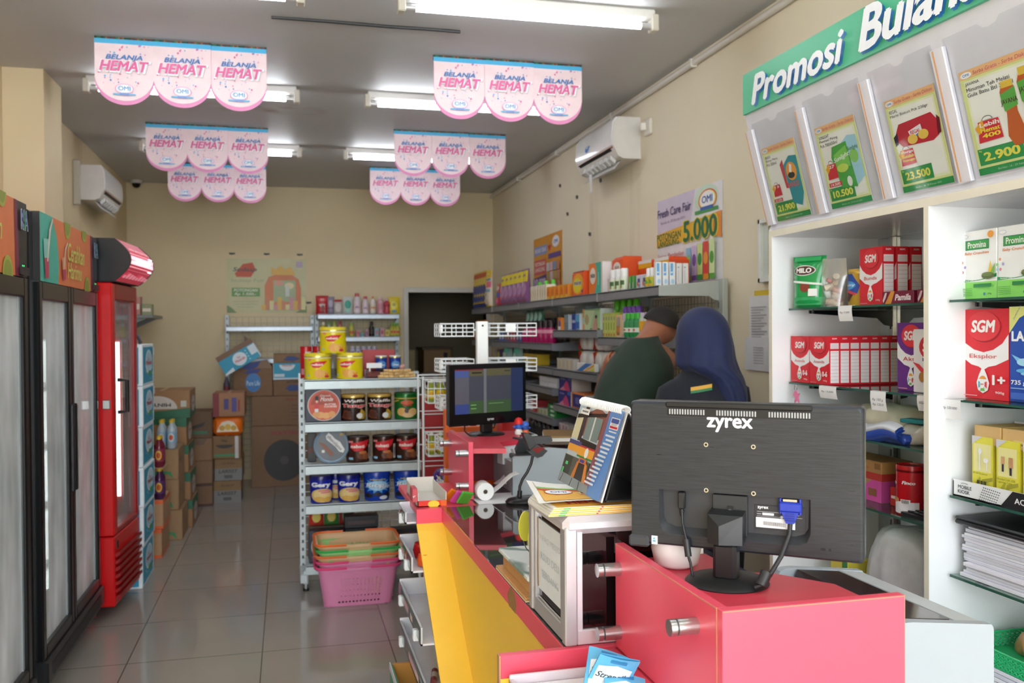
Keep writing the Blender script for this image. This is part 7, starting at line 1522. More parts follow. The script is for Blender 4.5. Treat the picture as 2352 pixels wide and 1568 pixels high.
for bay, (ya, yb), zs in ((0, (YD+.012, YFAR-.02), (1.587, 1.318, 1.157, .942)), (1, (YN+.01, YD-.032), (1.59, 1.316, 1.047, .826))):
    for z in zs:
        b = B(); b.box(1.79, XB-.02, ya, yb, z, z+.007, GLS).box(1.787, 1.79, ya, yb, z, z+.007, GE); g = b.obj('glass_shelf', t)
        for y in ((yb-.08, ya+.1) if bay == 0 else (yb-.06, ya+.1)):
            b = B(); b.prism([(0, 0), (0, -.06), (-.03, -.055), (-.06, -.03), (-.34, -.012), (-.34, 0)], (XB-.016, y, z-.001), (1, 0, 0), (0, 0, 1), .006, mat('#1d2123', .25, .5)); b.box(1.828, 1.834, y-.009, y+.003, z-.014, z+.004, STEEL); b.obj('bracket', g)
# header: plank, sloped white board with sheet pockets, green board with letters
k_ = .109/.415
sx = lambda z: 1.743-(z-1.885)*k_
b = B(); b.prism([(XF, ZT+.028), (sx(1.9), 1.9), (sx(2.302), 2.302), (sx(2.302)+.016, 2.302), (1.775, 1.9), (1.775, ZT+.028)], (0, YN, 0), (1, 0, 0), (0, 0, 1), -(YFAR+.02-YN), mat('#dcdce4', .35)); b.obj('header_board', t)
b = B(); b.box(1.622, 1.64, YN, YFAR+.012, 2.30, 2.445, mat('#4bb88d', .4, 0, .03, 6)); hd = b.obj('green_board', t)
BL_ = mat('#2b7fc4', .4)
def letters(s, y0, w, z0, h, rot):
    tr, _ = textris(s, .045, .22)
    b = B()
    for dx, m in ((0, BL_), (1, mat('#eef2f6', .3))):
        for tri, ci in tr:
            q = []
            for x, y in tri:
                X = (x-.5)*w; Y = (y-.5)*h
                q.append(V((1.6215-.012*dx-ci*.00004, y0-w/2-X*cos(rot)+Y*sin(rot)+(.004 if not dx else 0), z0+X*sin(rot)+Y*cos(rot)-(.004 if not dx else 0))))
            b.add(q, [(0, 1, 2)], m)
    return b.obj('lettering', hd)
letters('Promosi', 2.925, .55, 2.365, .105, .0)
letters('Bulanan', 2.305, .58, 2.375, .125, .0)
for y in (2.995, 2.665, 2.325, 2.015, 1.66):
    b = B(); P0 = V((sx(1.9)-.001, y, 1.9)); Wv = V((sx(2.24)-sx(1.9), 0, .34)); b.prism([(-.022, 0), (.022, 0), (.022, 1), (-.022, 1)], P0+V((-.014, 0, 0)), (0, -1, 0), Wv, -.012, mat('#e3e3ec', .3)); b.art([R(.46, 0, .6, .98, '#e0a878')], flat(P0+V((-.0265, .022, 0)), (0, -.044, 0), Wv)); b.obj('pocket_rail', t)
def on_slope(y0, w, z0, h, lift=.004):
    n = V((-1, 0, -k_)).normalized()
    O = V((sx(z0), y0, z0))+n*lift
    return O, V((0, -w, 0)), V((sx(z0+h)-sx(z0), 0, h))
for y, w in ((2.97, .285), (2.64, .295), (2.3, .265), (1.99, .31)):
    O, U, Wv = on_slope(y, w, 1.905, .355, .012)
    b = B(); b.prism([(0, 0), (1, 0), (1, 1), (.62, 1), (.57, .965), (.5, .955), (.43, .965), (.38, 1), (0, 1)], O, U, Wv, -.003, glass('clear_acrylic', '#fbfcfd', .015, .04)); b.obj('acrylic_pocket', t)
GD = '#3aa24e'; YL = '#d9e45a'
def base_sheet(nm, price):
    return [R(0, 0, 1, 1, '#dfe89a'), R(.05, .09, .96, .9, '#eef2cc'), R(.08, .12, .93, .88, '#f6f7ee'), R(0, .92, 1, 1, '#f0c08a'), E(.1, .955, .08, .028, '#f4f6f8'), T('OMI', .1, .955, .09, .025, '#3f7ac0', .02), T('Serba Gratis - Serba Diskon', .58, .957, .76, .035, '#d0506a', .01, .2), R(0, 0, 1, .065, '#2f9a52'), T('Berlaku : 16 - 29 Februari 2024', .52, .032, .5, .018, '#c9e0cc', 0),
            R(.04, .09, .66, .245, '#2f9a52'), T(price, .36, .165, .5, .085, '#e9e25a', .05), T('Rp', .08, .225, .04, .02, '#e9e25a')] + [T(s, .07+len(s)*.0165*k, .865-.05*i, len(s)*.033*k, .036, '#2a2a2a', .004) for i, (s, k) in enumerate(nm)]
def bag(x, y, w, h, lines): return [P([(x, y), (x+w, y+.02*h), (x+w*.94, y+h*.75), (x+w*.1, y+h*.75)], '#d6303c'), P([(x-.02, y+h*.55), (x+w*.3, y+h*.82), (x+w*.34, y+h*.5), (x+.02, y+h*.3)], '#efae2c')] + [E(x+w*.5, y+h*.78, w*.22, h*.14, '#6a6a6a', 16, 0, pi), E(x+w*.5, y+h*.78, w*.19, h*.11, '#f6f7ee', 16, 0, pi)] + [T(s, x+w*.55, y+h*(.62-.2*i), w*.8*min(1, .25*len(s)+.2), h*.16, ('#f4f0e6', '#f0e23a', '#f0e23a')[i], .04) for i, s in enumerate(lines)]
s1 = base_sheet((('BANGO', 1), ('Kecap Manis', 1), ('Pch 550ml', 1)), '21.900') + [P([(.45, .72), (.55, .78), (.56, .4), (.5, .4)], '#c8424a'), P([(.55, .7), (.75, .8), (.96, .78), (.95, .3), (.84, .14), (.6, .2)], '#2f9aa8'), E(.74, .6, .15, .12, '#f0a040'), E(.72, .55, .1, .04, '#1f2a30'), P([(.68, .6), (.72, .7), (.78, .68), (.74, .58)], '#f0f0f0'), T('BANGO', .73, .43, .34, .07, '#d8606a', .04), R(.06, .255, .32, .3, '#d6303c'), T('25.250', .19, .277, .2, .03, '#f4f0e6', .03)] + bag(.1, .33, .24, .2, ['13'])
s2 = base_sheet((('SUNLIGHT', 1), ('Pencuci Piring', 1), ('Pch 700/650ml', 1)), '10.500') + [P([(.5, .7), (.75, .8), (.95, .78), (.97, .3), (.72, .2)], '#a9d8ea'), E(.82, .55, .1, .08, '#8fd06a'), T('Sunlight', .82, .64, .26, .06, '#3f8a5a', .02, .3), P([(.28, .6), (.34, .72), (.7, .74), (.76, .2), (.38, .22)], '#4fae4a'), P([(.34, .62), (.68, .7), (.7, .45), (.36, .45)], '#7fcc5a'), T('Sunlight', .52, .57, .4, .07, '#f0f4ea', .03, .3, .12), E(.5, .45, .14, .05, '#c6e05a'), E(.6, .28, .06, .06, '#eef4e6'), R(.08, .26, .4, .31, '#d6303c'), T('14.500', .24, .285, .24, .035, '#f4f0e6', .03)] + bag(.1, .35, .26, .24, ['27'])
s3 = base_sheet((('REGAL', 1), ('Marie Biskuit Pck 230gr', 1)), '23.500') + [P([(.1, .62), (.2, .72), (.85, .74), (.95, .64), (.92, .5), (.8, .46), (.2, .48), (.12, .54)], '#c32a3a'), P([(.05, .6), (.14, .64), (.13, .52), (.06, .5)], '#2a2a4a'), P([(.94, .7), (.99, .66), (.97, .52), (.9, .5)], '#6a1a26'), P([(.36, .62), (.62, .66), (.64, .56), (.4, .54)], '#f0f0f0'), T('REGAL', .5, .6, .2, .04, '#c8424a', .04), P([(.36, .54), (.66, .56), (.64, .6), (.4, .54)], '#3f8ac8'), E(.42, .53, .1, .05, '#ecc85a'), E(.64, .55, .1, .05, '#ecc85a')] + bag(.1, .28, .3, .22, ['Harga', 'Setelah', 'Potongan'])
s4 = base_sheet((('JAVANA', 1), ('Minuman Teh Melati', 1), ('Gula Batu Btl 350ml', 1)), '2.900') + [P([(.5, .7), (.55, .78), (.66, .78), (.7, .7), (.68, .5), (.74, .3), (.7, .2), (.56, .2), (.5, .3), (.54, .5)], '#c8642a'), R(.53, .73, .68, .79, '#e3c24a'), P([(.5, .68), (.7, .72), (.7, .55), (.52, .52)], '#5fae4a'), T('JAVANA', .6, .6, .22, .06, '#4a2a1c', .02), P([(.74, .74), (.8, .84), (.92, .84), (.97, .74), (.93, .52), (.98, .3), (.94, .2), (.8, .2), (.74, .3), (.78, .52)], '#c85a26'), R(.78, .79, .94, .86, '#e3c24a'), P([(.74, .74), (.96, .76), (.96, .58), (.76, .56)], '#5fae4a'), T('JAVANA', .86, .66, .22, .06, '#4a2a1c', .02)] + bag(.1, .3, .34, .26, ['Lebih', 'Hemat', '400'])
for (y, w, it, l) in ((2.955, .215, s1, 'soy sauce promotion sheet priced 21.900, furthest left on the cabinet header'), (2.617, .209, s2, 'dish soap promotion sheet priced 10.500 on the cabinet header'), (2.264, .204, s3, 'biscuit promotion sheet priced 23.500 on the cabinet header'), (1.968, .235, s4, 'bottled tea promotion sheet priced 2.900 on the cabinet header')):
    O, U, Wv = on_slope(y, w, 1.91, .258, .005)
    b = B(); b.prism([(0, 0), (1, 0), (1, 1), (0, 1)], O, U, Wv, -.001, '#f4f4ee'); b.art(it, flat(O, U, Wv), .00012, None, 1, .4); tag(b.obj('price_sheet'), l, 'promotion sheet', 'promotion sheets on the cabinet header')

# goods in the left bay (fronts face -X)
def sgm(w, d, h, name2, age, purple=False):
    rd = '#6a2a8a' if purple else '#dd1f30'
    fr = [R(0, 0, 1, 1, rd), P([(0, .72), (.12, .62), (.3, .55), (.5, .52), (.7, .55), (.88, .62), (1, .72), (1, .45), (.75, .38), (.6, .36), (.52, .33), (.48, .33), (.4, .36), (.25, .38), (0, .48)], '#f2f3f5'), E(.52, .8, .34, .17, '#a81524'), E(.5, .81, .34, .165, '#e5343f'), T('SGM', .5, .81, .5, .14, '#f6f4f4', .06, .15), T(name2, .5, .47, .56, .06, '#d8303c', .01), P([(.5, .37), (.58, .27), (.63, .18), (.6, .1), (.5, .065), (.4, .1), (.37, .18), (.42, .27)], '#f2f3f5'), E(.5, .17, .095, .09, '#e89a3a', 20, .6, 2.5), P([(.5, .17), (.41, .2), (.41, .12)], '#4ab0c8'), P([(.5, .17), (.45, .09), (.55, .09)], '#6fb84a'), P([(.5, .17), (.59, .2), (.59, .12)], '#d8404a'), E(.5, .165, .05, .045, '#f4f4f4'), T('MAXX', .5, .165, .07, .018, '#c8303c'), R(.08, .03, .4, .04, '#eaa0a6'), T('900g' if age == '1+' else '150g', .86, .08, .18, .035, '#f0e0e0', .02)]
    if age: fr.append(T(age, .84, .22, .26, .11, '#f4f2f2', .05))
    sd = [R(0, 0, 1, 1, rd), T('SGM', .5, .95, .45, .03, '#f2e6e6', .04), R(.08, .74, .92, .86, '#f0e6e8'), R(.08, .04, .92, .7, '#f3edf0')] + [R(.1, .1+.07*k, .9, .105+.07*k, '#dd8a94') for k in range(9)] + [R(.1, .76+.03*k, .9, .763+.03*k, '#dd8a94') for k in range(3)]
    return boxes(w, d, h, rd, fr, sd, name='milk_carton', cat='carton', b_=.001)
SB = sgm(.118, .043, .188, 'Bunda', '')
for i in range(3): SB.put((1.853+.052*i, 2.588, 1.595), 'tall red milk carton, %s of the row of three on the upper cabinet shelf' % ('front', 'middle', 'rear')[i], RX, 'tall red milk cartons on the upper shelf')
SA = sgm(.119, .039, .167, 'Ananda', '0-6')
SA.put((1.80, 2.924, 1.326), 'small red milk carton next to the cabinet side panel', RX, 'small red milk cartons')
for i in range(8): SA.put((1.80+.0395*i, 2.802, 1.326), 'small red and white milk carton, %s of the row of eight' % ('front', 'second', 'third', 'fourth', 'fifth', 'sixth', 'seventh', 'rearmost')[i], RX, 'small red milk cartons')
sgm(.13, .05, .21, 'Aktif', '', True).put((1.86, 2.4, 1.326), 'purple milk carton behind the white one near the cabinet divider', RX)
boxes(.14, .05, .19, '#f0eef0', [E(.55, .72, .36, .2, '#dd2f3c'), T('SGM', .55, .72, .5, .15, '#f4f2f2', .06, .15), R(.3, .5, .8, .55, '#8a5aa8'), P([(0, .48), (.3, .3), (.6, .2), (1, .12), (1, .3), (.5, .3), (.2, .45)], '#e0404a'), E(.75, .33, .15, .1, '#5fb4e0'), E(.3, .25, .1, .08, '#b9803a')], name='milk_carton', cat='carton').put((1.835, 2.29, 1.326), 'white and red milk carton nearest the cabinet divider', RX)
pouch(.13, .185, .08, '#1f9a50', [E(.42, .72, .36, .1, '#f2f2f0'), E(.42, .72, .34, .085, '#4a2a1c'), T('MILO', .42, .72, .5, .1, '#f4f2ee', .06), R(.0, .05, 1, .2, '#3fae6a'), E(.5, .4, .15, .1, '#8a3a2a'), P([(0, .5), (1, .42), (1, .46), (0, .54)], '#e6efe6'), R(.62, .22, .85, .36, '#e9e9e4'), R(.1, .9, .9, .98, '#2fae62')], 'powder_pouch', 'pouch', .15, .4).put((1.825, 2.9, 1.595), 'shiny green drink powder pouch at the left of the upper cabinet shelf', RX+.5)
b = B(); b.grid(lambda u, v: V(((u-.5)*.1*(1-.15*v), -.03*sin(pi*u)*(1-v*.9), .17*v)), 8, 8, glass('clear_bag', '#f2f3f2', .14, .12, .12)); b.grid(lambda u, v: V(((.5-u)*.1*(1-.15*v), .03*sin(pi*u)*(1-v*.9), .17*v)), 8, 8, glass('clear_bag', '#f2f3f2', .14, .12, .12))
rnd = random.Random(2)
for k in range(9): b.cyl((rnd.uniform(-.03, .03), rnd.uniform(-.012, .012), .01+.011*k), (rnd.uniform(-.03, .03), rnd.uniform(-.012, .012), .02+.011*k), .012, ('#d9bfa4', '#c98a86', '#e2d6c4')[k % 3], n=8)
put(b, 'plastic_bag', (1.865, 2.81, 1.595), 'clear plastic bag of small sweets between the green pouch and the gold tin', 'bag', RX+.6, smooth=60)
gt_ = [P([(0, .55), (.55, .35), (.62, .6), (.4, 1), (0, 1)], '#2a4aa0'), E(.25, .62, .26, .14, '#4a9ad8'), T('baby', .3, .62, .4, .1, '#e8eef6', .02), P([(0, .2), (.3, .1), (.5, .4), (.2, .45)], '#4a2a26'), P([(.0, .5), (.5, .3), (.55, .36), (.1, .56)], '#d04050'), R(.82, .2, .9, .8, '#e9e2c0'), E(.2, .3, .1, .1, '#7a4a3a')]
tin(.042, .125, '#b9922f', gt_, '#c9a348', .012, 'milk_tin', rim='#d9b860').put((1.895, 2.7, 1.595), 'gold and blue milk powder tin on the upper cabinet shelf', RX+.5)
mb = boxes(.15, .05, .04, '#7c1238', [P([(.1, 0), (.3, 0), (.42, 1), (.3, 1)], '#e09a3a'), T('Pamila', .68, .5, .5, .5, '#f2e6ea', .05, .2), P([(.06, .1), (.14, .5), (.18, .9), (.12, .9), (.04, .3)], '#e6d2d6')], [R(.2, .2, .8, .8, '#5a1028')], name='medicine_box')
mb.put((1.84, 2.44, 1.595), 'maroon medicine box at the front of the upper cabinet shelf', RX); mb.put((1.84, 2.275, 1.595), 'maroon medicine box nearest the divider on the upper shelf', RX)
boxes(.16, .06, .12, '#1f4a3a', [R(0, .85, 1, 1, '#2f6a52')]).put((2.02, 2.4, 1.595), 'dark green box at the back of the upper cabinet shelf', RX)
# price tags and key ring hanging on the shelf edges
def tagpaper(w, h, lines):
    b = B(); b.grid(lambda u, v: V(((u-.5)*w, -.003-.006*sin(2.2*v), -h*(1-v))), 4, 4, mat('#f2f3f4', .6)); b.grid(lambda u, v: V(((.5-u)*w, -.0024-.006*sin(2.2*v), -h*(1-v))), 4, 4, mat('#f2f3f4', .6))
    b.box(-w/2, w/2, -.003, .004, 0, .001, mat('#f2f3f4', .6)); b.art([T(s, .5, .55-.25*i, .7, .16, '#55585c', .0, .2) for i, s in enumerate(lines)], lambda x, y, d: V(((x-.5)*w, -.0035-.006*sin(2.2*y)-d, -h*(1-y))), .0003)
    return b
for (y, z, w, h, ln, l) in ((2.62, 1.588, .075, .05, ['Rp 7.500'], 'white price slip hanging from the upper left cabinet shelf'), (2.72, 1.318, .1, .042, ['Rp 13.500'], 'curled white price slip hanging under the small milk cartons'), (2.45, 1.318, .075, .06, ['Rp 150 g', 'Rp 125.0'], 'white price slip with two lines under the small carton shelf'), (2.24, 1.318, .06, .045, ['SGM 3'], 'white price slip beside the divider'), (2.135, 1.316, .08, .055, ['Rp 120.000'], 'white price slip reading Rp 120.000 in the right bay')):
    put(tagpaper(w, h, ln), 'price_slip', (1.786, y, z+.006), l, 'price tag', RX, smooth=60)
t2 = thing('key_ring', 'small key ring with pink charm hanging under the small milk cartons', 'key ring', (1.785, 2.93, 1.318))
b = B(); b.tube([(.0, .009*cos(a), -.012+.012*sin(a)) for a in [2*pi*i/12 for i in range(13)]], .0012, STEEL, 5); b.obj('ring', t2)
b = B(); b.prism([(0, 0), (.012, .005), (.02, -.008), (.032, -.004), (.024, -.02), (.03, -.04), (.014, -.03), (.0, -.042), (.004, -.022), (-.008, -.014)], (-.002, .0, -.025), (0, -1, 0), (0, 0, 1), .004, mat('#e87aa8', .3)); b.obj('charm', t2)
b = B(); b.box(-.003, .0, .0, .02, -.05, -.02, '#c9ccd0'); b.obj('key', t2)
# bags, boxes and tins on the lower left shelves
def sack(w, d, h, c, rough, seed, fold=.012):
    b = B(); rnd = random.Random(seed); ph = [rnd.uniform(0, 6) for _ in range(6)]
    def f(u, v):
        a = 2*pi*u; r = sin(pi*min(1, .12+v*.88))**.45
        k = 1+.1*sin(3*a+ph[0])+.06*sin(7*a+ph[1]+5*v)
        return V((w/2*cos(a)*r*k, d/2*sin(a)*r*k+d/2, h*(1-cos(pi*v))/2+fold*sin(5*a+ph[2])*sin(pi*v)))
    b.grid(f, 28, 12, mat(c, rough, 0, .12, 20)); return b
put(sack(.3, .2, .1, '#d8cdb6', .3, 3), 'plastic_bag', (1.84, 2.6, 1.166), 'cream plastic bag of cloth on the third cabinet shelf', 'bag', RX, smooth=70)
put(sack(.2, .14, .06, '#c9c2b2', .25, 8), 'plastic_bag', (1.83, 2.36, 1.166), 'small pale crumpled bag with teal label on the third cabinet shelf', 'bag', RX, smooth=70)
put(B().box(-.06, .06, 0, .05, 0, .012, '#2f8f96', .003), 'teal_packet', (1.85, 2.37, 1.228), 'teal packet on the small crumpled bag', 'packet', RX+.2)
b = B(); 
for k in range(3): b.grid(lambda u, v: V(((u-.5)*.34, -.004*k-.03*sin(pi*v), .012*k+.045*v*(1-.3*k/3)+.01*sin(3*pi*u))), 12, 5, mat(('#2a4aa8', '#3558b8', '#c9cdd4')[k], .3))
b.box(-.16, .16, .0, .14, 0, .03, mat('#3150ac', .35), .01)
put(b, 'blue_garment_bag', (1.82, 2.52, .951), 'folded blue garment bag on the fourth cabinet shelf', 'bag', RX, smooth=60)
bpy.data.objects['blue_garment_bag'].location.z = 1.1
bpy.data.objects['blue_garment_bag'].location.z = 1.166
bpy.data.objects['blue_garment_bag'].location.x = 1.8
sq = boxes(.24, .12, .062, '#a97f4a', [R(.0, .0, 1, .38, '#b8322c'), P([(0, 0), (.14, 0), (.14, 1), (0, .6)], '#c8404a'), T('SilverQueen', .5, .62, .46, .18, '#c8502a', .02), R(.86, .6, .98, .9, '#8a6238')], [R(0, 0, 1, .38, '#a82c28')], name='chocolate_carton', cat='carton')
sq2 = boxes(.24, .12, .07, '#b08a52', [P([(.25, 0), (1, 0), (1, 1), (.8, 1)], '#cf4fa0'), T('SilverQueen', .42, .5, .4, .15, '#c8502a', .02, 0, .4), R(.72, .25, .9, .6, '#8a5a3a'), P([(0, 0), (.06, 0), (.06, 1), (0, .8)], '#cf4fa0')], [R(0, 0, 1, 1, '#b8468c')], name='chocolate_carton', cat='carton')
sq2.put((1.87, 2.68, .95), 'tan and magenta chocolate carton, lower of the pair behind the near monitor', RX); sq.put((1.87, 2.68, 1.0205), 'tan and red chocolate carton, upper of the pair behind the near monitor', RX)
fin = [R(0, .0, 1, .28, '#e6e4ea'), T('Finco', .3, .72, .34, .1, '#f4f0f0', .05, .2), T('Finco', .78, .74, .28, .08, '#f4f0f0', .05, .2), E(.45, .32, .12, .06, '#c98a4a'), P([(.3, .25), (.34, .25), (.42, .55), (.38, .55)], '#5a2a1a'), R(.62, .24, .82, .34, '#f2f2f2')] + [R(.64+.02*k, .25, .65+.02*k, .33, '#333') for k in range(8)]
tin(.045, .15, '#bb1620', fin, '#b0141c', .016, 'biscuit_tin', rim='#8a1016', a0=170, a1=350).put((1.86, 2.4, .95), 'red wafer stick tin on the lower cabinet shelf by the divider', RX)
boxes(.06, .05, .06, '#c8241c', [R(.1, .4, .9, .55, '#f0e6e0')]).put((1.88, 2.5, .95), 'small red and white box between the chocolate cartons and the red tin', RX)
t2 = thing('calculator', 'black desk calculator lying on the lowest cabinet glass shelf', 'calculator', (1.81, 2.31, .951), RX)
b = B(); b.prism([(0, 0), (.13, 0), (.13, .026), (.0, .01)], (-.075, 0, 0), (0, 1, 0), (0, 0, 1), .15, mat('#1b1c20', .4)); b.obj('case', t2)
b = B(); b.quad((-.05, .09, .0225), (.06, .09, .0225), (.06, .12, .0262), (-.05, .12, .0262), mat('#5a6a5c', .2)); b.obj('display', t2)
for r in range(4):
    for c in range(5):
        b = B(); y = .012+.018*r; b.box(-.06+.026*c, -.04+.026*c, y, y+.012, .0115+.123*y, .0145+.123*y, mat(('#5a2a30', '#2e3036')[c != 4], .4), .001); b.obj('key', t2)
b = sack(.28, .22, .3, '#cfd2d4', .2, 12, .01)
put(b, 'plastic_bag', (1.83, 2.5, .58), 'large clear crumpled plastic bag of snacks under the glass shelves', 'bag', RX, smooth=70)
bpy.data.objects[bpy.context.scene.objects[-1].name] if 0 else None
put(B().box(-.14, .14, 0, .12, 0, .27, mat('#8a5a3c', .4, 0, .15, 14), .02), 'snack_bag', (1.96, 2.42, .58), 'brown snack bag behind the clear plastic bag', 'bag', RX, smooth=50)
for ya, yb in ((YN+.005, YD-.025), (YD+.005, YFAR-.005)):
    b = B(); b.box(1.755, XB-.01, ya, yb, .55, .575, CW_); b.obj('wooden_shelf', CAB)
boxes(.1, .1, .14, '#d9c94a', [E(.5, .5, .3, .3, '#e6dc8a'), R(.7, 0, 1, 1, '#3f8a4a')]).put((1.86, 2.78, .577), 'yellow and green box low in the cabinet behind the near monitor', RX)
# right bay goods
pr = [R(0, .0, 1, .25, '#8fe06a'), P([(0, .25), (1, .31), (1, .36), (.5, .27), (0, .3)], '#2f9a5a'), R(.16, .72, .8, .86, '#2f8a5a'), R(.18, .735, .78, .845, '#3fa04a'), T('Promina', .48, .79, .5, .09, '#f4f8f2', .02), T('Baby Crunchies', .48, .665, .66, .05, '#e8843a', .02, .1), E(.15, .92, .1, .03, '#c9d0e0'), E(.15, .92, .09, .024, '#f4f5f8'), E(.86, .92, .08, .05, '#f0a03a'), P([(.8, .35), (.86, .55), (.92, .35)], '#e8c22c'), P([(.84, .36), (.98, .5), (.96, .32)], '#7fb84a'), E(.8, .33, .17, .05, '#5a6a3a'), E(.78, .35, .14, .03, '#6f8048'), T('Rumput Laut', .27, .27, .3, .03, '#eaf4e6', .02), R(.42, .17, .9, .22, '#2f8a4a'), E(.72, .07, .03, .022, '#4a8ab0'), T('20g', .86, .07, .1, .03, '#2f5a3a', .01)] + [R(.08, .05+.025*k, .4, .058+.025*k, '#5fae4a') for k in range(5)] + [E(.08+.09*(k % 3)*.8, .4+.07*(k//2), .03, .022, ('#9fc4e0', '#e08a9a', '#b0a0d6', '#8fcf8a', '#f0b08a')[k]) for k in range(5)]
PB = boxes(.136, .05, .19, '#f2f4f4', pr, [R(0, 0, 1, .25, '#7fd05a')], name='baby_snack_box')
PB.put((1.85, 2.112, 1.598), 'white and green baby snack box, left of the pair in the right bay', RX, 'baby snack boxes'); PB.put((1.85, 1.974, 1.598), 'white and green baby snack box, right of the pair in the right bay', RX, 'baby snack boxes'); PB.put((1.85, 1.836, 1.598), 'white and green baby snack box beyond the right picture edge', RX, 'baby snack boxes')
ek = sgm(.178, .06, .246, 'Eksplor', '1+')
ek.put((1.85, 2.092, 1.324), 'large red milk carton on the second shelf of the right bay', RX)
lac = [P([(0, .72), (.2, .88), (.5, .97), (1, 1), (0, 1)], '#e6e48a'), T('FORMULA', .16, .94, .2, .02, '#4a8ab0', .01, 0, .8), T('LACTAMIL', .55, .69, 1., .11, '#f4f6fa', .06), P([(.05, .5), (.3, .44), (.45, .36), (.2, .4)], '#7fc4f0'), E(.3, .42, .14, .04, '#a9dcf6'), E(.35, .33, .2, .025, '#5fb0e8'), E(.4, .3, .16, .02, '#8fd0f4'), T('735 g', .2, .2, .3, .06, '#f2f4fa', .03), R(.05, .03, .8, .1, '#3f6ac8'), R(.05, .14, .4, .15, '#8fb0e8')]
boxes(.17, .06, .25, '#1c50b4', lac, [R(0, 0, 1, 1, '#1a48a0')], name='milk_carton', cat='carton').put((1.85, 1.916, 1.324), 'large blue milk carton at the right edge, beside the red one', RX)
# phone accessory display
t2 = thing('accessory_display', 'white phone accessory display tray reading MOBILE KIOSK in the right bay', 'display', (1.80, 2.15, 1.054), RX)
b = B(); L = .6; b.box(-.0, L, 0, .003, 0, .045, mat('#eff2f4', .35)).box(0, L, 0, .2, 0, .003, WHITE).box(0, .003, 0, .2, 0, .04, WHITE)
b.art([T('MOBILE', .075, .6, .085, .22, '#2a2c30', .02), T('KIOSK', .07, .32, .075, .22, '#2a2c30', .02), E(.075, .78, .025, .1, '#8a8c90', 12, .3, 2.8), E(.075, .78, .018, .07, '#eff2f4', 12, .3, 2.8), P([(.29, 0), (.6, 0), (.6, 1), (.36, 1)], '#1d1e21'), T('ACCESSORIES', .5, .5, .26, .34, '#e6e8ea', .03)] + [E(.17+.016*i+.006*j, .12+.15*j, .0035, .035, '#3a3c40' if .17+.016*i+.006*j < .29+.07*(.12+.15*j) else '#e9ebee', 8) for i in range(9) for j in range(6)], flat((0, 0, 0), (L, 0, 0), (0, 0, .045)))
b.obj('tray', t2)
b = B(); b.box(0.01, L, .195, .2, 0, .2, WHITE); b.obj('back_board', t2)
for i in range(4):
    b = B(); x = .05+.1*i; b.box(x, x+.095, .03, .16, .165-.004*i, .2, mat('#d3ab68', .6), .003); b.box(x+.002, x+.093, .026, .03, .15, .2, mat('#d9b478', .6)); b.art([R(.4, .1, .9, .45, '#e0cd9a'), T('34.900', .68, .25, .3, .12, '#8a6a3a', .02)] if i == 1 else [], flat((x, .026, .15), (.095, 0, 0), (0, 0, .05))); b.obj('card_box', t2)
yk = [R(0, 0, 1, 1, '#e3dc4a'), P([(.08, .42), (.92, .42), (.92, .88), (.08, .88)], '#ece6a0'), P([(0, 1), (.5, 1), (0, .86)], '#d4d4da'), P([(.3, 0), (.5, .3), (1, .36), (1, .3), (.6, .24), (.5, 0)], '#a9a43a'), P([(0, .1), (.4, .34), (.44, .3), (.1, 0), (0, 0)], '#b5b03c'), E(.4, .76, .1, .05, '#eef0f0'), R(.36, .45, .42, .74, '#f2f2f0'), E(.7, .62, .12, .04, '#f4f4f2'), R(.72, .45, .78, .6, '#f2f2f0'), R(.55, .02, .85, .09, '#eeeee8')]
cable_t = yk[:5] + [R(.25, .62, .4, .74, '#d9a47a'), R(.28, .5, .37, .62, '#3a3a3c'), R(.6, .58, .78, .74, '#c9946a'), R(.64, .46, .74, .58, '#2a2a2c'), R(.55, .02, .85, .09, '#eeeee8')]
ep = boxes(.075, .016, .165, '#e0d848', yk + [T('BE160 Earphone', .45, .39, .7, .035, '#6a6a2a', .0), R(.3, .2, .42, .28, '#4a4a2a'), R(.48, .2, .58, .28, '#4a4a2a'), R(.64, .2, .76, .28, '#4a4a2a')], [R(0, 0, 1, 1, '#c9bf2c')], name='earphone_pack', cat='packet')
ep.put((1.825, 2.068, 1.059), 'yellow earphone pack, leftmost on the accessory display', RX)
cp = boxes(.075, .016, .165, '#e0d848', cable_t + [T('Braided 2.4A USB', .5, .38, .8, .035, '#6a6a2a', .0), T('Lightning Cable', .45, .33, .66, .035, '#6a6a2a', .0), R(.25, .17, .4, .22, '#33331c'), R(.45, .17, .6, .22, '#33331c'), R(.65, .17, .8, .22, '#33331c')], [R(0, 0, 1, 1, '#c9bf2c')], name='cable_pack', cat='packet')
cp.put((1.82, 1.975, 1.059), 'yellow charging cable pack right of the earphone pack', RX); cp.put((1.82, 1.885, 1.059), 'yellow charging cable pack at the right picture edge', RX)
rnd = random.Random(13); z = .834
for k in range(17):
    h = rnd.choice((.006, .008, .01, .007)); dx, dy = rnd.uniform(-.006, .012), rnd.uniform(-.012, .012)
    b = B(); b.box(0, .3, 0, .215, 0, h-.0006, mat(('#e9e8f0', '#dcdde8', '#e3e4ea', '#d0d2dc')[k % 4], .6), .0008); b.box(.002, .298, .002, .21, h*.3, h*.32, '#a9abb8')
    put(b, 'document', (1.805+dx+(.0 if k < 15 else .01), 2.12+dy-(0 if k > 1 else .0), z), 'white document booklet, number %s from the bottom of the pile in the right bay' % (k+1) if 0 else 'white document, %s of the paper pile under the black laptop' % ('lowest' if k == 0 else 'topmost' if k == 16 else ('one', 'two', 'three', 'four', 'five', 'six', 'seven', 'eight', 'nine', 'ten', 'eleven', 'twelve', 'thirteen', 'fourteen', 'fifteen')[k-1] + ' above the lowest'), 'document', RX, 'document pile in the right bay'); z += h
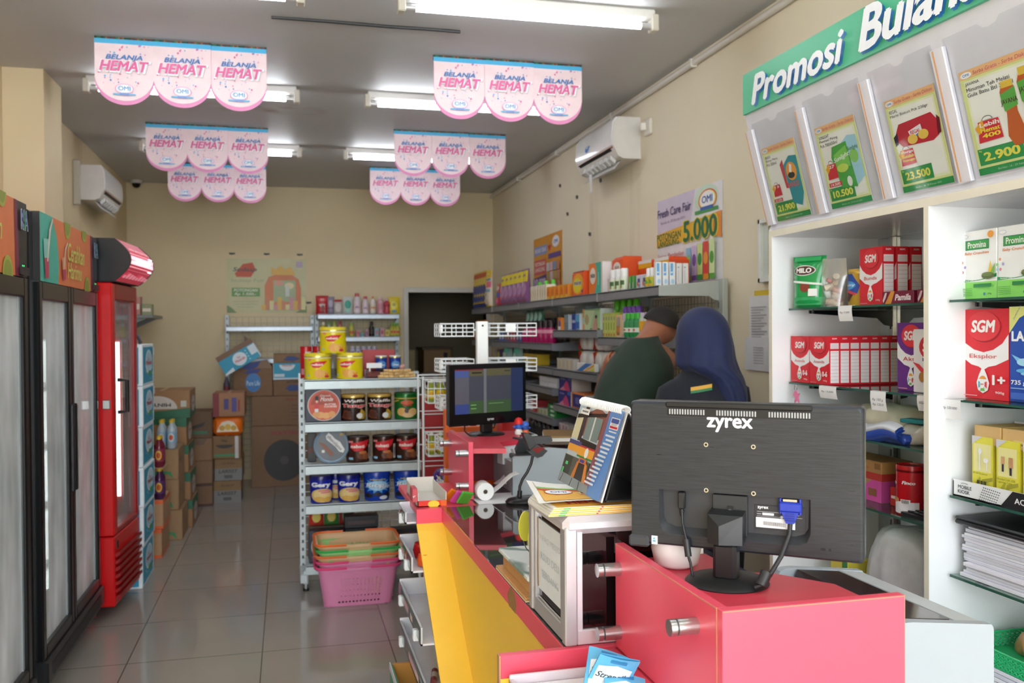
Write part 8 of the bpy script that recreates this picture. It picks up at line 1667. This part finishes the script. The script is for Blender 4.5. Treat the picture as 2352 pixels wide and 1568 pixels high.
t2 = thing('laptop', 'closed black laptop lying on the document pile in the right bay', 'laptop', (1.795, 2.14, z), RX)
b = B(); b.box(0, .36, 0, .25, 0, .012, mat('#141518', .4), .004); b.obj('base', t2)
b = B(); b.box(0, .36, 0, .25, .0125, .022, mat('#1d1f22', .35), .004); b.obj('lid', t2)
# low desk shelf with papers and green basket
t2 = thing('green_tray', 'bright green plastic lace-edged tray on papers low in the right bay', 'tray', (1.80, 2.12, .625), RX)
GT = mat('#2fc47c', .3, 0, .03)
b = B(); b.box(0, .32, 0, .24, 0, .004, GT); b.obj('tray_floor', t2)
b = B(); Hh = .045
for (p, q, n) in (((0, 0), (.32, 0), 20), ((0, .24), (.32, .24), 20), ((0, 0), (0, .24), 15), ((.32, 0), (.32, .24), 15)):
    for r in range(3):
        for i in range(n+1):
            a = (i+.5*(r % 2))/n
            if a > 1: continue
            x, y = p[0]+(q[0]-p[0])*a, p[1]+(q[1]-p[1])*a; dx = (q[0]-p[0])/n*.5; dy = (q[1]-p[1])/n*.5; z0_ = .004+.013*r
            b.tube([(x-dx, y-dy, z0_), (x, y, z0_+.0065), (x+dx, y+dy, z0_+.013)], .0022, GT, 4); b.tube([(x+dx, y+dy, z0_), (x, y, z0_+.0065), (x-dx, y-dy, z0_+.013)], .0022, GT, 4)
    b.tube([(p[0], p[1], Hh), (q[0], q[1], Hh)], .003, GT, 6)
b.obj('lace_rim', t2)
b = B(); 
for k in range(4): b.box(0, .34, 0, .25, .012*k, .012*k+.0105, mat(('#dfe4ee', '#e9ebf2', '#d5dae6', '#e4e8f0')[k], .5), .001)
put(b, 'notebook_pile', (1.8, 2.13, .576), 'pale blue notebooks under the green tray', 'notebooks', RX)
b = sack(.12, .1, .07, '#b98a5c', .3, 17); put(b, 'bread_bag', (1.9, 2.0, .63), 'small brown bag in the green tray', 'bag', RX, smooth=70)
# ---------------------------------------------------------------- the two people behind the counter
SKN = mat('#9c6248', .5, 0, .05, 30)
def skinned(name, verts, edges, rads, m, parent, levels=2):
    me = bpy.data.meshes.new(name); me.from_pydata(verts, edges, []); me.materials.append(m)
    o = bpy.data.objects.new(name, me); COL.objects.link(o)
    md = o.modifiers.new('skin', 'SKIN'); md.use_smooth_shade = True
    for i, r in enumerate(rads): me.skin_vertices[0].data[i].radius = (r, r) if not isinstance(r, tuple) else r
    for d in me.skin_vertices[0].data: d.use_root = False
    me.skin_vertices[0].data[0].use_root = True
    o.modifiers.new('sub', 'SUBSURF').levels = levels; o.modifiers['sub'].render_levels = levels
    dg = bpy.context.evaluated_depsgraph_get(); new = bpy.data.meshes.new_from_object(o.evaluated_get(dg))
    o.modifiers.clear(); o.data = new; new.name = name
    new.polygons.foreach_set('use_smooth', [True]*len(new.polygons))
    o.parent = parent
    return o
def arms_graph(V_, E_, R_, chain, sgn, palm_dir):
    """chain: (index of chest vertex, shoulder, elbow, wrist)"""
    def add(p, r, a):
        V_.append(p); R_.append(r); E_.append((a, len(V_)-1)); return len(V_)-1
    s = add(chain[1], .047, chain[0]); e = add(chain[2], .037, s); w = add(chain[3], .024, e)
    d = (V(chain[3])-V(chain[2])).normalized(); sd = d.cross(V((0, 0, 1))).normalized()
    palm = add(tuple(V(chain[3])+d*.05), (.034, .02), w); kn = add(tuple(V(chain[3])+d*.09), (.036, .016), palm)
    for k, L in enumerate((.068, .078, .074, .058)):
        off = sd*(-.033+.022*k)
        a = add(tuple(V(chain[3])+d*.105+off), .009, kn); b = add(tuple(V(chain[3])+d*(.105+L*.55)+off*1.15+V((0, 0, -.012))), .0085, a); add(tuple(V(chain[3])+d*(.105+L*.85)+off*1.2+V((0, 0, -.036))), .0075, b)
    t1 = add(tuple(V(chain[3])+d*.055+sd*sgn*.045+V((0, 0, -.008))), .0105, palm); add(tuple(V(chain[3])+d*.09+sd*sgn*.06+V((0, 0, -.02))), .009, t1)
def ering(cx, cy, z, rx, ry, n=28, rot=0., wob=None, tilt=0.):
    o = []
    for i in range(n):
        a = 2*pi*i/n; k = 1+(wob(a) if wob else 0)
        x, y = rx*cos(a)*k, ry*sin(a)*k
        o.append(V((cx+x*cos(rot)-y*sin(rot), cy+x*sin(rot)+y*cos(rot), z+tilt*x)))
    return o
def smooth_loft(rings, sub=3):
    """Catmull-Rom between rings"""
    out = []; n = len(rings)
    for i in range(n-1):
        p0, p1, p2, p3 = rings[max(i-1, 0)], rings[i], rings[i+1], rings[min(i+2, n-1)]
        for s in range(sub):
            t = s/sub
            out.append([.5*((2*b)+(-a+c)*t+(2*a-5*b+4*c-d)*t*t+(-a+3*b-3*c+d)*t**3) for a, b, c, d in zip(p0, p1, p2, p3)])
    return out+[rings[-1]]

# man in a green sleeveless shirt, stooping, back to the camera
man = thing('person', 'person in a dark green sleeveless shirt stooping with back turned beside the wall shelving', 'person')
vs = [(1.45, 3.83, .95), (1.48, 3.84, 1.12), (1.55, 3.88, 1.28), (1.60, 3.93, 1.41), (1.635, 3.97, 1.455), (1.675, 3.995, 1.49), (1.715, 4.02, 1.515), (1.75, 4.045, 1.535), (1.775, 4.07, 1.54),
      (1.37, 3.81, .9), (1.36, 3.86, .5), (1.36, 3.8, .08), (1.35, 3.93, .035), (1.53, 3.84, .9), (1.55, 3.9, .5), (1.55, 3.84, .08), (1.55, 3.97, .035)]
es = [(0, 1), (1, 2), (2, 3), (3, 4), (4, 5), (5, 6), (6, 7), (7, 8), (0, 9), (9, 10), (10, 11), (11, 12), (0, 13), (13, 14), (14, 15), (15, 16)]
rs = [(.13, .1), (.14, .105), (.145, .11), (.1, .085), .06, .058, .082, .088, .07, .085, .055, .04, .035, .085, .055, .04, .035]
arms_graph(vs, es, rs, (3, (1.725, 3.93, 1.385), (1.77, 4.1, 1.17), (1.70, 4.3, 1.08)), -1, 0)
arms_graph(vs, es, rs, (3, (1.475, 3.97, 1.395), (1.47, 4.15, 1.2), (1.53, 4.33, 1.1)), 1, 0)
skinned('body', vs, es, rs, SKN, man)
wob = lambda a: .02*sin(3*a+1)+.012*sin(7*a)
rg = [ering(1.445, 3.83, .88, .175, .135, wob=wob), ering(1.46, 3.83, .98, .172, .132, wob=wob), ering(1.485, 3.84, 1.1, .172, .132, wob=wob), ering(1.525, 3.87, 1.22, .18, .138), ering(1.565, 3.9, 1.32, .17, .138), ering(1.60, 3.93, 1.39, .14, .125, tilt=-.1), ering(1.615, 3.955, 1.44, .108, .1, tilt=-.12), ering(1.625, 3.97, 1.475, .075, .072, tilt=-.1), ering(1.637, 3.98, 1.487, .064, .062, tilt=.1)]
def cloth(name, a, b_, scale, parent, rough=.85):
    b = B(); m, nt, p, vec = base(name); n = noise(nt, vec, scale, 3)
    nt.links.new(mixc(nt, n, a, b_), p.inputs['Base Color']); p.inputs['Roughness'].default_value = rough; p.inputs['Sheen Weight'].default_value = .08
    bm = nd(nt, 'ShaderNodeBump'); bm.inputs['Strength'].default_value = .35; bm.inputs['Distance'].default_value = .02; nt.links.new(noise(nt, vec, 7, 2, (1, 1, .45)), bm.inputs['Height']); nt.links.new(bm.outputs[0], p.inputs['Normal'])
    return m
GRN = cloth('green_cloth', '#14251b', '#1a3023', 20, man)
b = B(); b.loft(smooth_loft(rg), GRN, False)
# shoulder straps of the shirt reaching the arm holes
for sx, cx, cy, cz in ((1, 1.705, 3.935, 1.4), (-1, 1.49, 3.965, 1.415)):
    b.loft(smooth_loft([[V((cx+sx*.0-sx*.06+.0, cy+.085*cos(a), cz-.035+.07*sin(a))) for a in [2*pi*i/16 for i in range(16)]], [V((cx, cy+.078*cos(a), cz-.035+.062*sin(a))) for a in [2*pi*i/16 for i in range(16)]], [V((cx+sx*.022, cy+.062*cos(a), cz-.04+.052*sin(a))) for a in [2*pi*i/16 for i in range(16)]]], 2), GRN, False)
b.obj('sleeveless_shirt', man, smooth=80)
b = B()
for hx, kx, fx in ((1.385, 1.36, 1.36), (1.515, 1.55, 1.55)):
    b.loft(smooth_loft([ering(hx, 3.83, .94, .098, .125), ering((hx+kx)/2, 3.84, .72, .092, .1), ering(kx, 3.86, .5, .072, .075), ering(kx, 3.83, .3, .062, .065), ering(fx, 3.81, .07, .058, .062)]), mat('#23252c', .8))
b.obj('trousers', man, smooth=60)
b = B()
for fx in (1.36, 1.55): b.loft(smooth_loft([ering(fx, 3.87, .0, .045, .12), ering(fx, 3.87, .04, .047, .115), ering(fx, 3.84, .08, .042, .07), ering(fx, 3.82, .1, .035, .04)]), mat('#1a1a1c', .5))
b.obj('shoes', man, smooth=60)
# hair cap, ears, face
hc = V((1.742, 4.04, 1.537)); ax = V((.05, .06, .03)).normalized()
b = B()
def hairpt(u, v):
    a = 2*pi*u; t = v*1.5; r = .0955
    up = V((.35, -.1, .9)).normalized(); e1 = up.orthogonal().normalized(); e2 = up.cross(e1)
    return hc + (up*cos(t) + (e1*cos(a)+e2*sin(a))*sin(t))*r*(1+.01*sin(9*a+4*t))
b.grid(hairpt, 30, 12, mat('#17120f', .75, 0, .2, 90)); b.obj('hair', man, smooth=80)
b = B()
for s, p in ((-1, (1.672, 4.085, 1.512)), (1, (1.83, 4.0, 1.505))):
    b.lathe([(0, -.006), (.016, -.005), (.021, 0), (.016, .005), (0, .006)], SKN, 14, p)
b.obj('ears', man, smooth=60)
b = B(); fd = V((.45, .85, -.3)).normalized(); sd = fd.cross(V((0, 0, 1))).normalized(); up = sd.cross(fd)
fc = V((1.75, 4.045, 1.515))+fd*.088
b.loft([[fc+sd*x+up*y+fd*z for x, y in ((-.006, .02), (.006, .02), (.008, .0), (-.008, 0))] for z in (0,)]+[[fc+sd*x+up*y+fd*.018 for x, y in ((-.004, .012), (.004, .012), (.012, -.012), (-.012, -.012))]], SKN)
for s in (-1, 1):
    b.lathe([(0, -.006), (.009, -.004), (.011, 0), (.009, .004), (0, .006)], '#e8e2dc', 12, tuple(fc+sd*s*.031+up*.022-fd*.006)); b.lathe([(0, -.002), (.004, -.001), (0, .002)], '#1a120e', 10, tuple(fc+sd*s*.031+up*.022+fd*.004))
b.loft([[fc+sd*x-up*.034+fd*z+up*y for x, y in ((-.022, 0), (0, .005), (.022, 0), (0, -.006))] for z in (-.004, .004)], mat('#7c4238', .5)); b.obj('face', man, smooth=50)

# woman in a navy headscarf and jacket
wo = thing('person', 'person in a navy blue headscarf and navy jacket seen from behind', 'person')
cx, cy = 1.70, 3.48
vs = [(cx, cy, .86), (cx, cy, 1.0), (cx, cy+.01, 1.15), (cx, cy+.015, 1.27), (cx, cy+.02, 1.36), (cx, cy+.03, 1.42), (cx, cy+.04, 1.5), (cx, cy+.045, 1.55),
      (cx-.085, cy, .82), (cx-.085, cy+.02, .45), (cx-.085, cy-.02, .07), (cx-.09, cy+.1, .03), (cx+.085, cy, .82), (cx+.085, cy+.02, .45), (cx+.085, cy-.02, .07), (cx+.09, cy+.1, .03)]
es = [(0, 1), (1, 2), (2, 3), (3, 4), (4, 5), (5, 6), (6, 7), (0, 8), (8, 9), (9, 10), (10, 11), (0, 12), (12, 13), (13, 14), (14, 15)]
rs = [(.13, .1), (.115, .09), (.125, .095), (.1, .075), .05, .05, .082, .07, .085, .055, .04, .033, .085, .055, .04, .033]
arms_graph(vs, es, rs, (3, (cx-.15, cy+.02, 1.25), (cx-.19, cy+.06, 1.02), (cx-.1, cy+.17, 1.05)), 1, 0)
arms_graph(vs, es, rs, (3, (cx+.15, cy+.02, 1.25), (cx+.17, cy+.06, 1.02), (cx+.06, cy+.17, 1.05)), -1, 0)
skinned('body', vs, es, rs, mat('#b98a6c', .5, 0, .04, 30), wo)
NAV = cloth('navy_cloth', '#10141f', '#141a28', 25, wo); HIJ = cloth('scarf_cloth', '#151f45', '#1b2854', 18, wo, .75)
b = B()
b.loft(smooth_loft([ering(cx, cy, .78, .19, .15), ering(cx, cy, .95, .168, .135), ering(cx, cy, 1.1, .165, .13), ering(cx, cy+.01, 1.2, .172, .13), ering(cx, cy+.015, 1.275, .165, .105), ering(cx, cy+.02, 1.32, .125, .085), ering(cx, cy+.02, 1.36, .07, .07)]), NAV, False)
for s in (-1, 1):
    e = V((cx+s*.18, cy+.06, 1.02)); w = V((cx+s*.1, cy+.16, 1.045)); sh = V((cx+s*.145, cy+.02, 1.25))
    pts = [sh+V((-s*.03, 0, .02)), sh, sh*.6+e*.4+V((s*.012, 0, 0)), e, e*.5+w*.5, w]
    b.tube([tuple(p) for p in pts], .05, NAV, 16, rads=[.05, .062, .058, .05, .045, .038])
b.obj('jacket', wo, smooth=80)
for s in (-1, 1):
    def ep(u, v):
        x = (-.02-.085*u) if s < 0 else (.125+.04*u)
        y = cy+.014-.104*math.sqrt(max(.04, 1-(x/.17)**2))-.008
        return V((cx+x, y, 1.298-.014*u-.026*(1-v)))
    b = B(); b.grid(lambda u, v: ep(u, .42+v*.58), 8, 2, mat('#dba63a', .6)); b.grid(lambda u, v: ep(u, v*.42), 8, 2, mat('#2a7a4c', .6)); b.obj('shoulder_stripe', wo, smooth=60)
b = B()
def hw(a, v=0): return .05*sin(6*a+1.2+v*.4)+.03*sin(11*a+2+v*.6)
rg = []
for z, rx, ry, dx, dy, w in ((1.617, .004, .004, 0, .03, 0), (1.610, .038, .045, 0, .03, 0), (1.592, .068, .075, 0, .03, 0), (1.565, .092, .098, 0, .028, 0), (1.53, .107, .115, 0, .025, .05), (1.49, .115, .12, 0, .02, .2), (1.45, .119, .122, 0, .012, .45), (1.40, .122, .122, 0, .006, .7), (1.37, .125, .12, .004, .0, .8), (1.345, .112, .118, .025, -.004, .9), (1.315, .09, .118, .06, -.008, 1), (1.28, .08, .12, .078, -.012, 1.1), (1.24, .074, .122, .088, -.014, 1.1), (1.19, .06, .12, .09, -.018, 1.1), (1.16, .03, .12, .09, -.02, 1)):
    rg.append(ering(cx+dx, cy+dy, z, rx, ry, 60, wob=(lambda a, w=w, z=z: w*hw(a, z*3))))
b.loft(smooth_loft(rg), HIJ, False); b.obj('headscarf', wo, smooth=80)
b = B(); b.loft([[V((cx+.072*cos(a), cy+.135+.012*sin(a)*0, 1.51+.085*sin(a))) for a in [2*pi*i/20 for i in range(20)]], [V((cx+.05*cos(a), cy+.152, 1.51+.062*sin(a))) for a in [2*pi*i/20 for i in range(20)]]], mat('#b98a6c', .5)); fc = V((cx, cy+.155, 1.51))
b.prism([(-.006, .012), (.006, .012), (.011, -.014), (-.011, -.014)], tuple(fc), (1, 0, 0), (0, 0, 1), -.018, mat('#b98a6c', .5))
for s in (-1, 1): b.lathe([(0, -.005), (.009, -.003), (.011, 0), (.009, .003), (0, .005)], '#e8e2dc', 12, (cx+s*.028, cy+.152, 1.53)); b.lathe([(0, -.003), (.004, 0), (0, .003)], '#1a120e', 10, (cx+s*.028, cy+.162, 1.53))
b.prism([(-.02, 0), (0, .005), (.02, 0), (0, -.006)], (cx, cy+.153, 1.472), (1, 0, 0), (0, 0, 1), -.003, mat('#a0584c', .5)); b.obj('face', wo, smooth=50)
b = B()
for s in (-1, 1):
    b.loft(smooth_loft([ering(cx+s*.08, cy, .86, .1, .13), ering(cx+s*.085, cy+.01, .5, .078, .085), ering(cx+s*.085, cy-.01, .06, .07, .075)]), mat('#1b1d26', .85))
b.obj('trousers', wo, smooth=60)
b = B()
for s in (-1, 1): b.loft(smooth_loft([ering(cx+s*.088, cy+.03, .0, .04, .105), ering(cx+s*.088, cy+.03, .035, .04, .1), ering(cx+s*.086, cy, .07, .036, .06)]), mat('#141416', .5))
b.obj('shoes', wo, smooth=60)
